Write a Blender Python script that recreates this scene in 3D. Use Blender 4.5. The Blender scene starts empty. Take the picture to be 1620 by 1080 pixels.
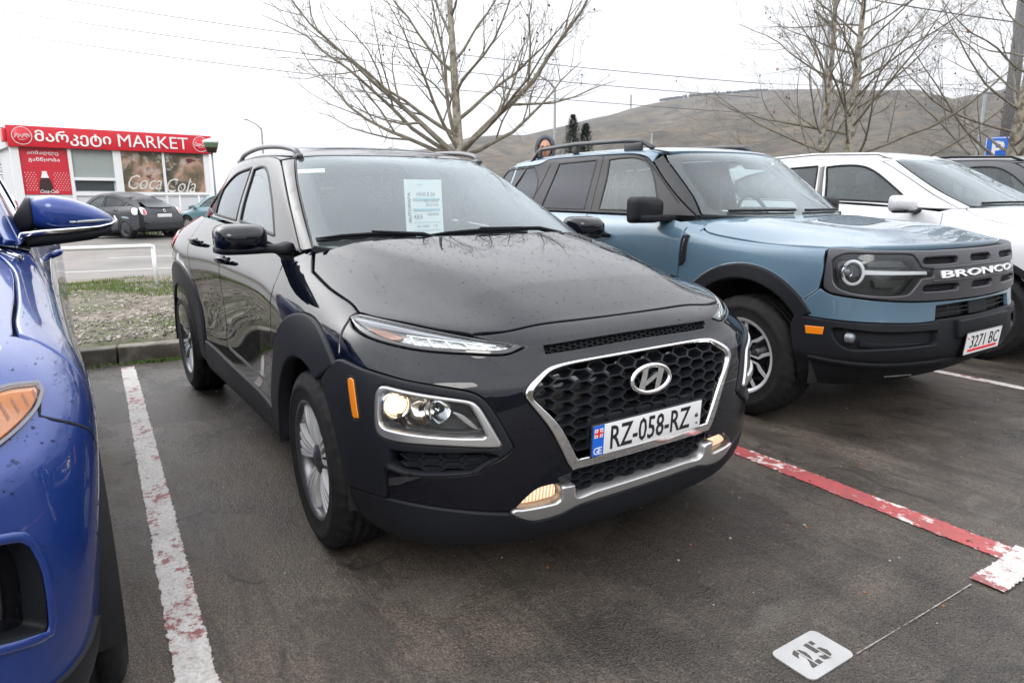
import bpy, bmesh, math, random
from mathutils import Vector, Matrix, Euler
from mathutils.bvhtree import BVHTree
from mathutils.geometry import delaunay_2d_cdt
R = math.radians
SC = bpy.context.scene
COL = SC.collection

# ---------------- camera, sky, sun, exposure ----------------
CAM_LOC = Vector((2.3679, -1.6112, 1.2843))
_yaw, _pit, _rol, _fpx = -0.6024, 0.2095, -0.0017, 1067.5
_f = Vector((-math.cos(_yaw)*math.cos(_pit), -math.sin(_yaw)*math.cos(_pit), -math.sin(_pit)))
_r = _f.cross(Vector((0, 0, 1))).normalized(); _u = _r.cross(_f)
_r2 = math.cos(_rol)*_r + math.sin(_rol)*_u; _u2 = -math.sin(_rol)*_r + math.cos(_rol)*_u
cd = bpy.data.cameras.new('camera'); cam = bpy.data.objects.new('camera', cd); COL.objects.link(cam)
cam.matrix_world = Matrix(((_r2.x, _u2.x, -_f.x, CAM_LOC.x), (_r2.y, _u2.y, -_f.y, CAM_LOC.y), (_r2.z, _u2.z, -_f.z, CAM_LOC.z), (0, 0, 0, 1)))
cd.sensor_width = 36; cd.lens = 36*_fpx/1620; cd.clip_end = 9000; cd.clip_start = .05
SC.camera = cam

SUN_EL, SUN_AZ = R(38), R(-115)
w = bpy.data.worlds.new('World'); SC.world = w; w.use_nodes = True
nt = w.node_tree; nt.nodes.clear()
sky = nt.nodes.new('ShaderNodeTexSky'); sky.sky_type = 'NISHITA'; sky.sun_disc = False
sky.sun_elevation = SUN_EL; sky.sun_rotation = SUN_AZ; sky.air_density = 1; sky.dust_density = 4; sky.ozone_density = 1
hs = nt.nodes.new('ShaderNodeHueSaturation'); hs.inputs['Saturation'].default_value = .12
bg1 = nt.nodes.new('ShaderNodeBackground'); bg1.inputs[1].default_value = .05
tc = nt.nodes.new('ShaderNodeTexCoord'); mp = nt.nodes.new('ShaderNodeMapping'); mp.inputs['Scale'].default_value = (1, 1, 3.5)
nz = nt.nodes.new('ShaderNodeTexNoise'); nz.inputs['Scale'].default_value = 1.6; nz.inputs['Detail'].default_value = 5
cr = nt.nodes.new('ShaderNodeValToRGB')
cr.color_ramp.elements[0].position = .3; cr.color_ramp.elements[0].color = (.66, .675, .71, 1)
cr.color_ramp.elements[1].position = .7; cr.color_ramp.elements[1].color = (.86, .87, .89, 1)
bg2 = nt.nodes.new('ShaderNodeBackground'); bg2.inputs[1].default_value = 1.0
ad = nt.nodes.new('ShaderNodeAddShader'); out = nt.nodes.new('ShaderNodeOutputWorld')
L = nt.links.new
L(sky.outputs[0], hs.inputs['Color']); L(hs.outputs[0], bg1.inputs[0])
L(tc.outputs['Generated'], mp.inputs[0]); L(mp.outputs[0], nz.inputs['Vector']); L(nz.outputs['Fac'], cr.inputs[0])
# overcast dome: dimmer towards the horizon, brightest overhead
sx = nt.nodes.new('ShaderNodeSeparateXYZ'); L(tc.outputs['Generated'], sx.inputs[0])
er = nt.nodes.new('ShaderNodeValToRGB'); er.color_ramp.elements[0].position = .0; er.color_ramp.elements[0].color = (.40,)*3+(1,)
for p_, v_ in ((.16, .41), (.27, .48), (.36, .80), (.50, 1.15)): e_ = er.color_ramp.elements.new(p_); e_.color = (v_,)*3+(1,)
er.color_ramp.elements[-1].position = 1.0; er.color_ramp.elements[-1].color = (1.3,)*3+(1,)
mm = nt.nodes.new('ShaderNodeMix'); mm.data_type = 'RGBA'; mm.blend_type = 'MULTIPLY'; mm.inputs[0].default_value = 1; L(sx.outputs[2], er.inputs[0]); L(cr.outputs[0], mm.inputs[6]); L(er.outputs[0], mm.inputs[7]); L(mm.outputs[2], bg2.inputs[0])
L(bg1.outputs[0], ad.inputs[0]); L(bg2.outputs[0], ad.inputs[1]); L(ad.outputs[0], out.inputs[0])
sd = bpy.data.lights.new('sun', 'SUN'); sd.energy = .6; sd.angle = R(25); sd.color = (1, .96, .9)
sun = bpy.data.objects.new('sun', sd); COL.objects.link(sun)
sun.rotation_euler = (R(90)-SUN_EL, 0, R(60))
SC.view_settings.view_transform = 'Standard'; SC.view_settings.look = 'None'; SC.view_settings.gamma = 1
SC.view_settings.exposure = 1.2
SC.cycles.max_bounces = 8; SC.cycles.transparent_max_bounces = 16; SC.cycles.caustics_reflective = False; SC.cycles.caustics_refractive = False

# ---------------- materials ----------------
class NT:
    """tiny node helper"""
    def __init__(s, name):
        s.m = bpy.data.materials.new(name); s.m.use_nodes = True; s.t = s.m.node_tree
        s.p = s.t.nodes['Principled BSDF']; s.o = s.t.nodes['Material Output']
        s.tc = None
    def n(s, t, **k):
        n = s.t.nodes.new('ShaderNode'+t)
        for a, v in k.items(): setattr(n, a, v)
        return n
    def l(s, a, b): s.t.links.new(a, b)
    def co(s, kind='Object', scale=None, rot=None):
        if not s.tc: s.tc = s.n('TexCoord')
        o = s.tc.outputs[kind]
        if scale or rot:
            m = s.n('Mapping')
            if scale: m.inputs['Scale'].default_value = scale
            if rot: m.inputs['Rotation'].default_value = rot
            s.l(o, m.inputs[0]); o = m.outputs[0]
        return o
    def noise(s, scale, detail=4, rough=.55, vec=None, dist=0):
        n = s.n('TexNoise'); n.inputs['Scale'].default_value = scale; n.inputs['Detail'].default_value = detail
        n.inputs['Roughness'].default_value = rough; n.inputs['Distortion'].default_value = dist
        s.l(vec or s.co(), n.inputs['Vector']); return n.outputs['Fac']
    def ramp(s, fac, stops):
        r = s.n('ValToRGB'); e = r.color_ramp.elements
        while len(e) < len(stops): e.new(.5)
        for i, (p, c) in enumerate(stops):
            e[i].position = p; e[i].color = (c if isinstance(c, tuple) else (c, c, c)) + ((1,) if not isinstance(c, tuple) or len(c) == 3 else ())
        s.l(fac, r.inputs[0]); return r.outputs[0]
    def mix(s, fac, a, b, blend='MIX'):
        m = s.n('Mix', data_type='RGBA', blend_type=blend)
        for i, v in ((0, fac), (6, a), (7, b)):
            if hasattr(v, 'links') or hasattr(v, 'is_output'): s.l(v, m.inputs[i])
            else: m.inputs[i].default_value = v if i == 0 else (tuple(v)+(1,) if len(v) == 3 else v)
        return m.outputs[2]
    def math(s, op, a, b=None, clamp=False):
        m = s.n('Math', operation=op); m.use_clamp = clamp
        for i, v in ((0, a), (1, b)):
            if v is None: continue
            if hasattr(v, 'is_output'): s.l(v, m.inputs[i])
            else: m.inputs[i].default_value = v
        return m.outputs[0]
    def bump(s, h, strength=.5, dist=.01, prev=None, to=None):
        b = s.n('Bump'); b.inputs['Strength'].default_value = strength; b.inputs['Distance'].default_value = dist
        s.l(h, b.inputs['Height'])
        if prev is not None: s.l(prev, b.inputs['Normal'])
        return b.outputs[0]
    def set(s, **k):
        for a, v in k.items():
            i = s.p.inputs[a.replace('_', ' ')]
            if hasattr(v, 'is_output'): s.l(v, i)
            else: i.default_value = v+(1,) if isinstance(v, tuple) and len(v) == 3 else v
        return s

def drops(N, dens=.45, scale=55, strength=.55):
    """rain drops standing on a surface, as bump height"""
    vec = N.co()
    h = None
    for sc, th in ((scale, .30), (scale*.52, .20)):
        v = N.n('TexVoronoi'); v.inputs['Scale'].default_value = sc; N.l(vec, v.inputs['Vector'])
        sep = N.n('SeparateColor'); N.l(v.outputs['Color'], sep.inputs[0])
        rad = N.math('MULTIPLY', sep.outputs[0], th)
        on = N.math('GREATER_THAN', sep.outputs[1], 1-dens)
        d = N.math('SUBTRACT', rad, v.outputs['Distance'], True)
        d = N.math('MULTIPLY', N.math('POWER', N.math('MULTIPLY', d, 6), .5), on)
        h = d if h is None else N.math('ADD', h, d)
    return N.bump(h, strength, .0025)

def M_simple(name, col, rough=.5, metal=0, bump=None, spec=.5, coat=0, var=0):
    N = NT(name); N.set(Base_Color=col, Roughness=rough, Metallic=metal)
    N.p.inputs['Specular IOR Level'].default_value = spec
    if coat: N.set(Coat_Weight=coat, Coat_Roughness=.03)
    if var:
        f = N.noise(9, 5); c = tuple(min(1, x*(1+var)) for x in col); d = tuple(x*(1-var) for x in col)
        N.set(Base_Color=N.mix(f, d, c))
    if bump: N.set(Normal=N.bump(N.noise(bump[0], 3), bump[1], bump[2]))
    return N.m
def M_paint(name, col, flake=0, coat=1, rough=.35, dens=.4, metal=0.0, spec=.3):
    N = NT(name); N.set(Base_Color=col, Roughness=rough, Coat_Weight=coat, Coat_Roughness=.015, Metallic=metal)
    dn = N.noise(3.2, 6, .65); N.set(Roughness=N.ramp(dn, [(.3, rough*.8), (.7, min(1, rough*1.3))]))
    N.p.inputs['Coat IOR'].default_value = 1.5; N.p.inputs['Specular IOR Level'].default_value = spec
    return N.m
def M_glass(name, tint=(.75, .82, .8), ior=1.5, wet=True, dirt=.03, mul=1.3, gc=(.93, .97, 1)):
    N = NT(name); N.t.nodes.remove(N.p)
    tr = N.n('BsdfTransparent'); tr.inputs[0].default_value = tint+(1,)
    gl = N.n('BsdfGlossy'); gl.inputs['Roughness'].default_value = .015; gl.inputs[0].default_value = gc+(1,)
    fr = N.n('Fresnel'); fr.inputs[0].default_value = ior
    # both faces of the pane reflect
    f2 = N.math('MULTIPLY', fr.outputs[0], mul, True)
    mx = N.n('MixShader'); N.l(f2, mx.inputs[0]); N.l(tr.outputs[0], mx.inputs[1]); N.l(gl.outputs[0], mx.inputs[2])
    df = N.n('BsdfDiffuse'); df.inputs[0].default_value = (.6, .66, .68, 1)
    mx2 = N.n('MixShader'); mx2.inputs[0].default_value = dirt; N.l(mx.outputs[0], mx2.inputs[1]); N.l(df.outputs[0], mx2.inputs[2])
    if wet:
        b = drops(N, .35, 70, .4); N.l(b, gl.inputs['Normal'])
    N.l(mx2.outputs[0], N.o.inputs[0]); return N.m
def M_emit(name, col, s=1):
    N = NT(name); N.set(Base_Color=col, Emission_Color=col, Emission_Strength=s, Roughness=.3); return N.m

MAT = {}
MAT['black_paint'] = M_paint('black_paint', (.0022, .0032, .007), rough=.5, spec=.0)
MAT['blue_paint'] = M_paint('blue_paint', (.008, .036, .20), rough=.35, metal=.25)
MAT['steel_blue_paint'] = M_paint('steel_blue_paint', (.080, .142, .198), rough=.42, metal=.2, dens=.25)
MAT['white_paint'] = M_paint('white_paint', (.55, .56, .58), rough=.4, dens=.2)
MAT['graphite_paint'] = M_paint('graphite_paint', (.035, .037, .045), rough=.4, dens=.1, metal=.3)
MAT['plastic'] = M_simple('black_plastic', (.0055, .0065, .010), .62, bump=(400, .25, .001), spec=.3)
MAT['plastic_grey'] = M_simple('grey_plastic', (.035, .037, .042), .42, bump=(400, .2, .001))
MAT['dark'] = M_simple('underbody_black', (.004, .004, .005), .8)
MAT['gloss_black'] = M_simple('gloss_black', (.005, .005, .007), .08, coat=1)
MAT['chrome'] = M_simple('chrome', (.78, .79, .8), .07, 1, var=.05)
MAT['satin_silver'] = M_simple('satin_silver', (.50, .50, .50), .33, .85, var=.08)
MAT['rim_bright'] = M_simple('machined_alloy', (.62, .63, .65), .3, .45, var=.12)
MAT['rim_dark'] = M_simple('dark_alloy', (.10, .10, .11), .3, .7, var=.2)
MAT['glass'] = M_glass('window_glass', (.46, .54, .54), dirt=.04, wet=False, gc=(.78, .84, .87))
MAT['glass_front'] = M_glass('windscreen_glass', (.86, .94, .93), dirt=.05, wet=False, mul=1.3, gc=(.84, .92, .96))
MAT['glass_tint'] = M_glass('tinted_glass', (.10, .11, .12), wet=False, mul=1.1, gc=(.52, .54, .60))
MAT['glass_priv'] = M_glass('dark_glass', (.12, .13, .14), wet=False, mul=1.1, gc=(.72, .76, .80))
MAT['lens'] = M_glass('lamp_lens', (.95, .96, .97), 1.4, False, .01)
MAT['fabric'] = M_simple('seat_fabric', (.16, .165, .165), .8, bump=(150, .3, .003))
MAT['fabric_light'] = M_simple('light_fabric', (.42, .43, .42), .8)
MAT['paper'] = M_simple('paper', (.84, .90, .90), .6)
MAT['amber'] = M_simple('amber_plastic', (.70, .20, .008), .15, coat=1)
MAT['rubber_seal'] = M_simple('rubber_seal', (.012, .012, .013), .6)
MAT['red_lens'] = M_simple('red_lens', (.45, .01, .012), .12, coat=1)
MAT['white_lens'] = M_simple('white_lens', (.72, .74, .76), .1, coat=1)
def _tyre():
    N = NT('tyre_rubber'); f = N.noise(30, 4)
    N.set(Base_Color=N.ramp(f, [(.35, (.006, .006, .007)), (.75, (.018, .017, .017))]), Roughness=.72); N.p.inputs['Specular IOR Level'].default_value = .25
    N.set(Normal=N.bump(N.noise(220, 2), .3, .002)); return N.m
MAT['tyre'] = _tyre()
MAT['plate_white'] = M_simple('plate_white', (.70, .71, .72), .35, coat=.4, var=.03)
MAT['plate_frame'] = M_simple('plate_edge', (.02, .02, .022), .4)
MAT['plate_blue'] = M_simple('plate_blue', (.01, .12, .60), .35)
MAT['red_flat'] = M_simple('flag_red', (.65, .01, .02), .5)
MAT['ink'] = M_simple('black_ink', (.008, .008, .01), .6)
MAT['ink_blue'] = M_simple('pen_blue', (.05, .07, .12), .7)
MAT['ink_red'] = M_simple('print_dark_red', (.20, .03, .04), .7)
MAT['ink_cyan'] = M_simple('print_cyan', (.25, .50, .62), .7)
MAT['frit'] = M_simple('frit_black', (.02, .02, .023), .5)
MAT['lamp_inner'] = M_simple('lamp_inner', (.06, .06, .062), .25, .5)
MAT['lamp_warm'] = M_emit('lit_projector', (1, .72, .44), .95)
def _fog():
    N = NT('lit_fog_lamp'); w_ = N.n('TexWave'); w_.bands_direction = 'Y'; w_.inputs['Scale'].default_value = 26; w_.inputs['Distortion'].default_value = 2.0; N.l(N.co(), w_.inputs['Vector'])
    c = N.ramp(w_.outputs['Fac'], [(.1, (.55, .26, .12)), (.6, (1, .62, .34)), (.95, (1, .84, .62))]); N.set(Base_Color=(.6, .4, .3), Roughness=.15, Emission_Color=c, Emission_Strength=.62); return N.m
MAT['lamp_warm2'] = _fog()
MAT['water'] = M_glass('rain_water', (.42, .43, .46), 1.33, False, .0, 1.2)
MAT['lamp_bowl'] = M_simple('lamp_bowl', (.75, .68, .60), .12, 1)
MAT['lamp_bowl2'] = M_simple('fog_bowl', (.85, .70, .55), .15, 1)
MAT['drl_silver'] = M_simple('drl_silver', (.55, .56, .57), .25, .6, bump=(60, .4, .01))
MAT['drl_grey'] = M_simple('drl_grey', (.30, .31, .34), .2, .3, coat=1)
MAT['led_white'] = M_emit('led_white', (.85, .95, .93), .35)
MAT['amber_dim'] = M_simple('amber_reflector', (.42, .22, .15), .2, .3, coat=1)
MAT['plastic_soft'] = M_simple('matt_black_plastic', (.0055, .0065, .009), .65, bump=(500, .25, .001), spec=.24)
MAT['grille_grey'] = M_simple('dark_grey_grille', (.052, .052, .060), .38, .4)
MAT['badge_white'] = M_simple('badge_white', (.78, .79, .80), .35)
MAT['ring_white'] = M_simple('lamp_ring_white', (.82, .85, .87), .2, coat=1)
MAT['lamp_dark'] = M_simple('lamp_dark', (.02, .02, .023), .2, coat=.5)
MAT['lens_grey'] = M_simple('lens_grey', (.30, .32, .35), .12, .4, coat=1)
MAT['lens_clear'] = M_simple('projector_glass', (.16, .18, .20), .05, .3, coat=1)
MAT['pillar_black'] = M_simple('pillar_black', (.018, .018, .022), .42, spec=.35)
MAT['satin_dark'] = M_simple('lamp_frame', (.16, .16, .18), .2, .7)
MAT['amber_rib'] = M_simple('amber_rib', (.42, .10, .004), .2, coat=1)
def _hill(name, c1, c2, c3):
    N = NT(name); co = N.co(); a = N.noise(.012, 6, .65, co, .5); b = N.noise(.07, 5, .7, co); g = N.noise(.025, 6, .7, N.co('Object', (1, 1, 3)))
    c = N.mix(N.ramp(a, [(.35, 0), (.62, 1)]), c1, c2); c = N.mix(N.ramp(b, [(.45, 0), (.65, 1)]), c, c3); c = N.mix(N.math('MULTIPLY', N.ramp(g, [(.5, 0), (.6, 1)]), .4), c, tuple(x*.45 for x in c1))
    N.set(Base_Color=c, Roughness=.95, Normal=N.bump(b, .8, 6.0)); N.p.inputs['Specular IOR Level'].default_value = .1; return N.m
MAT['hill'] = _hill('dry_hillside', (.070, .057, .043), (.130, .106, .076), (.040, .042, .034))
MAT['unseen_rise'] = _hill('added_dark_rise', (.05, .045, .032), (.07, .06, .045), (.035, .04, .02))
def _two(name, a, b, sc, rough=.8, bump=.5, dist=.02, c=None, sc2=None):
    N = NT(name); f = N.noise(sc, 6, .65); col = N.mix(N.ramp(f, [(.38, 0), (.62, 1)]), a, b)
    if c: col = N.mix(N.ramp(N.noise(sc2, 5, .6), [(.48, 0), (.6, 1)]), col, c)
    N.set(Base_Color=col, Roughness=rough, Normal=N.bump(N.noise(sc*6, 4, .7), bump, dist)); return N.m
MAT['dirt'] = _two('dry_ground', (.10, .085, .06), (.15, .13, .10), .3)
MAT['verge'] = _two('verge_soil', (.12, .10, .078), (.24, .21, .175), 7, .9, .8, .03, (.09, .10, .045), .9)
MAT['concrete'] = _two('kerb_concrete', (.12, .105, .085), (.23, .205, .17), 9, .75, .6, .006, (.075, .066, .05), 3)
MAT['concrete_flat'] = _two('old_concrete', (.22, .205, .185), (.30, .28, .26), 3, .85)
MAT['dust'] = _two('dusty_shoulder', (.17, .145, .115), (.24, .21, .17), 4, .9)
MAT['road'] = _two('worn_road', (.095, .088, .078), (.15, .138, .122), 1.2, .45, .3, .01, (.075, .07, .062), .35)
for k, c in (('stone_a', (.22, .20, .17)), ('stone_b', (.12, .11, .10)), ('stone_c', (.32, .29, .25))): MAT[k] = M_simple(k, c, .7, var=.2)
MAT['plate_metal'] = M_simple('pale_plate_metal', (.36, .36, .36), .4, .3, var=.25)
MAT['grass'] = M_simple('grass_green', (.085, .15, .022), .6, var=.35); MAT['grass_dry'] = M_simple('grass_dry', (.18, .15, .06), .8, var=.2)
MAT['bark'] = _two('plane_bark', (.22, .20, .16), (.36, .33, .27), 14, .8, .5, .01, (.10, .085, .06), 6)
MAT['bark_twig'] = _two('twig_bark', (.12, .105, .08), (.22, .195, .155), 8, .8)
MAT['seed'] = M_simple('seed_brown', (.045, .028, .018), .9); MAT['leaf'] = M_simple('dry_leaf', (.28, .10, .04), .7, var=.2)
MAT['conifer'] = M_simple('conifer_green', (.022, .036, .018), .8, var=.3)
MAT['metal_white'] = M_simple('white_painted_metal', (.66, .67, .68), .45, var=.08, bump=(60, .2, .002)); MAT['metal_grey'] = M_simple('galvanised_grey', (.20, .21, .22), .5, .3, var=.1)
MAT['metal_dark'] = M_simple('dark_pole', (.07, .07, .075), .6, var=.15); MAT['wire'] = M_simple('wire_grey', (.10, .10, .11), .6)
MAT['asphalt_dark'] = M_simple('stencil_hole', (.05, .045, .04), .7, var=.3)
MAT['sign_blue'] = M_simple('sign_blue', (.01, .13, .62), .4, var=.1); MAT['sign_white'] = M_simple('sign_white', (.78, .78, .78), .4)
MAT['sign_red'] = M_simple('sign_red', (.56, .008, .022), .4, var=.08); MAT['sign_red2'] = M_simple('disc_red', (.62, .012, .03), .35)
MAT['panel_white'] = M_simple('kiosk_panel', (.60, .62, .65), .6, var=.06); MAT['frame_white'] = M_simple('kiosk_frame', (.72, .73, .75), .5)
MAT['blind'] = M_simple('grey_blind', (.30, .34, .33), .25, coat=.6, var=.08); MAT['shop_glass'] = M_simple('shop_glass', (.05, .065, .07), .08, coat=1)
MAT['cola_dark'] = M_simple('cola_brown', (.035, .012, .010), .4); MAT['cup_green'] = M_simple('cup_stripe', (.10, .16, .08), .5)
MAT['poster_red'] = M_simple('poster_red', (.52, .012, .03), .45, var=.12)
MAT['poster_script'] = M_simple('poster_script', (.62, .60, .58), .45)
def _photo():
    N = NT('poster_photo'); a = N.noise(1.15, 4, .5, N.co(), .6); b = N.noise(3.4, 2, .5, N.co(), .4)
    c = N.ramp(a, [(.30, (.03, .03, .03)), (.45, (.10, .085, .05)), (.55, (.30, .19, .13)), (.62, (.45, .30, .22)), (.70, (.12, .02, .02))]); c = N.mix(N.ramp(b, [(.55, 0), (.66, 1)]), c, (.40, .36, .33))
    N.set(Base_Color=c, Roughness=.35); return N.m
MAT['poster_photo'] = _photo()
MAT['skin'] = M_simple('skin', (.42, .22, .15), .5, var=.1); MAT['hair'] = M_simple('hair_dark', (.02, .014, .01), .7)
MAT['hoodie'] = M_simple('grey_hoodie', (.075, .085, .105), .9, bump=(90, .4, .003)); MAT['cloth_dark'] = M_simple('dark_trousers', (.02, .022, .03), .9)

MAT['matt_grey'] = M_simple('matt_grey_paint', (.040, .042, .050), .55, var=.12); MAT['teal_paint'] = M_paint('teal_paint', (.10, .20, .24), rough=.4, dens=.1)
MAT['filler'] = M_simple('body_filler', (.34, .44, .48), .7)

MAT['silver_paint'] = M_paint('silver_paint', (.20, .21, .22), rough=.35, metal=.4, dens=.1)
def _haze():
    m = bpy.data.materials.new('haze_air'); m.use_nodes = True; t = m.node_tree; t.nodes.remove(t.nodes['Principled BSDF'])
    v = t.nodes.new('ShaderNodeVolumePrincipled'); v.inputs['Color'].default_value = (.86, .90, 1, 1); v.inputs['Density'].default_value = .00026; v.inputs['Anisotropy'].default_value = .2
    t.links.new(v.outputs[0], t.nodes['Material Output'].inputs['Volume']); return m
MAT['haze'] = _haze()
# ---------------- object helpers ----------------
def link(o, parent=None):
    COL.objects.link(o)
    if parent is not None: o.parent = parent
    return o
def empty(name, loc=(0, 0, 0), rz=0, label=None, cat=None, group=None):
    o = bpy.data.objects.new(name, None); COL.objects.link(o); o.location = loc; o.rotation_euler = (0, 0, rz)
    o.empty_display_size = .1
    if label: o['label'] = label
    if cat: o['category'] = cat
    if group: o['group'] = group
    return o
def tag(o, label=None, cat=None, group=None, kind=None):
    for k, v in (('label', label), ('category', cat), ('group', group), ('kind', kind)):
        if v: o[k] = v
    return o
def mesh_obj(name, verts, faces, mats, parent=None, smooth=True, midx=None, normals=None):
    me = bpy.data.meshes.new(name); me.from_pydata([tuple(v) for v in verts], [], faces); me.update()
    for m in (mats if isinstance(mats, (list, tuple)) else [mats]): me.materials.append(MAT[m] if isinstance(m, str) else m)
    if midx: me.polygons.foreach_set('material_index', midx)
    me.polygons.foreach_set('use_smooth', [smooth]*len(me.polygons))
    if normals: me.normals_split_custom_set_from_vertices([tuple(n) for n in normals])
    return link(bpy.data.objects.new(name, me), parent)

class MB:
    """collects shapes into one mesh"""
    def __init__(s): s.v = []; s.f = []; s.m = []; s.sm = []; s.X = Matrix()
    def add(s, vs, fs, mi=0, smooth=False):
        b = len(s.v); s.v += [s.X @ Vector(v) for v in vs]; s.f += [tuple(b+i for i in f) for f in fs]
        s.m += [mi]*len(fs); s.sm += [smooth]*len(fs); return s
    def box(s, c, d, mi=0, rot=None, bev=0):
        hx, hy, hz = d[0]/2, d[1]/2, d[2]/2
        if bev:
            bm = bmesh.new(); bmesh.ops.create_cube(bm, size=1)
            for v in bm.verts: v.co = Vector((v.co.x*d[0], v.co.y*d[1], v.co.z*d[2]))
            bmesh.ops.bevel(bm, geom=bm.edges[:], offset=min(bev, min(d)*.45), segments=2, affect='EDGES', profile=.6)
            vs = [v.co.copy() for v in bm.verts]; bm.verts.index_update(); fs = [tuple(v.index for v in f.verts) for f in bm.faces]; bm.free()
        else:
            vs = [Vector((x, y, z)) for x in (-hx, hx) for y in (-hy, hy) for z in (-hz, hz)]
            fs = [(0, 1, 3, 2), (4, 6, 7, 5), (0, 4, 5, 1), (2, 3, 7, 6), (0, 2, 6, 4), (1, 5, 7, 3)]
        if rot is not None:
            Rm = rot if isinstance(rot, Matrix) else Euler(rot).to_matrix(); vs = [Rm @ v for v in vs]
        c = Vector(c); return s.add([v+c for v in vs], fs, mi, bool(bev))
    def tube(s, pts, rad, n=8, mi=0, caps=True, flat=1):
        pts = [Vector(p) for p in pts]; k = len(pts); rs = rad if isinstance(rad, (list, tuple)) else [rad]*k
        vs = []; fs = []; up = None
        for i, p in enumerate(pts):
            d = (pts[min(i+1, k-1)]-pts[max(i-1, 0)]).normalized()
            if up is None: up = d.orthogonal().normalized()
            up = (up-d*up.dot(d)).normalized(); b = d.cross(up)
            for j in range(n):
                a = 2*math.pi*j/n; vs.append(p+(up*math.cos(a)+b*math.sin(a)*flat)*rs[i])
        for i in range(k-1):
            for j in range(n):
                fs.append((i*n+j, i*n+(j+1) % n, (i+1)*n+(j+1) % n, (i+1)*n+j))
        if caps: fs += [tuple(range(n-1, -1, -1)), tuple((k-1)*n+j for j in range(n))]
        return s.add(vs, fs, mi, True)
    def lathe(s, prof, n=48, axis='y', c=(0, 0, 0), mi=0, close=False):
        """prof: (r, h) pairs; revolved about axis through c"""
        vs = []; fs = []; k = len(prof); c = Vector(c)
        for j in range(n):
            a = 2*math.pi*j/n
            for r, h in prof:
                x, z = r*math.cos(a), r*math.sin(a)
                vs.append(c+(Vector((x, h, z)) if axis == 'y' else Vector((x, z, h)) if axis == 'z' else Vector((h, x, z))))
        for j in range(n):
            q = (j+1) % n
            for i in range(k-1 if not close else k):
                i2 = (i+1) % k; fs.append((j*k+i, j*k+i2, q*k+i2, q*k+i))
        return s.add(vs, fs, mi, True)
    def prism(s, poly, a, b, fn=None, mi=0, smooth=False):
        """poly: 2D outline (may be concave); a, b: depth at both faces; fn(u, v, d)->3D"""
        n = len(poly); fn = fn or (lambda u, v, d: (u, d, v))
        tri = tess(poly)
        vs = [fn(u, v, a) for u, v in poly]+[fn(u, v, b) for u, v in poly]
        fs = [tuple(t) for t in tri]+[tuple(n+i for i in reversed(t)) for t in tri]
        fs += [(i, (i+1) % n, n+(i+1) % n, n+i) for i in range(n)]
        return s.add(vs, fs, mi, smooth)
    def build(s, name, mats, parent=None, recalc=True):
        o = mesh_obj(name, s.v, s.f, mats, parent, True, s.m); me = o.data
        me.polygons.foreach_set('use_smooth', s.sm)
        if recalc:
            bm = bmesh.new(); bm.from_mesh(me); bmesh.ops.recalc_face_normals(bm, faces=bm.faces[:]); bm.to_mesh(me); bm.free()
        return o
def tess(poly):
    r = delaunay_2d_cdt([Vector(p) for p in poly], [(i, (i+1) % len(poly)) for i in range(len(poly))], [], 1, 1e-7)
    # output vertices may be reordered: map back
    om = r[3]; mp = {i: (om[i][0] if om[i] else i) for i in range(len(r[0]))}
    return [[mp[i] for i in f] for f in r[2]]
def spline(pts, closed=False, seg=.02, raw=False):
    """Catmull-Rom through pts; a third value 1 marks a corner. Returns evenly spaced 2D points"""
    P = [Vector(p[:2]) for p in pts]; C = [len(p) > 2 for p in pts]; n = len(P); outp = []
    for i in range(n if closed else n-1):
        p1, p2 = P[i], P[(i+1) % n]
        p0 = P[i-1] if (closed or i > 0) else p1; p3 = P[(i+2) % n] if (closed or i+2 < n) else p2
        d = (p2-p1).length; t1 = (p2-p1) if C[i] else (p2-p0)*.5; t2 = (p2-p1) if C[(i+1) % n] else (p3-p1)*.5
        if t1.length > 1e-9 and not C[i]: t1 = t1.normalized()*min(t1.length, d*1.1)
        if t2.length > 1e-9 and not C[(i+1) % n]: t2 = t2.normalized()*min(t2.length, d*1.1)
        k = max(1, int(math.ceil(d/seg)))
        for j in range(k):
            t = j/k; t_2, t_3 = t*t, t*t*t
            outp.append((2*t_3-3*t_2+1)*p1+(t_3-2*t_2+t)*t1+(-2*t_3+3*t_2)*p2+(t_3-t_2)*t2)
    if not closed: outp.append(P[-1])
    return outp
def area2(p): return sum(p[i-1].x*p[i].y-p[i].x*p[i-1].y for i in range(len(p)))/2
def inset(poly, d):
    """offset a closed 2D loop inwards by d (loop counter-clockwise)"""
    n = len(poly); o = []
    for i in range(n):
        a, b, c = poly[i-1], poly[i], poly[(i+1) % n]
        e1 = (b-a); e2 = (c-b)
        if e1.length < 1e-9 or e2.length < 1e-9: o.append(b.copy()); continue
        e1.normalize(); e2.normalize()
        n1 = Vector((-e1.y, e1.x)); n2 = Vector((-e2.y, e2.x)); m = n1+n2
        if m.length < 1e-6: m = n1
        m.normalize(); k = max(.35, m.dot(n1)); o.append(b+m*(d/k))
    return o
def pin(p, poly):
    c = False; n = len(poly); x, y = p[0], p[1]
    for i in range(n):
        a, b = poly[i-1], poly[i]
        if (a[1] > y) != (b[1] > y) and x < (b[0]-a[0])*(y-a[1])/(b[1]-a[1])+a[0]: c = not c
    return c

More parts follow.
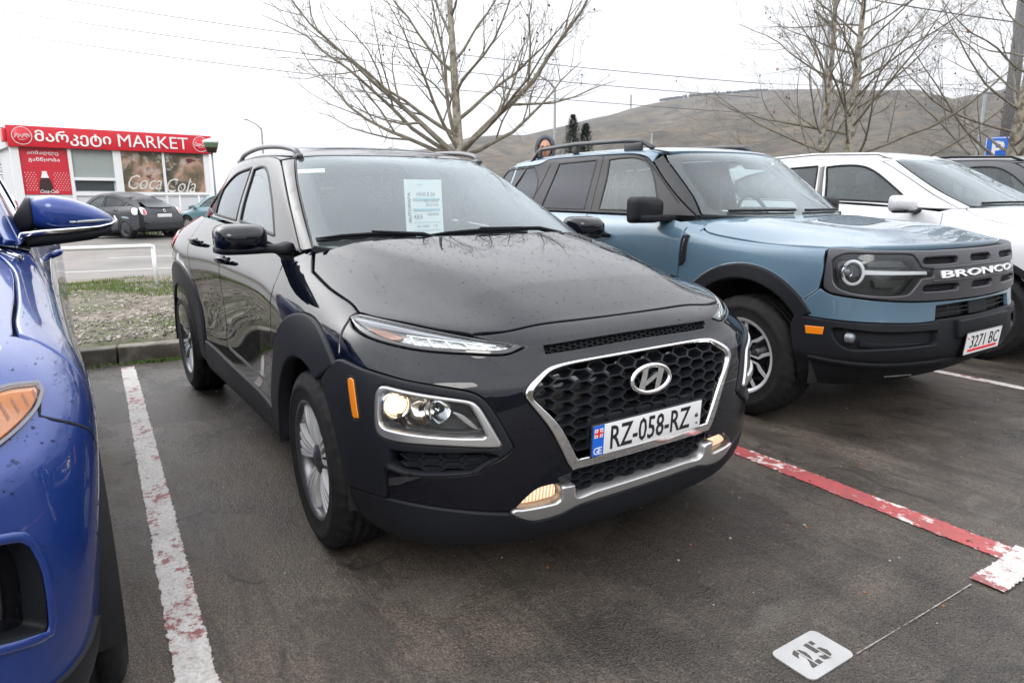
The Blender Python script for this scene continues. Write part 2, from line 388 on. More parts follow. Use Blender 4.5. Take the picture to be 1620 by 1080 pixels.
# ---------------- master surfaces: a cage made to pass through given points ----------------
class Master:
    def __init__(s, V, F, level=3, creases=(), sym=True, iters=6):
        """V: half (y>=0) control points to be interpolated, F quads; mirrored at y=0"""
        T = [Vector(v) for v in V]; n = len(T); mir = {}
        full = list(T)
        for i, v in enumerate(T):
            if abs(v.y) < 1e-6: mir[i] = i
            else: mir[i] = len(full); full.append(Vector((v.x, -v.y, v.z)))
        FF = list(F)+[tuple(mir[i] for i in reversed(f)) for f in F]
        me = bpy.data.meshes.new('tmp'); me.from_pydata([tuple(v) for v in full], [], FF); me.update()
        ob = bpy.data.objects.new('tmp', me); COL.objects.link(ob)
        if creases:
            at = me.attributes.new('crease_edge', 'FLOAT', 'EDGE'); ek = {tuple(sorted(e.vertices)): e.index for e in me.edges}
            for a, b, c in creases:
                for p, q in ((a, b), (mir[a], mir[b])):
                    k = ek.get(tuple(sorted((p, q))))
                    if k is not None: at.data[k].value = c
        md = ob.modifiers.new('s', 'SUBSURF'); md.levels = 2; md.use_limit_surface = True; md.boundary_smooth = 'ALL'; md.subdivision_type = 'CATMULL_CLARK'
        P = [v.copy() for v in full]
        for it in range(iters):
            dg = bpy.context.evaluated_depsgraph_get(); ev = ob.evaluated_get(dg).to_mesh()
            E_ = [ev.vertices[i].co.copy() for i in range(len(full))]; ob.evaluated_get(dg).to_mesh_clear()
            for i in range(len(full)): P[i] += (full[i]-E_[i])*.85
            me.vertices.foreach_set('co', [c for p in P for c in p]); me.update()
        md.levels = level
        dg = bpy.context.evaluated_depsgraph_get(); oe = ob.evaluated_get(dg); ev = oe.to_mesh(); ev.calc_loop_triangles()
        s.v = [v.co.copy() for v in ev.vertices]; s.nrm = [v.normal.copy() for v in ev.vertices]
        s.f = [tuple(p.vertices) for p in ev.polygons]; s.t = [tuple(t.vertices) for t in ev.loop_triangles]
        oe.to_mesh_clear(); bpy.data.objects.remove(ob); bpy.data.meshes.remove(me)
        cen = sum(s.v, Vector())/len(s.v)
        # orient outwards
        sg = sum((s.nrm[i].dot(s.v[i]-cen)) for i in range(0, len(s.v), 7))
        if sg < 0: s.nrm = [-x for x in s.nrm]; s.f = [tuple(reversed(f)) for f in s.f]
        s.bvh = BVHTree.FromPolygons(s.v, s.t)
    def at(s, idx, p):
        a, b, c = s.t[idx]; A, B, C_ = s.v[a], s.v[b], s.v[c]
        v0, v1, v2 = B-A, C_-A, p-A; d00 = v0.dot(v0); d01 = v0.dot(v1); d11 = v1.dot(v1); d20 = v2.dot(v0); d21 = v2.dot(v1)
        den = d00*d11-d01*d01
        if abs(den) < 1e-14: return s.nrm[a].copy()
        v = (d11*d20-d01*d21)/den; u = (d00*d21-d01*d20)/den
        return (s.nrm[a]*(1-v-u)+s.nrm[b]*v+s.nrm[c]*u).normalized()
    def cast(s, o, d):
        h, n, i, t = s.bvh.ray_cast(o, d)
        return None if h is None else (h, s.at(i, h))
    def near(s, p):
        h, n, i, t = s.bvh.find_nearest(p); return h, s.at(i, h)
    def lift(s, view, q, side=1, xc=-.1, Rr=.9):
        x, y = q[0], q[1]
        if view == 'S': o = Vector((x, side*4, y)); d = Vector((0, -side, 0))
        elif view == 'F': o = Vector((6, x*side, y)); d = Vector((-1, 0, 0))
        elif view == 'B': o = Vector((-12, x*side, y)); d = Vector((1, 0, 0))
        elif view == 'T': o = Vector((x, y*side, 5)); d = Vector((0, 0, -1))
        elif view == 'O':   # oblique, from the front corner: u = (x - y)/sqrt 2
            b = Vector((x*.70711, -x*.70711*side, y)); d = Vector((-.70711, -.70711*side, 0)); o = b-d*6
        elif view == 'C':
            a = x/Rr; e = Vector((math.cos(a), side*math.sin(a), 0)); o = Vector((xc, 0, y))+e*4; d = -e
        r = s.cast(o, d)
        if r is None:
            if view == 'S': g = Vector((x, side*.7, y))
            elif view in 'FB': g = Vector((s.cast(o+Vector((0, 0, 0)), d)[0].x if False else (.5 if view == 'F' else -3), x*side, y))
            elif view == 'T': g = Vector((x, y*side, 1))
            elif view == 'O': g = b-d*.3
            else: g = Vector((xc, 0, y))+e*.9
            r = s.near(g)
        return r

def conv(ms, v1, pts, v2, side=1, xc=-.1, Rr=.9):
    """the same points of the surface, in another view's coordinates"""
    o = []
    for p in pts:
        a, n = ms.lift(v1, p, side, xc)
        if v2 == 'S': q = (a.x, a.z)
        elif v2 in 'FB': q = (a.y*side, a.z)
        elif v2 == 'T': q = (a.x, a.y*side)
        elif v2 == 'C': q = (math.atan2(a.y*side, a.x-xc)*Rr, a.z)
        elif v2 == 'O': q = ((a.x-a.y*side)*.70711, a.z)
        o.append(q+tuple(p[2:]))
    return o
def patch(name, mat, parent, ms, view, outline, holes=(), res=.035, off=0., edge=.0025, skirt=.012, side=1, closed=True, seg=None, xc=-.1, pre=False, rnd=.6, fn=None):
    """a panel cut out of a master surface: outline in the view's 2D coordinates, lifted on to the surface"""
    seg = seg or res*.5
    loops = [outline if pre else spline(outline, True, seg)]+[h if pre else spline(h, True, seg) for h in holes]
    for i, lp in enumerate(loops):
        if (area2(lp) < 0) == (i == 0): lp.reverse()
        loops[i] = lp
    V2 = []; E2 = []; ring = []
    for lp in loops:
        for k, pl in ((1, lp), (0, inset(lp, edge))):
            b = len(V2); V2 += pl; n = len(pl); E2 += [(b+i, b+(i+1) % n) for i in range(n)]
            if k: ring.append((b, n))
    xs = [p.x for p in loops[0]]; ys = [p.y for p in loops[0]]
    h = res; y = min(ys)+h*.4; row = 0
    segs = [(lp[i-1], lp[i]) for lp in loops for i in range(len(lp))]
    import_near = {}
    for a, b in segs:
        import_near.setdefault((int(a.x//(h)), int(a.y//(h))), []).append(a)
    while y < max(ys):
        x = min(xs)+(h*.5 if row % 2 else h*.1)
        while x < max(xs):
            q = Vector((x, y)); ok = pin(q, loops[0]) and not any(pin(q, l_) for l_ in loops[1:])
            if ok:
                cx, cy = int(x//h), int(y//h)
                for dx in (-1, 0, 1):
                    for dy in (-1, 0, 1):
                        for a in import_near.get((cx+dx, cy+dy), ()):
                            if (a-q).length < h*.55: ok = False; break
                        if not ok: break
                    if not ok: break
            if ok: V2.append(q)
            x += h
        y += h*.866; row += 1
    r = delaunay_2d_cdt(V2, E2, [], 2 if len(loops) > 1 else 1, 1e-6)
    vo, fo, om = r[0], [list(f) for f in r[2]], r[3]
    if len(loops) > 1:
        fo = [f for f in fo if (lambda c: pin(c, loops[0]) and not any(pin(c, l_) for l_ in loops[1:]))(sum((vo[i] for i in f), Vector((0, 0)))/len(f))]
    pos = []; nor = []
    for p in vo:
        a, n = ms.lift(view, p, side, xc); o_ = off if fn is None else off+fn(p.x, p.y)
        if fn is not None:
            e = .006; f0 = fn(p.x, p.y); fu = (fn(p.x+e, p.y)-fn(p.x-e, p.y))/(2*e); fv = (fn(p.x, p.y+e)-fn(p.x, p.y-e))/(2*e)
            if abs(fu)+abs(fv) > 1e-6:
                h = .02; tu = (ms.lift(view, (p.x+h, p.y), side, xc)[0]-ms.lift(view, (p.x-h, p.y), side, xc)[0])/(2*h); tv = (ms.lift(view, (p.x, p.y+h), side, xc)[0]-ms.lift(view, (p.x, p.y-h), side, xc)[0])/(2*h)
                tu -= n*tu.dot(n); tv -= n*tv.dot(n); A_, B_, C_ = tu.dot(tu), tu.dot(tv), tv.dot(tv); D_ = A_*C_-B_*B_
                if D_ > 1e-6: n = (n-(tu*(C_*fu-B_*fv)+tv*(A_*fv-B_*fu))/D_).normalized()
        pos.append(a+n*o_); nor.append(n)
    bmap = {}
    for i, lst in enumerate(om):
        for q in lst: bmap[q] = i
    N0 = [n.copy() for n in nor]; extra_f = []
    flip = None
    for b, n in ring:
        ids = [bmap.get(b+i) for i in range(n)]
        ids = [q for q in ids if q is not None]; m = len(ids); base = len(pos)
        for k in range(m):
            i = ids[k]; t = (pos[ids[(k+1) % m]]-pos[ids[k-1]])
            t = t.normalized() if t.length > 1e-9 else Vector((1, 0, 0)); outw = t.cross(N0[i]).normalized()
            # outward = away from the panel; check against inner neighbour side through 2D orientation (fixed below)
            pos.append(None); nor.append((i, outw))
        ring_ids = (ids, base, m)
        # decide the sign once per ring with a probe: the panel interior lies at inset side
        pi = bmap.get(b+n) if bmap.get(b+n) is not None else None
        sgn = 1
        if pi is not None:
            dvec = pos[ids[0]]-pos[pi]; sgn = 1 if nor[base][1].dot(dvec) > 0 else -1
        for k in range(m):
            i, outw = nor[base+k]; outw = outw*sgn
            nn = (N0[i]*(1-rnd)+outw*rnd).normalized()
            p0 = pos[i].copy(); pos[i] = p0-N0[i]*edge*.5; nor[i] = nn
            pos[base+k] = p0-N0[i]*skirt; nor[base+k] = outw
        for k in range(m): extra_f.append((ids[k], ids[(k+1) % m], base+(k+1) % m, base+k))
    # orientation
    out_f = []
    for f in fo+[list(e) for e in extra_f]:
        a, b, c = pos[f[0]], pos[f[1]], pos[f[2]]; g = (b-a).cross(c-b)
        nn = sum((nor[i] for i in f), Vector())
        out_f.append(tuple(f) if g.dot(nn) >= 0 else tuple(reversed(f)))
    return mesh_obj(name, pos, out_f, mat, parent, True, None, nor)

def ring_cage(rows, nf, sheet):
    """rows: list of rings (bottom to top), each a list of (x, y, z) from front centre round to rear centre.
    nf: index of the column where the front turns into the side. sheet: list (one per side column after nf) of lateral points
    from the centre line outwards (nf of them), or None to leave the top open."""
    V = []; F = []; nc = len(rows[0]); nr = len(rows)
    for r in rows:
        assert len(r) == nc, (len(r), nc)
        V += list(r)
    for k in range(nr-1):
        for i in range(nc-1): F.append((k*nc+i, (k+1)*nc+i, (k+1)*nc+i+1, k*nc+i+1))
    idx = lambda k, i: k*nc+i
    if sheet:
        prev = [idx(nr-1, i) for i in range(nf+1)]
        for j, rowp in enumerate(sheet):
            assert len(rowp) == nf
            cur = []
            for p in rowp: cur.append(len(V)); V.append(p)
            cur.append(idx(nr-1, nf+1+j))
            for i in range(nf): F.append((prev[i], cur[i], cur[i+1], prev[i+1]))
            prev = cur
        # if the ring closes at the rear with nf more columns, join to it
        rem = nc-1-(nf+len(sheet))
        if rem == nf+1:
            cur = [idx(nr-1, nc-1-i) for i in range(nf+1)]
            for i in range(nf): F.append((prev[i], cur[i], cur[i+1], prev[i+1]))
    return V, F, idx

def shell(name, mat, parent, ms, depth, cut, zmin=-1):
    """dark inner skin a little inside the master; cut(p) says which faces to leave out"""
    vs = [v-n*depth for v, n in zip(ms.v, ms.nrm)]
    fs = [f for f in ms.f if not cut(sum((ms.v[i] for i in f), Vector())/len(f))]
    used = sorted({i for f in fs for i in f}); mp_ = {i: k for k, i in enumerate(used)}
    return mesh_obj(name, [vs[i] for i in used], [tuple(mp_[i] for i in f) for f in fs], mat, parent)
# ---------------- shared car pieces ----------------
def text_obj(name, s, mat, parent, origin, right, up, width=None, height=.1, depth=.002, bold=0., shear=0, center=True, spacing=1.0, res=2):
    cu = bpy.data.curves.new('t', 'FONT'); cu.body = s; cu.size = 1; cu.offset = bold; cu.shear = shear; cu.space_character = spacing
    cu.resolution_u = res; cu.extrude = .01
    ob = bpy.data.objects.new('t', cu); COL.objects.link(ob); dg = bpy.context.evaluated_depsgraph_get()
    me = bpy.data.meshes.new_from_object(ob.evaluated_get(dg)); bpy.data.objects.remove(ob)
    xs = [v.co.x for v in me.vertices]; ys = [v.co.y for v in me.vertices]
    if not xs: return None
    x0, x1, y0, y1 = min(xs), max(xs), min(ys), max(ys); sy = height/(y1-y0); sx = (width/(x1-x0)) if width else sy
    O = Vector(origin); Rv = Vector(right).normalized(); U = Vector(up).normalized(); Nv = Rv.cross(U)
    for v in me.vertices:
        a = (v.co.x-(x0+x1)/2)*sx if center else (v.co.x-x0)*sx
        b = (v.co.y-(y0+y1)/2)*sy if center else (v.co.y-y0)*sy
        v.co = O+Rv*a+U*b+Nv*(depth if v.co.z > 0 else -.0005)
    me.materials.clear(); me.materials.append(MAT[mat] if isinstance(mat, str) else mat)
    return link(bpy.data.objects.new(name, me), parent)

def tyre_mesh(Rt, Rr, wd, seg=120, tread=3):
    """tyre of revolution about y, outer sidewall near y=0, inner at -wd"""
    h = Rt-Rr
    prof = [(Rr-.006, -.012), (Rr+.002, .002), (Rr+.012, .006), (Rr+.02, .004), (Rr+.35*h, .013), (Rr+.42*h, .0125), (Rr+.44*h, .0145), (Rr+.62*h, .0125), (Rr+.64*h, .010),
            (Rr+.80*h, .004), (Rr+.90*h, -.004), (Rt-.004, -.014), (Rt, -.03)]
    t = wd-.06; x = -.03
    for k in range(4):
        a = -.03-t*(k+.75)/4.5
        prof += [(Rt, a+.006), (Rt-.008, a+.0045), (Rt-.008, a-.0045), (Rt, a-.006)]
    prof += [(Rt, -wd+.03), (Rt-.004, -wd+.014), (Rr+.7*h, -wd-.006), (Rr+.3*h, -wd-.008), (Rr, -wd+.004), (Rr-.006, -wd+.012)]
    vs = []; fs = []; k = len(prof)
    for j in range(seg):
        a = 2*math.pi*j/seg; cut = (j % tread == 0)
        for i, (r, y) in enumerate(prof):
            if cut and (9 <= i <= 13 or k-7 <= i <= k-5): r -= .007 if i > 9 else .003
            tw = .012*(i-12)/10 if 10 <= i <= k-5 else 0
            vs.append((r*math.cos(a+tw), y, r*math.sin(a+tw)))
    for j in range(seg):
        q = (j+1) % seg
        for i in range(k-1): fs.append((j*k+i, q*k+i, q*k+i+1, j*k+i+1))
    return vs, fs
def rim_barrel(mb, Rr, wd, mi=0, lipw=.012):
    mb.lathe([(Rr+.010, -.006), (Rr+.011, .004), (Rr+.004, .0055), (Rr-.004, .001), (Rr-lipw, -.012), (Rr-lipw-.006, -.03), (Rr-.022, -.07), (Rr-.03, -wd+.03), (Rr-.03, -wd+.01)], 72, mi=mi)
def blade(mb, ang, r0, r1, w0, w1, y0, y1, th, mi=0, skew=0., n=5):
    """radial blade with flat outer face, in the wheel plane (x, z), face height y0->y1"""
    vs = []; ca, sa = math.cos(ang), math.sin(ang)
    for i in range(n+1):
        t = i/n; r = r0+(r1-r0)*t; w_ = (w0+(w1-w0)*t)/2; y = y0+(y1-y0)*t+.010*math.sin(math.pi*t); o = skew*t
        for (q, dy) in ((-w_*1.25, -th), (-w_, 0), (w_, 0), (w_*1.25, -th)):
            q += o; vs.append((r*ca-q*sa, y+dy, r*sa+q*ca))
    fs = []
    for i in range(n):
        for k in range(3): fs.append((i*4+k, i*4+k+1, (i+1)*4+k+1, (i+1)*4+k))
    fs += [(0, 1, 2, 3), (n*4, n*4+1, n*4+2, n*4+3)]
    mb.add(vs, fs, mi, False)
def flatpoly(mb, poly, yf, th, mi=0):
    """poly in the wheel plane -> plate with thickness; yf(r) gives face height"""
    n = len(poly); tri = tess(poly); P = [Vector(p) for p in poly]
    vs = [(p.x, yf(p.length), p.y) for p in P]+[(p.x*1.0, yf(p.length)-th, p.y) for p in P]
    fs = [tuple(t) for t in tri]+[(i, (i+1) % n, n+(i+1) % n, n+i) for i in range(n)]
    mb.add(vs, fs, mi, False)
def wheel(parent, x, y, z, Rt, Rr, wd, side, style, turn=0, spin=0., simple=False):
    """wheel (hub with brake disc) > tyre, rim"""
    hub = MB(); hub.lathe([(.0, -.055), (.03, -.055), (.034, -.06), (.05, -.075), (.07, -.08), (.075, -.11), (.145, -.112), (.145, -.13), (.05, -.13)], 36)
    o = hub.build('wheel', 'rim_dark', parent)
    o.location = (x, y, z); o.rotation_euler = (0, spin, turn+(0 if side > 0 else math.pi))
    vs, fs = tyre_mesh(Rt, Rr, wd, 120 if not simple else 48)
    t = mesh_obj('tyre', vs, fs, 'tyre', o)
    mb = MB(); rim_barrel(mb, Rr, wd, 1)
    if style == 'fan':
        for k in range(5):
            a0 = k*2*math.pi/5+.31
            for d, w0, w1 in ((-.27, .009, .021), (-.095, .007, .016), (.095, .007, .016), (.27, .009, .021)):
                blade(mb, a0+d, .052, Rr-.008, w0, w1, -.022, -.008, .022, 0)
            pg = [(r*math.cos(a), r*math.sin(a)) for r, a in [(.03, a0-.6), (.10, a0-.33), (Rr-.012, a0-.37), (Rr-.01, a0-.2), (Rr-.01, a0), (Rr-.01, a0+.2), (Rr-.012, a0+.37), (.10, a0+.33), (.03, a0+.6)]]
            flatpoly(mb, pg, lambda r: -.036+.02*r, .02, 1)
        mb.lathe([(0, -.008), (.026, -.009), (.030, -.014), (.052, -.018), (.062, -.03), (.066, -.06)], 36, mi=1)
        for k in range(5): a = k*2*math.pi/5+.94; mb.lathe([(0, -.022), (.009, -.023), (.011, -.03)], 10, c=(.05*math.cos(a), 0, .05*math.sin(a)), mi=1)
    elif style == 'ybar':
        # five angular forked spokes, black pockets and machined edges
        for k in range(5):
            a0 = k*2*math.pi/5
            def P(r, d): return (r*math.cos(a0+d), r*math.sin(a0+d))
            rr = Rr-.006
            arm = [P(.04, -.42), P(.115, -.20), P(.150, -.36), P(rr, -.40), P(rr, -.25), P(.168, -.20), P(.155, 0), P(.168, .20), P(rr, .25), P(rr, .40), P(.150, .36), P(.115, .20), P(.04, .42)]
            flatpoly(mb, arm, lambda r: -.026+.06*r, .024, 2)
            for s in (-1, 1):
                e = [P(.050, .36*s), P(.112, .205*s), P(.143, .375*s), P(rr+.002, .42*s), P(rr+.002, .33*s), P(.156, .255*s), P(.118, .105*s), P(.054, .20*s)]
                flatpoly(mb, e if s > 0 else e[::-1], lambda r: -.020+.06*r, .006, 0)
        mb.lathe([(0, -.006), (.028, -.007), (.034, -.012), (.05, -.02), (.055, -.05)], 36, mi=1)
        mb.lathe([(Rr+.006, .0075), (Rr-.004, .005), (Rr-.018, -.003), (Rr-.020, -.012)], 72, mi=0)
    elif style == 'multi':
        for k in range(10):
            a0 = k*2*math.pi/10; blade(mb, a0, .04, Rr-.006, .016, .030, -.03, -.01, .02, 0)
        mb.lathe([(0, -.012), (.03, -.014), (.05, -.03)], 24, mi=1)
        mb.lathe([(Rr-.02, -.05), (.06, -.06)], 36, mi=1)
    elif style == 'dull':
        for k in range(6): blade(mb, k*math.pi/3, .03, Rr-.006, .025, .035, -.03, -.01, .02, 1)
        mb.lathe([(0, -.012), (.03, -.014), (.05, -.03)], 24, mi=1)
    elif style == 'bright':
        for k in range(5):
            a0 = k*2*math.pi/5
            for s in (-1, 1): blade(mb, a0+s*.2, .04, Rr-.004, .016, .034, -.03, -.006, .02, 0)
        mb.lathe([(0, -.012), (.03, -.014), (.05, -.03)], 24, mi=0)
    mb.build('rim', ['rim_bright', 'rim_dark', 'gloss_black'], o)
    return o
def hexfill(name, mats, parent, ms, view, outline, cw, ch, off_top, off_bot, fr=.80, side=1, xc=-.1, skip=None, bar=.0):
    """honeycomb of cups lifted onto a surface, trimmed at the outline"""
    lp = spline(outline, True, .02)
    if area2(lp) < 0: lp.reverse()
    xs = [p.x for p in lp]; ys = [p.y for p in lp]
    def clampin(q):
        if pin(q, lp): return q
        best = None
        for i in range(len(lp)):
            a, b = lp[i-1], lp[i]; e = b-a; t = max(0, min(1, (q-a).dot(e)/max(1e-12, e.length_squared))); c = a+e*t; d = (c-q).length
            if best is None or d < best[0]: best = (d, c)
        return best[1]
    V = []; F = []; MI = []
    def put(q, off): a, n = ms.lift(view, q, side, xc); V.append(a+n*off); return len(V)-1
    dx = cw*.75; i = 0; x = min(xs)-cw; x = -math.ceil((0-min(xs))/dx)*dx-dx
    col = 0
    x = round(min(xs)/dx-1)*dx; col = int(round(x/dx))
    while x < max(xs)+cw:
        y = min(ys)-ch+(ch/2 if col % 2 else 0)
        while y < max(ys)+ch:
            c = Vector((x, y)); hexp = [c+Vector((cw/2*math.cos(math.pi/3*k), ch/2/.866*math.sin(math.pi/3*k))) for k in range(6)]
            ins = [pin(q, lp) for q in hexp]
            if (all(ins) or (pin(c, lp))) and not (skip and skip(c)):
                o_ = [clampin(q) for q in hexp]; cc = clampin(c)
                a = [put(q, off_top) for q in o_]
                b = [put(q.lerp(cc, .13+bar), off_top) for q in o_]
                d = [put(q.lerp(cc, .36), off_bot) for q in o_]
                m = put(cc, off_bot-.001)
                for k in range(6):
                    k2 = (k+1) % 6
                    F.append((a[k], a[k2], b[k2], b[k])); MI.append(0); F.append((b[k], b[k2], d[k2], d[k])); MI.append(0)
                    F.append((d[k], d[k2], m)); MI.append(1)
            y += ch
        x += dx; col += 1
    o = mesh_obj(name, V, F, mats, parent, False, MI)
    bm = bmesh.new(); bm.from_mesh(o.data); bmesh.ops.remove_doubles(bm, verts=bm.verts, dist=.0008); bmesh.ops.recalc_face_normals(bm, faces=bm.faces[:]); bm.to_mesh(o.data); bm.free()
    return o
def strip(name, mat, parent, ms, view, line, wid, off, prof=3, side=1, closed=False, xc=-.1, raw=False, seg=.02, flat=.6):
    """a rounded strip following a line on the surface; wid may be a list matched to the line's points"""
    pts = line if raw else spline(line, closed, seg); n = len(pts)
    if isinstance(wid, (list, tuple)):
        L_ = [0];
        for i in range(1, n): L_.append(L_[-1]+(pts[i]-pts[i-1]).length)
        W = [wid[min(len(wid)-1, int(l/L_[-1]*(len(wid)-1)))]*(1-(l/L_[-1]*(len(wid)-1) % 1))+wid[min(len(wid)-1, int(l/L_[-1]*(len(wid)-1))+1)]*(l/L_[-1]*(len(wid)-1) % 1) for l in L_]
    else: W = [wid]*n
    P = [ms.lift(view, p, side, xc) for p in pts]; m = 7; vs = []; fs = []
    for i in range(n):
        a = P[(i+1) % n][0] if (closed or i < n-1) else P[i][0]; b = P[i-1][0] if (closed or i > 0) else P[i][0]
        t = (a-b).normalized(); nn = P[i][1]; bt = nn.cross(t).normalized(); c = P[i][0]+nn*off
        for j in range(m):
            g = math.pi*j/(m-1); vs.append(c+bt*math.cos(g)*W[i]/2+nn*math.sin(g)*W[i]*flat/2)
    for i in range(n if closed else n-1):
        q = (i+1) % n
        for j in range(m-1): fs.append((i*m+j, q*m+j, q*m+j+1, i*m+j+1))
    o = mesh_obj(name, vs, fs, mat, parent, True)
    bm = bmesh.new(); bm.from_mesh(o.data); bmesh.ops.recalc_face_normals(bm, faces=bm.faces[:]); bm.to_mesh(o.data); bm.free(); return o
def ellipsoid_loft(secs, n=20, caps=True):
    """secs: list of (centre, half-width vector, half-height vector, squareness) -> verts, faces"""
    vs = []; fs = []
    for c, a, b, sq in secs:
        c, a, b = Vector(c), Vector(a), Vector(b)
        for j in range(n):
            t = 2*math.pi*j/n; ct, st = math.cos(t), math.sin(t); e = 2/sq
            vs.append(c+a*(abs(ct)**e*(1 if ct >= 0 else -1))+b*(abs(st)**e*(1 if st >= 0 else -1)))
    for i in range(len(secs)-1):
        for j in range(n): fs.append((i*n+j, i*n+(j+1) % n, (i+1)*n+(j+1) % n, (i+1)*n+j))
    if caps: fs += [tuple(range(n)), tuple((len(secs)-1)*n+j for j in range(n))]
    return vs, fs
def seat(parent, x, y, z, mat='fabric', hr=True):
    mb = MB(); mb.box((x, y, z), (.5, .5, .16), bev=.05)
    mb.box((x-.27, y, z+.33), (.14, .48, .62), rot=(0, R(-14), 0), bev=.05)
    mb.box((x-.40, y, z+.74), (.09, .26, .17), rot=(0, R(-10), 0), bev=.035)
    mb.tube([(x-.36, y-.05, z+.6), (x-.385, y-.05, z+.7)], .006); mb.tube([(x-.36, y+.05, z+.6), (x-.385, y+.05, z+.7)], .006)
    return mb.build('seat', mat, parent)
def steering(parent, x, y, z, mat='plastic'):
    mb = MB(); c = Vector((x, y, z)); up = Vector((-.35, 0, 1)).normalized(); rt = Vector((0, 1, 0))
    mb.tube([c+(rt*math.cos(a)+up*math.sin(a))*.185 for a in [2*math.pi*i/40 for i in range(41)]], .014, 8)
    mb.tube([c-rt*.18, c, c+rt*.18], .018, 6); mb.tube([c, c-up*.18], .02, 6); mb.box(c+Vector((.02, 0, 0)), (.05, .13, .12), bev=.02)
    mb.tube([c, c+Vector((.25, 0, -.09))], .03, 8)
    return mb.build('steering_wheel', mat, parent)
def rain(parent, ms, view, boxes, n, seed, off=.0, smin=.0012, smax=.0034, ok=None, side=1):
    """standing drops: flattened domes on a surface; boxes = (u0, u1, v0, v1) in view coordinates"""
    rd = random.Random(seed); V = []; F = []; k = 8
    for i in range(n):
        b = rd.choice(boxes); q = (rd.uniform(b[0], b[1]), rd.uniform(b[2], b[3]))
        if ok and not ok(q): continue
        p, nn = ms.lift(view, q, side); t = nn.orthogonal().normalized(); c = nn.cross(t); s = smin+(smax-smin)*rd.random()**2.2; e = rd.uniform(.75, 1.3); base = len(V)
        o = off(q) if callable(off) else off
        for (rr, h) in ((1, 0), (.8, .32), (.4, .5)):
            for j in range(k): a = 6.2832*j/k; V.append(p+nn*(o+h*s)+t*math.cos(a)*rr*s*e+c*math.sin(a)*rr*s)
        V.append(p+nn*(o+.54*s))
        for r_ in range(2):
            for j in range(k): F.append((base+r_*k+j, base+r_*k+(j+1) % k, base+(r_+1)*k+(j+1) % k, base+(r_+1)*k+j))
        for j in range(k): F.append((base+2*k+j, base+2*k+(j+1) % k, base+3*k))
    o = mesh_obj('rain_drops', V, F, 'water', parent); o['kind'] = 'stuff'; return o
def circ(cx, cz, r, a0, a1, n):
    return [(cx+r*math.cos(R(a0+(a1-a0)*i/n)), cz+r*math.sin(R(a0+(a1-a0)*i/n))) for i in range(n+1)]
def mir(pts): return [(-p[0],)+tuple(p[1:]) for p in reversed(pts)]
def mirT(pts): return [(p[0], -p[1])+tuple(p[2:]) for p in reversed(pts)]
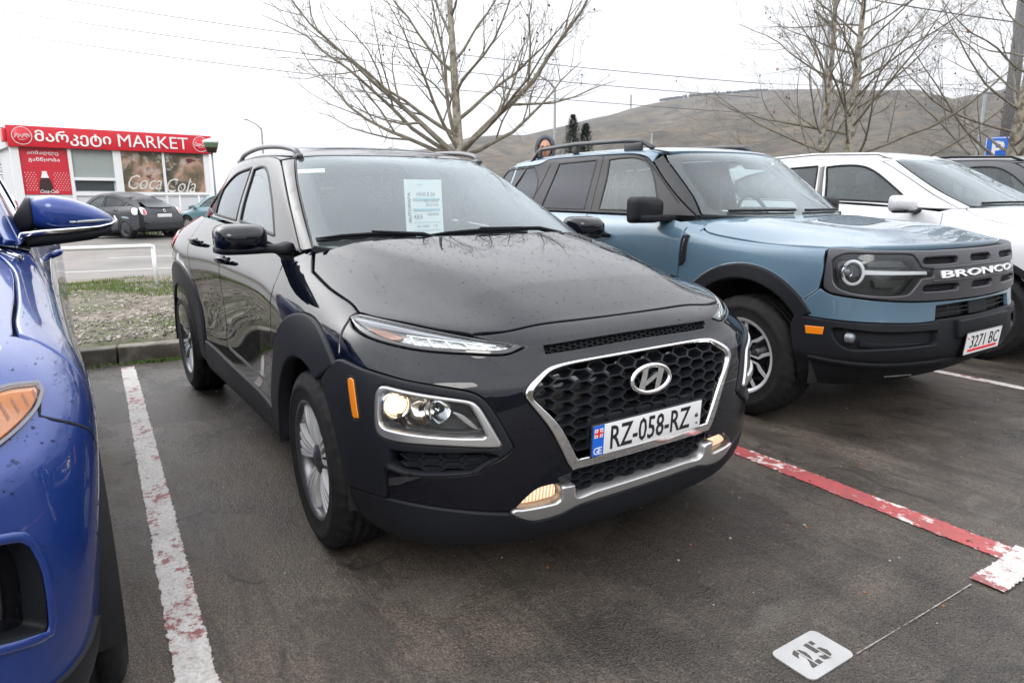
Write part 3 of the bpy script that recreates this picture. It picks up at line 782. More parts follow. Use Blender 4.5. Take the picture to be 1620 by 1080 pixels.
# ---------------- black crossover: master surfaces ----------------
KX = [None]
def kona_data():
    # columns: F0..F4 front (F4 corner), S0.. sides, R rear
    rows = []
    def row(front, sides, rear): rows.append(front+sides+rear)
    sx = [.33, 0, -.38, -.80, -1.30, -1.80, -2.25, -2.60, -2.95]
    def S(ys, zs, x0=None):
        xs = list(sx)
        if x0: xs[0] = x0
        return [(x, y, z) for x, y, z in zip(xs, ys, zs if isinstance(zs, list) else [zs]*9)]
    row([(.755, 0, .185), (.745, .27, .185), (.715, .50, .195), (.625, .68, .205), (.50, .78, .215)],
        S([.79, .80, .80, .80, .80, .80, .80, .80, .79], .21), [(-3.12, .68, .26), (-3.2, .42, .27), (-3.22, 0, .27)])
    row([(.80, 0, .235), (.79, .27, .235), (.76, .50, .245), (.675, .70, .26), (.545, .815, .27)],
        S([.865, .875, .86, .845, .845, .845, .855, .87, .86], .28), [(-3.2, .75, .33), (-3.29, .45, .34), (-3.31, 0, .34)])
    row([(.825, 0, .34), (.82, .27, .34), (.79, .50, .345), (.70, .70, .36), (.565, .825, .37)],
        S([.89, .895, .88, .855, .852, .852, .87, .893, .875], .38, .36), [(-3.23, .78, .44), (-3.32, .46, .44), (-3.34, 0, .44)])
    row([(.838, 0, .46), (.833, .27, .46), (.80, .50, .465), (.715, .70, .475), (.58, .838, .485)],
        S([.897, .90, .883, .848, .841, .845, .872, .90, .88], .50, .37), [(-3.24, .785, .56), (-3.335, .46, .56), (-3.35, 0, .56)])
    row([(.836, 0, .60), (.83, .27, .60), (.795, .50, .605), (.712, .70, .61), (.578, .838, .62)],
        S([.897, .90, .880, .843, .833, .838, .864, .895, .876], .64, .37), [(-3.23, .78, .72), (-3.32, .46, .72), (-3.33, 0, .72)])
    row([(.820, 0, .73), (.813, .27, .73), (.773, .50, .735), (.688, .69, .745), (.553, .825, .755)],
        S([.887, .893, .88, .85, .842, .847, .872, .893, .873], [.77, .78, .79, .81, .83, .85, .87, .88, .88], .355), [(-3.2, .77, .88), (-3.28, .46, .88), (-3.29, 0, .88)])
    row([(.768, 0, .818), (.76, .27, .818), (.718, .50, .815), (.635, .655, .82), (.512, .78, .838)],
        S([.855, .862, .862, .842, .83, .83, .838, .85, .83], [.865, .885, .91, .935, .96, .985, 1.01, 1.03, 1.04], .335), [(-3.14, .72, 1.03), (-3.22, .42, 1.03), (-3.24, 0, 1.03)])
    row([(.695, 0, .892), (.688, .27, .892), (.66, .47, .888), (.59, .61, .892), (.46, .71, .903)],
        S([.768, .79, .80, .775, .752, .742, .73, .705, .66], [.925, .962, 1.02, 1.075, 1.12, 1.15, 1.168, 1.178, 1.17], .28), [(-3.06, .58, 1.15), (-3.12, .33, 1.15), (-3.14, 0, 1.15)])
    sheet = [[(.36, 0, 1.015), (.36, .25, 1.014), (.35, .44, 1.0), (.34, .60, .962)],
             [(-.02, 0, 1.100), (-.02, .26, 1.098), (-.02, .47, 1.080), (-.02, .65, 1.032)],
             [(-.38, 0, 1.155), (-.38, .26, 1.153), (-.38, .50, 1.135), (-.38, .68, 1.09)]]
    V, F, idx = ring_cage(rows, 4, sheet)
    cr_ = [(idx(5, i), idx(5, i+1), .45) for i in range(0, 4)]+[(idx(7, i), idx(7, i+1), .35) for i in range(2, 7)]+[(idx(7, i), idx(7, i+1), .3) for i in range(7, 14)]
    return V, F, cr_
def kona_top_data():
    rows = [
     [(-.0, 0, 1.035), (-.05, .35, 1.035), (-.17, .61, 1.04), (-.36, .74, 1.05), (-.8, .758, 1.075), (-1.3, .735, 1.12), (-1.8, .725, 1.15), (-2.25, .712, 1.165), (-2.65, .68, 1.17), (-2.98, .60, 1.14), (-3.1, .35, 1.12), (-3.13, 0, 1.12)],
     [(-.32, 0, 1.20), (-.365, .33, 1.20), (-.48, .57, 1.20), (-.64, .695, 1.205), (-.98, .705, 1.225), (-1.35, .695, 1.25), (-1.8, .685, 1.265), (-2.23, .668, 1.27), (-2.6, .635, 1.27), (-2.87, .555, 1.26), (-2.98, .33, 1.25), (-3.0, 0, 1.25)],
     [(-.655, 0, 1.36), (-.695, .31, 1.36), (-.79, .52, 1.36), (-.92, .635, 1.36), (-1.16, .645, 1.375), (-1.46, .635, 1.39), (-1.8, .628, 1.395), (-2.18, .612, 1.388), (-2.5, .582, 1.375), (-2.72, .50, 1.37), (-2.81, .3, 1.37), (-2.84, 0, 1.37)],
     [(-.955, 0, 1.492), (-.985, .29, 1.49), (-1.05, .465, 1.487), (-1.13, .56, 1.478), (-1.31, .572, 1.495), (-1.55, .57, 1.507), (-1.85, .565, 1.51), (-2.15, .552, 1.50), (-2.42, .53, 1.485), (-2.6, .45, 1.478), (-2.68, .28, 1.48), (-2.71, 0, 1.482)]]
    sheet = [[(-1.3, 0, 1.552), (-1.3, .27, 1.547), (-1.3, .43, 1.530)], [(-1.55, 0, 1.572), (-1.55, .27, 1.567), (-1.55, .43, 1.546)],
             [(-1.85, 0, 1.575), (-1.85, .27, 1.57), (-1.85, .43, 1.549)], [(-2.15, 0, 1.54), (-2.15, .27, 1.535), (-2.15, .42, 1.522)], [(-2.42, 0, 1.52), (-2.42, .27, 1.516), (-2.42, .41, 1.506)]]
    V, F, idx = ring_cage(rows, 3, sheet)
    cr_ = [(idx(k, 3), idx(k+1, 3), .35) for k in range(3)]+[(idx(3, i), idx(3, i+1), .3) for i in range(3, 9)]
    return V, F, cr_
def kona_master(): return Master(*kona_data()[:2], 4, kona_data()[2])
def kona_top_master(): return Master(*kona_top_data()[:2], 4, kona_top_data()[2])
def interp(k, v):
    if v <= k[0][0]: a, b = k[0], k[1]
    elif v >= k[-1][0]: a, b = k[-2], k[-1]
    else:
        for a, b in zip(k, k[1:]):
            if a[0] <= v <= b[0]: break
    return a[1]+(v-a[0])*(b[1]-a[1])/(b[0]-a[0])
def warped(data, xk, ys, zk, level=3, ysf=None, drop=None):
    V, F, c = data
    V = [(interp(xk, v[0]), v[1]*ys*(ysf(v[0], v[2]) if ysf else 1), interp(zk, v[2])-(drop(v[0], v[2]) if drop else 0)) for v in V]
    return Master(V, F, level, c)
# ---------------- light blue boxy SUV: master surfaces (own frame: front axle at the origin) ----------------
BR_LOC = (-.091, 2.642, 0); BR_YAW = -.009
def bronco_master():
    rows = []; sx = [.30, 0, -.42, -.90, -1.45, -1.95, -2.35, -2.68, -3.05]
    def row(front, ys, zs, rear, x0=None):
        xs = list(sx)
        if x0: xs[0] = x0
        rows.append(front+[(x, y, z) for x, y, z in zip(xs, ys, zs if isinstance(zs, list) else [zs]*9)]+rear)
    row([(.70, 0, .27), (.68, .32, .27), (.62, .62, .28), (.54, .78, .28), (.44, .85, .28)], [.88, .88, .87, .86, .86, .86, .87, .88, .86], .27, [(-3.33, .76, .32), (-3.42, .45, .32), (-3.44, 0, .32)])
    row([(.84, 0, .38), (.825, .32, .38), (.755, .62, .385), (.665, .79, .39), (.52, .89, .39)], [.925, .925, .91, .895, .895, .895, .91, .92, .90], .38, [(-3.38, .80, .42), (-3.46, .5, .42), (-3.48, 0, .42)])
    row([(.90, 0, .52), (.885, .32, .52), (.82, .62, .52), (.715, .81, .525), (.545, .905, .53)], [.932, .935, .915, .90, .90, .90, .915, .93, .91], .53, [(-3.38, .82, .56), (-3.46, .5, .56), (-3.48, 0, .56)])
    row([(.885, 0, .66), (.87, .32, .66), (.805, .62, .66), (.70, .81, .663), (.53, .905, .665)], [.932, .937, .915, .90, .90, .90, .92, .932, .91], .68, [(-3.36, .82, .70), (-3.43, .5, .70), (-3.45, 0, .70)])
    row([(.868, 0, .78), (.852, .32, .78), (.79, .62, .78), (.685, .81, .783), (.515, .905, .785)], [.930, .935, .915, .905, .905, .905, .92, .93, .91], .80, [(-3.35, .82, .84), (-3.42, .5, .84), (-3.44, 0, .84)])
    row([(.855, 0, .90), (.84, .32, .90), (.777, .62, .90), (.67, .81, .903), (.50, .90, .905)], [.918, .92, .915, .912, .912, .912, .912, .912, .90], [.91, .91, .93, .95, .96, .96, .97, .97, .97], [(-3.34, .80, .98), (-3.41, .5, .98), (-3.43, 0, .98)])
    row([(.825, 0, 1.0), (.81, .32, 1.0), (.75, .62, 1.0), (.645, .80, 1.0), (.485, .885, 1.0)], [.90, .90, .895, .885, .885, .885, .885, .88, .87], [1.0, 1.0, 1.04, 1.09, 1.09, 1.09, 1.10, 1.10, 1.10], [(-3.30, .77, 1.10), (-3.37, .5, 1.10), (-3.39, 0, 1.10)])
    row([(.785, 0, 1.035), (.77, .32, 1.035), (.71, .61, 1.033), (.605, .77, 1.03), (.45, .845, 1.028)], [.862, .858, .83, .815, .81, .81, .80, .79, .77], [1.028, 1.036, 1.10, 1.175, 1.18, 1.185, 1.19, 1.19, 1.19], [(-3.22, .70, 1.19), (-3.28, .45, 1.19), (-3.3, 0, 1.19)])
    sheet = [[(.38, 0, 1.095), (.38, .30, 1.095), (.38, .56, 1.088), (.36, .72, 1.064)],
             [(-.02, 0, 1.135), (-.02, .32, 1.132), (-.02, .58, 1.122), (-.02, .74, 1.092)],
             [(-.42, 0, 1.175), (-.42, .32, 1.172), (-.42, .58, 1.162), (-.42, .73, 1.14)]]
    V, F, idx = ring_cage(rows, 4, sheet)
    cr_ = [(idx(7, i), idx(7, i+1), .5) for i in range(0, 5)]+[(idx(7, i), idx(7, i+1), .3) for i in range(5, 14)]
    return Master(V, F, 4, cr_)
def bronco_top_master():
    rows = [
     [(-.20, 0, 1.15), (-.25, .38, 1.15), (-.36, .66, 1.155), (-.49, .78, 1.16), (-.85, .815, 1.17), (-1.45, .81, 1.175), (-1.95, .805, 1.18), (-2.4, .80, 1.185), (-2.85, .785, 1.19), (-3.18, .70, 1.18), (-3.27, .4, 1.18), (-3.3, 0, 1.18)],
     [(-.40, 0, 1.30), (-.44, .36, 1.30), (-.53, .63, 1.30), (-.63, .735, 1.30), (-.92, .765, 1.31), (-1.45, .765, 1.31), (-1.95, .76, 1.32), (-2.4, .755, 1.32), (-2.82, .74, 1.32), (-3.10, .66, 1.32), (-3.19, .38, 1.32), (-3.22, 0, 1.32)],
     [(-.60, 0, 1.45), (-.64, .34, 1.45), (-.71, .58, 1.45), (-.79, .68, 1.45), (-1.03, .71, 1.455), (-1.47, .71, 1.46), (-1.95, .708, 1.465), (-2.4, .70, 1.46), (-2.78, .685, 1.46), (-3.02, .61, 1.46), (-3.10, .35, 1.46), (-3.13, 0, 1.46)],
     [(-.79, 0, 1.595), (-.82, .32, 1.593), (-.885, .54, 1.588), (-.95, .635, 1.58), (-1.13, .655, 1.60), (-1.50, .655, 1.61), (-1.95, .652, 1.612), (-2.38, .648, 1.605), (-2.72, .63, 1.595), (-2.93, .55, 1.585), (-3.0, .32, 1.59), (-3.02, 0, 1.59)]]
    sheet = [[(-1.10, 0, 1.65), (-1.10, .30, 1.645), (-1.10, .50, 1.633)], [(-1.50, 0, 1.665), (-1.5, .30, 1.66), (-1.5, .50, 1.648)],
             [(-1.95, 0, 1.667), (-1.95, .30, 1.662), (-1.95, .50, 1.65)], [(-2.38, 0, 1.658), (-2.38, .30, 1.654), (-2.38, .5, 1.642)], [(-2.72, 0, 1.64), (-2.72, .30, 1.635), (-2.72, .48, 1.625)]]
    V, F, idx = ring_cage(rows, 3, sheet)
    cr_ = [(idx(k, 3), idx(k+1, 3), .35) for k in range(3)]+[(idx(3, i), idx(3, i+1), .4) for i in range(3, 9)]
    return Master(V, F, 4, cr_)
# other cars: the crossover's control net, re-proportioned
BL_LOC = (.35, -2.50, 0)
BL_X = [(-3.35, -3.75), (-2.6, -2.70), (-1.3, -1.35), (-.38, -.42), (0, 0), (.45, .50), (.84, .90)]
BL_Z = [(.20, .24), (.47, .52), (.72, .80), (.892, .98), (1.035, 1.13), (1.18, 1.24)]
BL_GX = [(-3.13, -3.55), (-2.6, -2.95), (-1.3, -1.35), (-.95, -1.0), (0, .0)]
BL_GZ = [(1.03, 1.12), (1.17, 1.25), (1.50, 1.62), (1.55, 1.68)]
def blue_master(): return warped(kona_data(), BL_X, 1.04, BL_Z, 4)
def blue_top_master(): return warped(kona_top_data(), BL_GX, 1.03, BL_GZ, 4)
# ---------------- black crossover (the middle of the picture) ----------------
def lin(m, r, dp):
    vs = []; fs = []; n = 24; prof = [(r-.012, .02), (r, -.03), (r, -dp+.02), (r*.5, -dp)]
    for j in range(n+1):
        a = R(-8+196*j/n)
        for rr, y in prof: vs.append((rr*math.cos(a), y, rr*math.sin(a)))
    for j in range(n):
        for i in range(3): fs.append((j*4+i, j*4+i+1, (j+1)*4+i+1, (j+1)*4+i))
    m.add(vs, fs, 0, True)
def build_kona():
    K = kona_master(); G = kona_top_master(); fx = 0.0; rx = -2.6; wz = .334
    car = empty('parked_car', (0, 0, 0), 0, 'glossy black crossover with its lights on and a price sheet in the windscreen', 'car')
    bp, pl = 'black_paint', 'plastic'
    # outlines, C view = (arc length round the nose, height)
    cl_top = [(1.04, .756, 1), (.981, .789), (.873, .778), (.75, .757), (.664, .743), (.583, .724), (.544, .691), (.499, .605), (.478, .553, 1), (.499, .531), (.55, .502), (.574, .482), (.746, .476), (.803, .488, 1), (.808, .44), (.812, .385, 1)]
    def shrink(pts, d):  # move a side's boundary a gap's width
        return [(p[0]+d[0], p[1]+d[1])+tuple(p[2:]) for p in pts]
    drl_o = [(1.022, .906, 1), (.997, .915), (.86, .905), (.719, .889), (.60, .872), (.50, .855), (.438, .840, 1), (.494, .822), (.599, .828), (.70, .834), (.779, .843), (.886, .862), (.96, .882)]
    half = [(.16, .887), (.372, .884), (.53, .869), (.575, .861, 1), (.432, .836, 1), (.494, .818), (.599, .824), (.70, .830), (.779, .839), (.886, .858), (.975, .880, 1), (1.0, .83), (.988, .792, 1)]
    lower = [(p[0], p[1]+.003)+tuple(p[2:]) for p in cl_top[1:8]]+[(.474, .553, 1)]+[(p[0]-.003, p[1]-.003)+tuple(p[2:]) for p in cl_top[9:13]]+[(.80, .484, 1), (.804, .44), (.808, .388, 1)]
    bot = [(.674, .373), (.484, .342, 1), (.472, .349), (.437, .386), (.403, .408), (.335, .411), (.303, .411, 1), (.301, .440, 1), (.15, .444)]
    hoodT = [(.6895, 0), (.6865, .18), (.676, .341), (.668, .47), (.640, .572, 1), (.545, .655), (.383, .7465), (.282, .782, 1)]
    half = conv(K, 'T', [(p[0]+.0065, p[1]) for p in hoodT[1:5]], 'C'); half[-1] = half[-1]+(1,)
    half += [(.432, .836, 1), (.494, .818), (.599, .824), (.70, .830), (.779, .839), (.886, .858), (.975, .880), (1.012, .898, 1), (1.001, .83), (.993, .792, 1)]
    hc = half+lower+bot
    outl = hc+mir(hc)
    chr_o = [(.30, .447, 1), (.318, .470), (.374, .59), (.44, .69), (.446, .712), (.43, .737), (.38, .770), (.345, .779), (.28, .784), (.12, .7865)]
    gr_hole = chr_o+mir(chr_o)
    slot = [(.372, .812, 1), (.375, .836, 1), (.20, .8415), (0, .843), (-.20, .8415), (-.375, .836, 1), (-.372, .812, 1), (0, .818)]
    patch('front_bumper', bp, car, K, 'C', outl, [gr_hole, slot], .028, 0, .003, .02)
    # chrome frame round the grille: narrow along the top, broad at the flanks and foot
    chr_i = [(.284, .480, 1), (.345, .600), (.418, .690), (.421, .708), (.409, .728), (.372, .757), (.335, .768), (.27, .774), (.12, .777)]
    g = patch('grille', 'gloss_black', car, K, 'C', gr_hole, [], .04, -.055, .002, .004)
    patch('chrome_frame', 'chrome', g, K, 'C', [(p[0]*.996, p[1])+tuple(p[2:]) for p in gr_hole], [chr_i+mir(chr_i)], .02, .006, .005, .05, rnd=.8)
    hexfill('grille_mesh', ['plastic', 'gloss_black'], g, K, 'C', chr_i+mir(chr_i), .086, .0375, -.012, -.046, skip=lambda c: abs(c.x) < .235 and .50 < c.y < .56)
    b_ = MB(); b_.box((.808, 0, .545), (.02, .50, .11), bev=.01); b_.build('plate_holder', pl, g)
    hexfill('vent_mesh', ['plastic', 'dark'], g, K, 'C', slot, .030, .0125, -.010, -.022)
    patch('vent_back', 'dark', g, K, 'C', slot, [], .04, -.024, .001, .003)
    # emblem: oval ring with slanted letter
    e = MB(); c0, n0 = K.lift('C', (0, .694)); c0 = c0+n0*.014; up = Vector((0, 0, 1))-n0*n0.z; up.normalize(); rt = up.cross(n0)
    ring = [c0+rt*math.cos(a)*.087+up*math.sin(a)*.0445 for a in [2*math.pi*i/48 for i in range(49)]]
    e.tube(ring, .0085, 8, caps=False)
    def EP(a, b, d=.0): return c0+rt*a+up*b+n0*(d+.004)
    def bar(pp, th=.010):
        n = len(pp); vs = [EP(*p) for p in pp]+[EP(p[0], p[1], -th) for p in pp]
        e.add(vs, [tuple(t) for t in tess(pp)]+[(i, (i+1) % n, n+(i+1) % n, n+i) for i in range(n)], 0, False)
    sg = -1 if rt.y < 0 else 1
    def q(l): return [(a*sg, b) for a, b in l]
    bar(q([(-.062, -.026), (-.036, -.037), (-.012, .034), (-.024, .040), (-.034, .036)])); bar(q([(.062, .026), (.036, .037), (.012, -.034), (.024, -.040), (.034, -.036)]))
    bar(q([(-.034, -.022), (-.026, -.004), (.002, .010), (.034, .022), (.026, .004), (-.002, -.010)]), .012)
    e.build('emblem', 'chrome', car)
    # registration plate
    c1, n1 = K.lift('C', (0, .528)); c1 = Vector((.842, 0, .528)); n1 = Vector((.998, 0, -.05)); up = Vector((.05, 0, .998)); rt = Vector((0, 1, 0))
    def plate(parent, c, rt, up, w_, h_, txt, country=None, tw=None, th=.075, offx=.02):
        nn = rt.cross(up); Rm = Matrix((nn, rt, up)).transposed()
        m = MB(); m.box(c, (.004, w_, h_), rot=Rm, bev=.002); p = m.build('licence_plate', 'plate_frame', parent)
        m = MB(); m.box(c+nn*.0022, (.003, w_-.010, h_-.010), rot=Rm, bev=.001); m.build('plate_face', 'plate_white', p)
        if txt: text_obj('plate_text', txt, 'ink', p, c+nn*.0038+rt*offx, rt, up, tw, th, .0008, .012)
        return p, nn, Rm
    P, nn, Rm = plate(car, c1, rt, up, .52, .112, 'RZ-058-RZ', tw=.378, th=.082, offx=.010)
    m = MB(); m.box(c1+nn*.003-rt*.232, (.003, .047, .102), rot=Rm); m.build('country_band', 'plate_blue', P)
    for ch, dx in (('G', -.0085), ('E', .0095)): text_obj('band_letter', ch, 'plate_white', P, c1+nn*.0046-rt*(.232-dx)-up*.034, rt, up, None, .024, .0006, .01)
    m = MB(); fc = c1+nn*.0048-rt*.232+up*.026
    m.box(fc, (.001, .036, .030), rot=Rm); m.build('flag', 'plate_white', P)
    m = MB(); m.box(fc+nn*.001, (.001, .036, .006), rot=Rm); m.box(fc+nn*.0011, (.001, .007, .030), rot=Rm)
    for a in (-.0115, .0115):
        for b in (-.009, .009): m.box(fc+nn*.0012+rt*a+up*b, (.001, .005, .0016), rot=Rm); m.box(fc+nn*.0013+rt*a+up*b, (.001, .0016, .005), rot=Rm)
    m.build('flag_cross', 'red_flat', P)
    m = MB(); m.lathe([(0, .003), (.007, .003), (.0075, 0)], 16, 'x', c1+nn*.0035+rt*.232+up*.0); m.lathe([(0, .002), (.004, .002), (.0045, 0)], 12, 'x', c1+nn*.0035+rt*.236-up*.03); m.build('plate_screw', 'rim_dark', P)
    # lower air intake, silver skid strip, black lip
    low = [(.303, .408, 1), (.284, .352, 1), (.15, .350), (0, .350), (-.15, .350), (-.284, .352, 1), (-.303, .408, 1), (-.301, .436, 1), (-.15, .441), (0, .442), (.15, .441), (.301, .436, 1)]
    g2 = patch('lower_grille', 'dark', car, K, 'C', low, [], .04, -.06, .002, .004)
    hexfill('grille_mesh', ['plastic', 'dark'], g2, K, 'C', low, .062, .0295, -.022, -.05)
    sk = [(0, .348), (.20, .348), (.279, .344), (.292, .392, 1), (.334, .395, 1), (.333, .356, 1), (.350, .342), (.456, .343), (.472, .346), (.486, .337, 1), (.455, .312), (.423, .296), (.38, .294), (.331, .299), (.265, .315), (.12, .316)]
    ck = sk+mir(sk[1:])
    patch('skid_trim', 'satin_silver', car, K, 'C', sk[:-1]+[(.12, .316), (0, .316)]+mir(sk[1:-1]) if False else sk+[(0, .316)]+mir(sk[1:]), [], .03, .008, .005, .05, rnd=.7)
    lip = [(0, .312), (.265, .311), (.331, .295), (.38, .290), (.423, .292), (.487, .334, 1), (.674, .369), (.81, .381), (.93, .377), (.975, .358, 1), (.985, .25, 1), (.90, .236), (.745, .228), (.48, .215), (.25, .208)]
    patch('bumper_lip', pl, car, K, 'C', lip+[(0, .207)]+mir(lip[1:]), [], .035, .006, .006, .05)
    # lamp pods and cladding at both corners
    open_ = [(.972, .372, 1), (.985, .45), (1.008, .527), (1.05, .615), (1.104, .694, 1)]
    lamp_o = [(.827, .708), (.816, .735), (.793, .739), (.590, .703), (.562, .678), (.510, .571, 1), (.516, .560), (.645, .574), (.787, .584), (.822, .608)]
    lamp_i = [(.809, .715), (.792, .724, 1), (.60, .695), (.579, .670), (.549, .603, 1), (.557, .595), (.773, .614), (.807, .630)]
    slot2 = [(.790, .500, 1), (.784, .552, 1), (.56, .546), (.512, .531, 1), (.558, .508), (.586, .488), (.74, .484)]
    for s in (1, -1):
        T = {'side': s}
        cb = patch('corner_cladding', pl, car, K, 'C', cl_top+[(.90, .385)]+open_, [lamp_o, slot2], .03, .010, .008, .05, **T)
        hexfill('slot_mesh', ['plastic', 'plastic'], cb, K, 'C', slot2, .07, .026, -.012, -.022, **T)
        # main lamp
        hl = patch('headlamp', 'satin_silver', car, K, 'C', lamp_o, [lamp_i], .02, .016, .007, .07, rnd=.8, **T)
        patch('lamp_housing', 'lamp_inner', hl, K, 'C', lamp_i, [], .03, -.075, .001, .001, **T)
        wl = patch('lamp_wall', 'lamp_inner', hl, K, 'C', [(p[0]*1.0, p[1]) for p in lamp_i], [[(.80, .71), (.60, .688), (.565, .61), (.795, .636)]], .03, -.02, .002, .055, **T)
        p0, nn0 = K.lift('C', (.763, .681), s); ax = Vector((1, s*.12, 0)).normalized(); p0 = p0-ax*.045
        def disc(name, mat, p, prof, n=32):
            m = MB(); up_ = Vector((0, 0, 1)); r_ = up_.cross(ax).normalized(); up2 = ax.cross(r_)
            m.X = Matrix.Translation(p) @ Matrix((ax, r_, up2)).transposed().to_4x4(); m.lathe(prof, n, 'x'); return m.build(name, mat, hl)
        disc('projector_ring', 'chrome', p0, [(.036, .012), (.040, .020), (.045, .020), (.047, -.02)])
        disc('projector_lens', 'lamp_warm', p0, [(0, .034), (.014, .031), (.025, .024), (.033, .013), (.036, .0)])
        p2, _ = K.lift('C', (.712, .668), s); disc('reflector', 'lamp_bowl', p2-ax*.085, [(.0, .0), (.03, .012), (.050, .03), (.060, .055)])
        p3, _ = K.lift('C', (.655, .668), s); disc('reflector', 'chrome', p3-ax*.088, [(.0, .0), (.02, .008), (.036, .022), (.044, .05)]); disc('bulb', 'chrome', p3-ax*.07, [(0, .03), (.008, .026), (.009, 0)])
        patch('inner_bezel', 'satin_silver', hl, K, 'C', [(.60, .655), (.63, .665), (.575, .612), (.56, .61)], [], .02, -.03, .003, .01, **T)
        patch('lamp_lens', 'lens', hl, K, 'C', [(p[0], p[1])+tuple(p[2:]) for p in lamp_i], [], .03, .006, .002, .003, **T)
        # side marker
        mk = [(.926, .738), (.921, .744), (.904, .742), (.880, .632, 1), (.896, .628), (.902, .632)]
        patch('side_marker', 'amber', car, K, 'C', mk, [], .02, .014, .002, .006, **T)
        strip('marker_frame', 'dark', car, K, 'C', [(.932, .742), (.925, .750), (.904, .748), (.90, .742), (.874, .632), (.90, .618), (.908, .632)], .006, .010, closed=True, **T)
        # daytime lamp
        dl = patch('daytime_lamp', 'gloss_black', car, K, 'C', drl_o, [[(1.012, .904, 1), (.99, .909), (.86, .9), (.72, .884), (.60, .867), (.47, .845, 1), (.50, .834), (.60, .839), (.70, .844), (.775, .851), (.87, .869), (.95, .889)]], .02, .001, .003, .03, **T)
        inn = [(1.010, .9035, 1), (.99, .908), (.86, .899), (.72, .883), (.60, .866), (.472, .845, 1), (.50, .835), (.60, .840), (.70, .845), (.775, .852), (.87, .870), (.95, .890)]
        patch('reflector', 'drl_silver', dl, K, 'C', inn, [], .02, -.022, .001, .001, **T)
        patch('turn_lamp', 'amber_dim', dl, K, 'C', [(.90, .882), (.93, .893), (.85, .885), (.80, .872), (.83, .866)], [], .012, -.012, .002, .008, **T)
        patch('lens_top', 'drl_grey', dl, K, 'C', [(1.0, .905), (.97, .907), (.86, .8985), (.72, .882), (.60, .865), (.49, .847), (.60, .860), (.72, .875), (.86, .889)], [], .02, -.006, .001, .005, **T)
        for k in range(5):
            a = .765-k*.054; b = a-.058; z0 = .853-(.765-a)*.07; z1 = .875-(.765-a)*.085
            strip('led_bar', 'led_white', dl, K, 'C', [(a+.012, z1-.001), (a-.012, z0, 1), (b+.02, z0-.004)], .0045, -.012, **T)
        strip('led_bar', 'led_white', dl, K, 'C', [(.79, .8765), (.65, .864), (.52, .849)], .003, -.010, **T)
        strip('led_bar', 'led_white', dl, K, 'C', [(.985, .895), (.94, .883), (.90, .869), (.80, .858)], [.012, .010, .005], -.014, **T)
        patch('lamp_lens', 'lens', dl, K, 'C', inn, [], .02, .001, .001, .002, **T)
        # fog lamp
        fg_ = [(.472, .347, 1), (.437, .384), (.403, .405), (.36, .407), (.336, .404, 1), (.334, .358), (.349, .345), (.456, .345)]
        fl = patch('fog_lamp', 'lamp_bowl2', car, K, 'C', fg_, [], .02, -.035, .002, .002, **T)
        patch('fog_glass', 'lamp_warm2', fl, K, 'C', [(.455, .352), (.43, .380), (.39, .398), (.35, .398), (.345, .36), (.36, .353)], [], .02, -.02, .003, .008, **T)
        patch('lamp_lens', 'lens', fl, K, 'C', fg_, [], .02, .001, .001, .003, **T)
        # fender
        fo = [(-.47, 1.045, 1)]+conv(K, 'T', [(-.345, .724, 1), (-.205, .776, 1), (0, .785), (.19, .781), (.272, .789, 1)], 'S')+conv(K, 'C', [(1.027, .907, 1), (1.019, .895), (1.006, .83), (.999, .795, 1)], 'S')+[(x, z, 1) if i in (0,) else (x, z) for i, (x, z) in enumerate(circ(0, .334, .548, 54, 184, 12))]+[(-.575, .36, 1), (-.600, .42), (-.572, .55), (-.49, .74), (-.462, .90)]
        patch('fender', bp, car, K, 'S', fo, [], .035, 0, .003, .02, **T)
        # doors
        fd = [(-.476, 1.042, 1), (-.468, .90), (-.496, .74), (-.578, .55), (-.606, .42), (-.612, .402, 1), (-1.0, .405), (-1.50, .415, 1), (-1.528, .46), (-1.556, .8), (-1.553, 1.134, 1), (-1.3, 1.112), (-.8, 1.067)]
        d1 = patch('front_door', bp, car, K, 'S', fd, [], .04, 0, .003, .02, **T)
        rd = [(-1.562, .8), (-1.559, 1.135, 1), (-1.8, 1.144), (-2.1, 1.157), (-2.40, 1.164, 1), (-2.385, 1.05), (-2.31, .93), (-2.17, .74), (-2.075, .56), (-2.04, .44, 1), (-1.8, .43), (-1.508, .417, 1), (-1.535, .47)]
        d2 = patch('rear_door', bp, car, K, 'S', rd, [], .04, 0, .003, .02, **T)
        qp = [(-2.406, 1.163, 1), (-2.7, 1.168), (-3.02, 1.14, 1), (-3.08, 1.0), (-3.14, .80), (-3.15, .62, 1)]+circ(rx, .334, .548, 30, 168, 10)+[(-2.045, .44, 1), (-2.082, .56), (-2.177, .74), (-2.317, .93), (-2.392, 1.05)]
        patch('quarter_panel', bp, car, K, 'S', qp, [], .04, 0, .003, .02, **T)
        tl = [(-2.98, 1.06), (-2.80, 1.03), (-2.84, .96), (-3.05, .93), (-3.10, .96), (-3.08, 1.05)]
        patch('tail_lamp', 'red_lens', car, K, 'S', tl, [], .03, .006, .004, .01, **T)
        # arch trims and sill
        ao = circ(0, .334, .545, 52, 186, 14); ai = circ(0, .334, .388, 186, 64, 14)
        patch('wheel_arch_trim', pl, car, K, 'S', [(p[0], p[1], 1) if i in (0, 14) else p for i, p in enumerate(ao)]+[(p[0], p[1], 1) if i in (0, 14) else p for i, p in enumerate(ai)], [], .03, .012, .010, .05, **T)
        ao = circ(rx, .334, .545, -4, 176, 16); ai = circ(rx, .334, .388, 176, -4, 16)
        patch('wheel_arch_trim', pl, car, K, 'S', [(p[0], p[1], 1) if i in (0, 16) else p for i, p in enumerate(ao)]+[(p[0], p[1], 1) if i in (0, 16) else p for i, p in enumerate(ai)], [], .03, .012, .010, .05, **T)
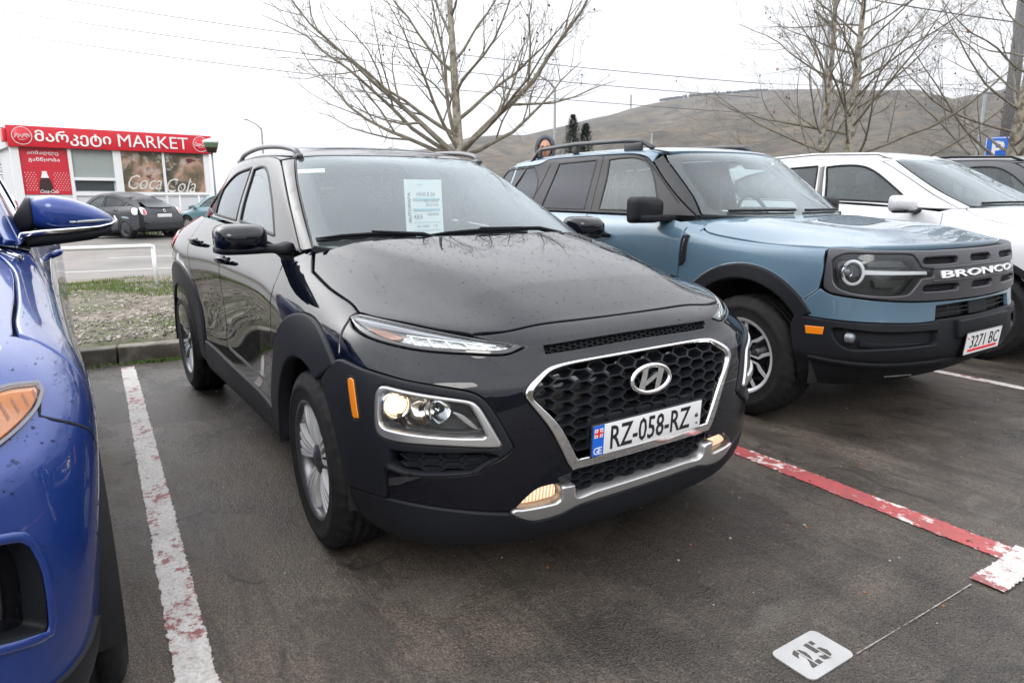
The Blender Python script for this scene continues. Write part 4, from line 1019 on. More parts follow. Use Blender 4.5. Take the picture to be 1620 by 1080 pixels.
        sl = [(-.545, .39, 1), (-.62, .398), (-1.0, .401), (-1.5, .411), (-2.04, .432, 1), (-2.06, .30, 1), (-2.03, .22, 1), (-1.5, .215), (-.6, .215, 1), (-.54, .29)]
        patch('sill', pl, car, K, 'S', sl, [], .04, .012, .008, .03, **T)
        strip('sill_line', bp, d1, K, 'S', [(-.62, .47), (-1.1, .475), (-1.48, .485)], .03, -.006, flat=.5, **T)
        # door handles
        for dd, hx, hz in ((d1, -1.44, .955), (d2, -2.17, 1.012)):
            c, n = K.lift('S', (hx, hz), s)
            m = MB(); m.lathe([(0, -.012), (.05, -.010), (.065, .0015)], 24, 'y'); o = None
            cup = MB(); cup.X = Matrix.Translation(c+n*.002) @ Matrix.Diagonal((1, s, .55, 1)); cup.lathe([(0, -.004), (.04, -.003), (.062, .001)], 28, 'y'); hnd = cup.build('handle_cup', 'dark', dd)
            hh = MB(); hh.tube([c+Vector((.10, 0, .004))+n*.003, c+Vector((.085, 0, .006))+n*.028, c+Vector((.03, 0, .004))+n*.04, c+Vector((-.04, 0, 0))+n*.04, c+Vector((-.085, 0, -.004))+n*.028, c+Vector((-.10, 0, -.004))+n*.003], [.016, .017, .016, .016, .017, .016], 10, flat=.6)
            hh.build('handle', bp, dd)
        # upper side: frame with window openings
        w1 = [(-.80, 1.118, 1), (-1.3, 1.150), (-1.527, 1.163, 1), (-1.55, 1.30), (-1.585, 1.440, 1), (-1.47, 1.449), (-1.34, 1.438), (-1.20, 1.385), (-1.00, 1.27)]
        w2 = [(-1.615, 1.166, 1), (-1.9, 1.176), (-2.24, 1.188, 1), (-2.30, 1.27), (-2.33, 1.345, 1), (-2.20, 1.395), (-2.0, 1.432), (-1.655, 1.452, 1), (-1.64, 1.36)]
        w3 = [(-2.30, 1.192, 1), (-2.55, 1.215), (-2.62, 1.225, 1), (-2.50, 1.29), (-2.385, 1.335, 1), (-2.36, 1.27)]
        fr = [(-.44, 1.066, 1), (-.8, 1.082), (-1.3, 1.126), (-1.8, 1.153), (-2.25, 1.168), (-2.65, 1.172), (-2.92, 1.155, 1), (-2.80, 1.27), (-2.66, 1.38), (-2.50, 1.45), (-2.30, 1.487), (-1.85, 1.5065), (-1.5, 1.503), (-1.3, 1.490), (-1.165, 1.462), (-.93, 1.352), (-.66, 1.20)]
        patch('side_frame', bp, car, G, 'S', fr, [w1, w2, w3], .03, 0, .003, .02, **T)
        for w_, nm, mt in ((w1, 'side_window', 'glass'), (w2, 'side_window', 'glass_priv'), (w3, 'quarter_window', 'glass_priv')):
            o = patch(nm, mt, car, G, 'S', w_, [], .035, -.005, .001, .004, **T)
            strip('window_seal', 'rubber_seal', o, G, 'S', w_, .016, -.001, closed=True, **T)
        # wing mirror
        m = MB(); c = Vector((-.60, s*.935, 1.118))
        vs, fs = ellipsoid_loft([(c+Vector((.082, s*.02, .0)), (.0, .03, 0), (0, 0, .02), 3), (c+Vector((.07, s*.008, .0)), (0, .078, 0), (0, 0, .042), 3), (c+Vector((.035, 0, .002)), (0, .098, 0), (0, 0, .056), 3.6), (c+Vector((-.02, -s*.002, .002)), (0, .103, 0), (0, 0, .061), 4), (c+Vector((-.07, -s*.004, .002)), (0, .101, 0), (0, 0, .060), 4)], 36)
        m.add(vs, fs, 0, True); mo = m.build('side_mirror', bp, car)
        m = MB(); vs, fs = ellipsoid_loft([(c+Vector((.072, s*.0, -.040)), (0, .060, 0), (0, 0, .012), 3), (c+Vector((.03, 0, -.044)), (0, .100, 0), (0, 0, .018), 4), (c+Vector((-.074, -s*.004, -.044)), (0, .103, 0), (0, 0, .020), 4)], 28)
        m.add(vs, fs, 0, True)
        vs, fs = ellipsoid_loft([(c+Vector((-.01, -s*.07, -.044)), (.05, 0, 0), (0, 0, .018), 4), (c+Vector((-.005, -s*.12, -.044)), (.05, 0, 0), (0, 0, .018), 4), (Vector((-.60, s*.785, 1.070)), (.06, 0, 0), (0, 0, .022), 4), (Vector((-.60, s*.745, 1.072)), (.07, 0, 0), (0, 0, .030), 4)], 20)
        m.add(vs, fs, 0, True); m.build('mirror_base', pl, mo)
        m = MB(); m.box(c+Vector((-.075, -s*.004, .0)), (.006, .17, .10), bev=.003); m.build('mirror_glass', 'chrome', mo)
        # roof rail
        rl = [(-1.075, .520), (-1.12, .525), (-1.35, .540), (-1.7, .543), (-2.1, .53), (-2.35, .50)]
        m = MB(); pts = []; hh = [.0, .026, .034, .034, .026, .0]
        for (x, y), h in zip(rl, hh): p, n = G.lift('T', (x, y), s); pts.append(p+Vector((0, 0, h+.004)))
        sm = [Vector(p) for p in pts]; sp = []
        for i in range(len(sm)-1):
            for k in range(6):
                t = k/6; a = sm[max(0, i-1)]; b, c_, d = sm[i], sm[i+1], sm[min(len(sm)-1, i+2)]
                sp.append(.5*((2*b)+(-a+c_)*t+(2*a-5*b+4*c_-d)*t*t+(-a+3*b-3*c_+d)*t**3))
        sp.append(sm[-1]); m.tube(sp, [.010]+[.015]*(len(sp)-2)+[.010], 10, flat=.9)
        m.box(pts[0]+Vector((-.02, 0, .006)), (.09, .030, .026), bev=.010); m.box(pts[-1]+Vector((.04, 0, .012)), (.12, .034, .03), bev=.012)
        m.build('roof_rail', 'rim_dark', car)
        # wheels and liners
        for (x, tn, sp_) in ((fx, -s*0 + R(-3), .2), (rx, 0, .75)):
            wheel(car, x, s*.884, wz, .334, .216, .215, s, 'fan', tn, sp_)
            m = MB(); lin(m, .40, .42); o = m.build('wheel_liner', 'dark', car); o.location = (x, s*.875, wz+.005); o.rotation_euler = (0, 0, 0 if s > 0 else math.pi)
    # hood, with the two slanting flanks
    YO = [(-.34, .70), (-.135, .67), (.07, .642), (.314, .593), (.55, .554), (.66, .537)]; YI = [(-.34, .61), (.04, .50), (.22, .455), (.37, .40), (.52, .365), (.63, .352)]
    def hood_fn(x, y):
        yo, yi = interp(YO, x), interp(YI, x); t = max(0, min(1, (yo-abs(y))/max(.02, yo-yi))); t = t*t*(3-2*t)
        return .017*t*max(0, min(1, (.675-x)*5))
    hf = [(.6895, 0), (.6865, .18), (.676, .341), (.668, .47), (.640, .572, 1), (.545, .655), (.383, .7465), (.282, .782, 1), (.19, .773), (0, .777), (-.20, .768, 1), (-.335, .715, 1), (-.24, .60), (-.155, .42), (-.105, .2), (-.09, 0)]
    hpoly = [Vector(p[:2]) for p in hf+mirT(hf[1:-1])]
    hood = patch('hood', bp, car, K, 'T', hf+mirT(hf[1:-1]), [], .024, 0, .003, .02, fn=hood_fn)
    rain(car, K, 'T', [(-.25, .66, -.7, .7)], 1500, 5, lambda q: hood_fn(*q), ok=lambda q: pin(q, hpoly))
    rain(car, K, 'C', [(-.9, .9, .74, .88)], 420, 6, 0, .001, .003, ok=lambda q: abs(q[0]) > .40 or q[1] > .85)
    rain(car, G, 'T', [(-1.9, -1.1, -.5, .5)], 260, 7)
    # roof, windscreen
    rf = [(-.965, 0), (-.992, .28)]+conv(G, 'F', [(.44, 1.4875), (.534, 1.479, 1)], 'T')+[(p[0], p[1]-.004) for p in conv(G, 'S', [(-1.17, 1.470), (-1.3, 1.490), (-1.5, 1.503), (-1.85, 1.5065), (-2.30, 1.487)], 'T')]+[(-2.45, .50), (-2.62, .40), (-2.69, .2), (-2.70, 0)]
    patch('roof', bp, car, G, 'T', rf+mirT(rf[1:-1]), [], .05, .001, .003, .02)
    patch('sunroof', 'glass_priv', car, G, 'T', [(-1.25, .36, 1), (-1.25, -.36, 1), (-1.75, -.36, 1), (-1.75, .36, 1)], [], .05, .004, .003, .004)
    wso = [(.0, 1.062), (.35, 1.066), (.60, 1.076), (.705, 1.092, 1), (.655, 1.23), (.60, 1.36), (.548, 1.455), (.528, 1.474, 1), (.44, 1.484), (.28, 1.488)]
    wso = wso+[(0, 1.490)]+mir(wso[1:])
    wsi = [(.0, 1.112), (.35, 1.117), (.56, 1.126), (.615, 1.150), (.60, 1.22), (.55, 1.35), (.515, 1.43), (.47, 1.452), (.28, 1.458), (.10, 1.459), (.085, 1.39)]
    wsi = wsi+[(0, 1.388), (-.085, 1.39)]+[(-p[0], p[1]) for p in reversed(wsi[1:-1])]
    ws = patch('windscreen', 'glass_front', car, G, 'F', wso, [], .05, .004, .002, .005)
    patch('frit_border', 'frit', ws, G, 'F', wso, [wsi], .04, -.006, .001, .002)
    strip('window_seal', 'rubber_seal', ws, G, 'F', [(.708, 1.085), (.655, 1.23), (.60, 1.36), (.548, 1.455), (.530, 1.476), (.44, 1.487), (.28, 1.491), (0, 1.493), (-.28, 1.491), (-.44, 1.487), (-.530, 1.476), (-.548, 1.455), (-.60, 1.36), (-.655, 1.23), (-.708, 1.085)], .010, .002)
    for st in ([(-.568, 1.420), (-.460, 1.425), (-.472, 1.406), (-.577, 1.401)],): patch('windscreen_sticker', 'paper', ws, G, 'F', [(a, b, 1) for a, b in st], [], .03, -.001, .001, .001)
    for s in (1, -1):
        fe = conv(G, 'F', [(.712, 1.085, 1), (.662, 1.23), (.607, 1.36), (.556, 1.452), (.537, 1.476, 1)], 'O')
        se = conv(G, 'S', [(-1.158, 1.468, 1), (-.925, 1.358), (-.655, 1.206), (-.436, 1.072, 1)], 'O')
        patch('a_pillar', bp, car, G, 'O', fe+se, [], .03, 0, .002, .02, side=s)
    # cowl, wipers
    m = MB(); m.box((-.34, 0, 1.0), (.34, 1.36, .03), bev=.01); m.build('cowl', pl, car)
    def wiper(name, ys, zs, py, pz):
        m = MB(); line = [G.lift('F', (a, b)) for a, b in zip(ys, zs)]
        m.tube([p+n*.012 for p, n in line], .006, 6); m.tube([p+n*.024 for p, n in line], [.004]+[.012]*(len(line)-2)+[.004], 8, flat=.5)
        piv, n = G.lift('F', (py, pz)); mid, n2 = line[len(line)//2]
        m.tube([piv+n*.02, piv.lerp(mid, .3)+n*.045, mid+n*.035], [.016, .012, .008], 8, flat=.6); m.build(name, 'plastic', car)
    wiper('wiper', [-.686, -.60, -.50, -.42, -.34], [1.104, 1.113, 1.119, 1.117, 1.108], -.24, 1.09)
    wiper('wiper', [-.30, -.20, -.05, .10, .22], [1.111, 1.117, 1.124, 1.124, 1.118], .42, 1.10)
    # rear end
    bk = [(0, .50), (.60, .50, 1), (.74, .62), (.70, .95), (.60, 1.12, 1), (0, 1.125)]
    patch('tailgate', bp, car, K, 'B', bk+mir(bk[1:-1]), [], .07, 0, .003, .02)
    bk = [(0, .30), (.66, .32, 1), (.745, .49, 1), (0, .49)]
    patch('rear_bumper', pl, car, K, 'B', bk+mir(bk[1:-1]), [], .07, .006, .003, .02)
    rw = [(0, 1.15), (.50, 1.16, 1), (.42, 1.44, 1), (0, 1.455)]
    patch('rear_window', 'glass_priv', car, G, 'B', rw+mir(rw[1:-1]), [], .06, .0, .002, .005)
    # dark core of the body
    def cut(p):
        a = abs(p.y)
        if p.z < .74 and a > .5 and ((p.x-fx)**2+(p.z-wz)**2 < .47**2 or (p.x-rx)**2+(p.z-wz)**2 < .47**2): return True
        if p.x > .35 and .32 < p.z < .95 and p.x > .4: return True
        if p.z > 1.0 and a < .62 and -2.9 < p.x < -.1: return True
        return False
    shell('body_shell', 'dark', car, K, .03, cut)
    m = MB(); m.box((.34, 0, .62), (.62, 1.02, .44), bev=.08); m.box((-1.3, 0, .27), (3.6, 1.3, .14), bev=.05); m.box((-1.6, 0, .62), (2.5, 1.50, .6), bev=.1); m.box((.30, 0, .30), (.75, 1.15, .20), bev=.05)
    m.build('underbody', 'dark', car)
    # cabin
    m = MB(); m.box((-.50, 0, .93), (.50, 1.40, .22), bev=.08); m.box((-.36, .36, 1.0), (.24, .34, .12), bev=.05); m.build('dashboard', 'plastic_grey', car)
    for sx, sy in ((-1.25, .36), (-1.25, -.36)): seat(car, sx, sy, .62)
    m = MB(); m.box((-2.15, 0, .65), (.5, 1.2, .18), bev=.05); m.box((-2.42, 0, .98), (.14, 1.2, .60), rot=(0, R(-12), 0), bev=.05)
    for y in (-.35, .35): m.box((-2.50, y, 1.33), (.08, .25, .14), bev=.03)
    m.build('rear_seat', 'fabric', car)
    steering(car, -.82, .36, 1.0)
    m = MB(); m.box((-1.75, 0, 1.465), (1.2, .95, .03), bev=.01); m.build('headliner', 'fabric_light', car)
    for s in (1, -1): m = MB(); m.box((-1.3, s*.70, .86), (1.4, .04, .40), bev=.015); m.build('door_card', 'plastic_grey', car)
    m = MB(); m.box((-.99, 0, 1.395), (.03, .24, .065), bev=.015); m.tube([(-.93, 0, 1.44), (-.975, 0, 1.40)], .012, 6); m.build('rear_view_mirror', 'plastic', car)
    m = MB(); m.tube([(-.98, .30, .98), (-1.0, .31, 1.30)], .012, 6); m.box((-1.0, .31, 1.30), (.02, .01, .01)); 
    return car, K, G
def build_price_sheet(K, G):
    """paper sheet leaning inside the windscreen on the passenger side of the middle"""
    t = empty('price_sheet', (-.2, -.05, 1.08), 0, 'white handwritten price sheet with 4x4 on it standing behind the black crossover windscreen', 'price sheet')
    rt = Vector((0, 1, 0)); up = Vector((-.06, 0, 1)).normalized(); nn = rt.cross(up); W = .205; H = .27; c = Vector((-.672, -.045, 1.238))
    t.location = c; mi = Matrix.Translation(-c)
    def P(u, v, d=0): return rt*u+up*v+nn*d
    m = MB(); vs = []; fs = []
    for i in range(9):
        for j in range(7):
            u = (i/8-.5)*W; v = (j/6-.5)*H; vs.append(P(u, v, -.004*math.sin(i/8*math.pi)))
    for i in range(8):
        for j in range(6): fs.append((i*7+j, (i+1)*7+j, (i+1)*7+j+1, i*7+j+1))
    m.add(vs, fs, 0, True); m.add([v-nn*.0006 for v in vs], [f[::-1] for f in fs], 0, True); sh = m.build('sheet', 'paper', t, False)
    def txt(s, u, v, h, w=None, mat='ink', up2=None, rt2=None, bold=.0): text_obj('writing', s, mat, sh, P(u, v, .0012), rt2 or rt, up2 or up, w, h, .0003, bold)
    txt('14500 $', -.005, .085*H/.35, .020, .07, 'ink_blue'); txt('4X4', -.035, -.055*H/.35, .024, .045, 'ink_blue')
    txt('AUTOPAPA', -.080, .0, .016, H*.55, 'ink_red', up2=-rt, rt2=up, bold=.02)
    txt('AUTO', -.02, .145*H/.35, .012, .03, 'ink_cyan'); txt('555 11 22 33', .04, .045*H/.35, .012, .075, 'ink_blue'); txt('555 23 34 45', .045, .02*H/.35, .012, .07, 'ink_blue')
    txt('2018', .05, .085*H/.35, .016, .025, 'ink_blue'); txt('T.ABASHIDZE', .045, -.04*H/.35, .009, .07, 'ink'); txt('AB 1234567', -.01, -.115*H/.35, .010, .07, 'ink_blue'); txt('1.6', .06, -.113*H/.35, .011, .02, 'ink_blue')
    m = MB()
    for v in (.06, -.005):
        b = len(m.v); m.add([P(-.06, v*H/.35, .0009), P(.09, v*H/.35, .0009), P(.09, (v-.014)*H/.35, .0009), P(-.06, (v-.014)*H/.35, .0009)], [(0, 1, 2, 3)])
    for v in (-.09, -.14): m.add([P(-.06, v*H/.35, .0009), P(.09, v*H/.35, .0009), P(.09, (v-.003)*H/.35, .0009), P(-.06, (v-.003)*H/.35, .0009)], [(0, 1, 2, 3)])
    m.build('printed_bar', 'ink_cyan', sh, False)
def text_on(name, s, mat, parent, ms, view, cx, cz, wid, hgt, off, depth=.004, bold=.0, side=1, sub=.02):
    """lettering that follows a curved surface"""
    ob = text_obj('tmp', s, mat, None, (0, 0, 0), (1, 0, 0), (0, 1, 0), wid, hgt, depth, bold)
    me = ob.data; bm = bmesh.new(); bm.from_mesh(me); bmesh.ops.triangulate(bm, faces=bm.faces[:])
    for v in bm.verts:
        x, y, z = v.co; p, n = ms.lift(view, (cx+x, cz+y), side); v.co = p+n*(off+(z if z > 0 else -.001))
    bmesh.ops.recalc_face_normals(bm, faces=bm.faces[:]); bm.to_mesh(me); bm.free(); ob.name = name; ob.parent = parent
    return ob
def build_bronco():
    K = bronco_master(); G = bronco_top_master(); rx = -2.68; wz = .36
    car = empty('parked_car', BR_LOC, BR_YAW, 'light steel-blue boxy off-road SUV with black roof rails and round ring headlamp', 'car')
    bp, pl = 'steel_blue_paint', 'plastic_soft'
    hoodT = [(.772, 0), (.757, .32), (.70, .60), (.60, .755), (.47, .852, 1), (.26, .868), (-.04, .858), (-.29, .856), (-.37, .835), (-.42, .76), (-.37, .62), (-.25, .35), (-.205, 0)]
    patch('hood', bp, car, K, 'T', hoodT+mirT(hoodT[1:-1]), [], .035, .004, .004, .03, fn=lambda x, y: .016*max(0, min(1, (.62-x)*6))*(1/(1+math.exp((abs(y)-.58)*60)))*max(0, min(1, (x+.36)*5)))
    # blue lower face, with the intake
    up_ = [(0, .742), (.14, .744), (.30, .747), (.507, .751), (.732, .770), (.854, .786), (.888, .80), (.905, .815, 1), (.96, .755), (1.0, .70), (1.005, .668, 1)]
    lo_ = [(.89, .661), (.651, .655), (.50, .648), (.395, .650, 1), (.387, .728, 1), (.2, .733), (0, .733)]
    for s in (1, -1):
        patch('front_bumper', bp, car, K, 'C', up_+lo_, [], .035, 0, .004, .02, side=s)
    # grey surround with lamp openings
    go = [(0, 1.010), (.30, 1.011), (.50, 1.012), (.715, 1.017), (.868, 1.022), (.886, 1.012, 1), (.892, .92), (.892, .83), (.880, .808), (.852, .795), (.732, .777), (.507, .757), (.14, .750)]
    lo = [(.864, .93), (.862, .965), (.838, .988), (.802, .999), (.66, .998), (.547, .993), (.518, .967), (.493, .925, 1), (.43, .916, 1), (.425, .880, 1), (.493, .874, 1), (.528, .83), (.562, .797), (.659, .791), (.792, .806), (.848, .842)]
    def sl(a, b, z0, z1): return [(a+.012, z0), (b-.012, z0), (b, (z0+z1)/2), (b-.02, z1), (a+.02, z1), (a, (z0+z1)/2)]
    slots = [sl(.29, .485, .945, .975), sl(-.05, .17, .945, .976), sl(.29, .485, .806, .838), sl(-.05, .17, .812, .842), sl(-.39, -.17, .945, .976), sl(-.39, -.17, .812, .842)]
    slots = [sl(.235, .485, .945, .975), sl(-.115, .115, .946, .977), sl(-.485, -.235, .945, .975), sl(.235, .485, .806, .838), sl(-.115, .115, .806, .838), sl(-.485, -.235, .806, .838)]
    outl = go+[(0, .749)]+mir(go[1:])
    gr = patch('grille', 'grille_grey', car, K, 'C', outl, [lo, mir(lo)]+slots, .022, .010, .008, .05, rnd=.7)
    for sq in slots:
        patch('grille_slot', 'dark', gr, K, 'C', sq, [], .03, -.03, .001, .002)
        x0 = min(p[0] for p in sq); x1 = max(p[0] for p in sq); z0 = min(p[1] for p in sq); z1 = max(p[1] for p in sq)
        for k in range(3): strip('louvre', 'plastic', gr, K, 'C', [(x0, z0+(z1-z0)*(k+1)/4), (x1, z0+(z1-z0)*(k+1)/4)], .004, -.012)
    text_on('badge_letters', 'BRONCO', 'badge_white', gr, K, 'C', 0, .889, .76, .038, .011, .008, .02)
    strip('grille_rib', 'grille_grey', gr, K, 'C', [(-.43, .922), (0, .924), (.43, .922)], .010, .012)
    strip('grille_rib', 'grille_grey', gr, K, 'C', [(-.43, .857), (0, .857), (.43, .857)], .010, .012)
    # intake under the grille
    it = [(.384, .729, 1), (.38, .662, 1), (0, .664), (-.38, .662, 1), (-.384, .729, 1), (0, .735)]
    iv = patch('intake', 'dark', car, K, 'C', it, [], .04, -.05, .001, .002)
    for z in (.684, .706): strip('intake_bar', 'plastic', iv, K, 'C', [(-.38, z), (0, z), (.38, z)], .006, -.02)
    for a in (-.28, -.19, .19, .28): strip('intake_bar', 'plastic', iv, K, 'C', [(a, .665), (a, .73)], .006, -.02)
    patch('radar_cover', pl, iv, K, 'C', [(-.10, .662, 1), (.10, .662, 1), (.10, .732, 1), (-.10, .732, 1)], [], .03, -.012, .004, .01)
    # black lower bumper
    lp = [(0, .655), (.388, .655, 1), (.392, .645, 1), (.50, .643), (.651, .650), (.89, .656), (1.0, .663, 1), (1.015, .60), (1.0, .50), (.985, .40), (.975, .285, 1), (.88, .26), (.70, .255), (.45, .255), (.2, .25)]
    fg = [(.844, .611), (.80, .618), (.649, .606), (.393, .602, 1), (.393, .528, 1), (.655, .521), (.773, .511), (.822, .545)]
    lb = patch('lower_bumper', pl, car, K, 'C', lp+[(0, .249)]+mir(lp[1:]), [fg, mir(fg)], .035, .012, .006, .06, fn=lambda x, y: -.022*max(0, min(1, (.47-y)*14)))
    strip('bumper_step', pl, lb, K, 'C', [(-.93, .445), (-.6, .425), (0, .42), (.6, .425), (.93, .445)], .030, .0, flat=.8)
    for s in (1, -1):
        strip('lower_slit', 'lens_grey', lb, K, 'C', [(.60, .355), (.44, .352)], .008, .008, side=s)
        T = {'side': s}
        f1 = patch('fog_pocket', pl, lb, K, 'C', fg, [], .03, -.018, .001, .006, **T)
        c, n = K.lift('C', (.775, .572), s)
        m = MB(); m.lathe([(0, .02), (.018, .017), (.026, .008), (.028, -.02)], 20, 'x', c); m.build('fog_lamp', 'lens_clear', f1)
        patch('pocket_rib', pl, f1, K, 'C', [(.74, .565, 1), (.70, .55), (.42, .538, 1), (.62, .525), (.74, .53)], [], .02, -.004, .004, .02, **T)
        patch('side_marker', 'amber', car, K, 'C', [(.950, .613, 1), (.874, .617, 1), (.877, .577, 1), (.943, .571, 1)], [], .02, .016, .003, .006, **T)
        # headlamp
        hl = patch('headlamp', 'lamp_dark', car, K, 'C', lo, [], .03, -.06, .001, .002, **T)
        cr_ = [(.787+.040*math.cos(a), .907+.060*math.sin(a)) for a in [2*math.pi*i/28 for i in range(28)]]
        strip('lamp_ring', 'ring_white', hl, K, 'C', cr_, .016, -.014, closed=True, raw=False, **T)
        c, n = K.lift('C', (.784, .907), s); ax = Vector((1, s*.25, 0)).normalized()
        m = MB(); r_ = Vector((0, 0, 1)).cross(ax).normalized(); m.X = Matrix.Translation(c-ax*.055) @ Matrix((ax, r_, ax.cross(r_))).transposed().to_4x4()
        m.lathe([(0, .038), (.012, .034), (.022, .024), (.028, .008), (.030, .0)], 24, 'x'); m.build('projector_lens', 'lens_clear', hl)
        m = MB(); m.X = Matrix.Translation(c-ax*.055) @ Matrix((ax, r_, ax.cross(r_))).transposed().to_4x4(); m.lathe([(.031, .012), (.036, .018), (.040, .012), (.040, -.01)], 24, 'x'); m.build('projector_ring', 'chrome', hl)
        patch('light_bar', 'ring_white', hl, K, 'C', [(.742, .922, 1), (.44, .911, 1), (.436, .892, 1), (.742, .898, 1)], [], .02, -.014, .004, .012, **T)
        patch('inner_panel', 'lamp_inner', hl, K, 'C', [(.73, .965, 1), (.57, .972, 1), (.54, .935, 1), (.73, .938, 1)], [], .02, -.03, .003, .012, **T)
        patch('inner_panel', 'lamp_inner', hl, K, 'C', [(.70, .87, 1), (.56, .865, 1), (.60, .83, 1), (.69, .832, 1)], [], .02, -.03, .003, .012, **T)
        patch('lamp_lens', 'lens', hl, K, 'C', lo, [], .03, .004, .002, .003, **T)
        # wings and doors
        fo = [(-.50, 1.160, 1)]+conv(K, 'T', [(-.43, .772), (-.377, .842), (-.295, .8625), (-.04, .8645), (.26, .8745), (.472, .8585, 1)], 'S')+conv(K, 'C', [(.899, 1.012, 1), (.9, .92), (.912, .815, 1), (.965, .757), (1.004, .70), (1.012, .672, 1)], 'S')+[(x, z) for x, z in circ(0, wz, .552, 36, 184, 14)]+[(-.56, .36, 1), (-.60, .45, 1), (-.52, .72), (-.502, .90)]
        patch('fender', bp, car, K, 'S', fo, [], .035, 0, .004, .02, **T)
        fd = [(-.512, 1.157, 1), (-.510, .90), (-.53, .72), (-.61, .45, 1), (-.62, .40, 1), (-1.05, .40), (-1.49, .40, 1), (-1.51, .8), (-1.51, 1.166, 1), (-1.0, 1.160)]
        d1 = patch('front_door', bp, car, K, 'S', fd, [], .04, 0, .004, .02, **T)
        rd = [(-1.518, .8), (-1.518, 1.167, 1), (-2.0, 1.172), (-2.36, 1.176, 1), (-2.36, 1.0), (-2.28, .82), (-2.14, .62), (-2.08, .40, 1), (-1.498, .40, 1)]
        d2 = patch('rear_door', bp, car, K, 'S', rd, [], .04, 0, .004, .02, **T)
        qp = [(-2.367, 1.175, 1), (-2.8, 1.178), (-3.14, 1.165, 1), (-3.25, 1.0), (-3.30, .72, 1)]+circ(rx, wz, .552, 32, 168, 12)+[(-2.087, .41, 1), (-2.147, .62), (-2.287, .82), (-2.367, 1.0)]
        patch('quarter_panel', bp, car, K, 'S', qp, [], .05, 0, .004, .02, **T)
        for cx in (0, rx):
            a0, a1 = (36, 186) if cx == 0 else (-4, 184)
            ao = circ(cx, wz, .549, a0, a1, 18); ai = circ(cx, wz, .462, a1, a0, 18)
            patch('wheel_arch_trim', pl, car, K, 'S', [(p[0], p[1], 1) if i in (0, 18) else p for i, p in enumerate(ao)]+[(p[0], p[1], 1) if i in (0, 18) else p for i, p in enumerate(ai)], [], .03, .012, .012, .05, **T)
        patch('sill', pl, car, K, 'S', [(-.52, .41, 1), (-.62, .395), (-2.08, .395, 1), (-2.12, .28, 1), (-.5, .275, 1)], [], .05, .012, .008, .03, **T)
        # fender vent
        vt = patch('fender_vent', pl, car, K, 'S', [(-.492, 1.048, 1), (-.447, 1.052, 1), (-.450, .90), (-.468, .872), (-.496, .860, 1)], [], .02, .010, .004, .012, **T)
        strip('vent_insert', 'gloss_black', vt, K, 'S', [(-.468, 1.03), (-.472, .92)], .012, .012, **T)
        for dd, hx, hz in ((d1, -1.29, 1.020), (d2, -2.15, 1.03)):
            c, n = K.lift('S', (hx, hz), s)
            m = MB(); m.tube([c+Vector((.12, 0, -.004))+n*.005, c+Vector((.11, 0, -.002))+n*.034, c+Vector((0, 0, 0))+n*.042, c+Vector((-.11, 0, .002))+n*.034, c+Vector((-.12, 0, .004))+n*.005], [.015, .019, .020, .019, .015], 10, flat=.7); m.build('handle', pl, dd)
            m = MB(); m.X = Matrix.Translation(c+Vector((.02, 0, .008))+n*.001) @ Matrix.Diagonal((1.1, s, .6, 1)); m.lathe([(0, .001), (.045, .001), (.05, -.002)], 24, 'y'); m.build('handle_cup', 'dark', dd)
        # upper part
        w1 = [(-.80, 1.198, 1), (-1.42, 1.198, 1), (-1.43, 1.40), (-1.455, 1.565, 1), (-1.30, 1.572), (-1.15, 1.562), (-1.03, 1.515), (-.93, 1.40)]
        w2 = [(-1.59, 1.200, 1), (-2.16, 1.205, 1), (-2.12, 1.35), (-2.07, 1.56, 1), (-1.60, 1.570, 1)]
        w3 = [(-2.32, 1.208, 1), (-3.06, 1.215, 1), (-3.01, 1.38), (-2.93, 1.535, 1), (-2.42, 1.545, 1), (-2.30, 1.40)]
        fr = [(-.505, 1.168, 1), (-1.0, 1.172), (-1.5, 1.177), (-2.0, 1.183), (-2.5, 1.188), (-3.12, 1.188, 1), (-3.05, 1.38), (-2.985, 1.545, 1), (-2.45, 1.553), (-2.33, 1.565), (-2.26, 1.592), (-2.18, 1.60), (-1.9, 1.601), (-1.5, 1.599), (-1.22, 1.592), (-1.08, 1.565), (-1.0, 1.52), (-.86, 1.41), (-.68, 1.28)]
        sf = patch('side_frame', 'pillar_black', car, G, 'S', fr, [w1, w2, w3], .03, 0, .003, .02, **T)
        for w_, nm, mt in ((w1, 'side_window', 'glass'), (w2, 'side_window', 'glass_tint'), (w3, 'quarter_window', 'glass_tint')):
            o = patch(nm, mt, car, G, 'S', w_, [], .04, -.004, .001, .004, **T)
            strip('window_seal', 'rubber_seal', o, G, 'S', w_, .014, -.001, closed=True, **T)
        strip('door_seam', 'dark', sf, G, 'S', [(-1.505, 1.18), (-1.52, 1.40), (-1.53, 1.597)], .007, .0005, flat=.1, **T)
        strip('door_seam', 'dark', sf, G, 'S', [(-.66, 1.25), (-.95, 1.466), (-1.09, 1.56), (-1.25, 1.592), (-1.6, 1.60)], .009, .001, flat=.1, **T)
        strip('door_seam', 'dark', sf, G, 'S', [(-2.36, 1.19), (-2.27, 1.35), (-2.19, 1.56)], .010, .001, flat=.1, **T)
        # painted side of the roof
        fr2 = [(-1.0, 1.527, 1), (-1.08, 1.572), (-1.22, 1.599), (-1.5, 1.606), (-1.9, 1.608), (-2.18, 1.607), (-2.26, 1.598), (-2.33, 1.572), (-2.45, 1.56), (-2.99, 1.552, 1), (-2.955, 1.60, 1), (-2.72, 1.612), (-2.38, 1.622), (-1.95, 1.63), (-1.50, 1.628), (-1.13, 1.615), (-.985, 1.588, 1)]
        patch('roof_side', bp, car, G, 'S', fr2, [], .03, .001, .003, .015, **T)
        fe = conv(G, 'F', [(.765, 1.172, 1), (.722, 1.29), (.686, 1.42), (.655, 1.53), (.640, 1.573, 1)], 'O', s)
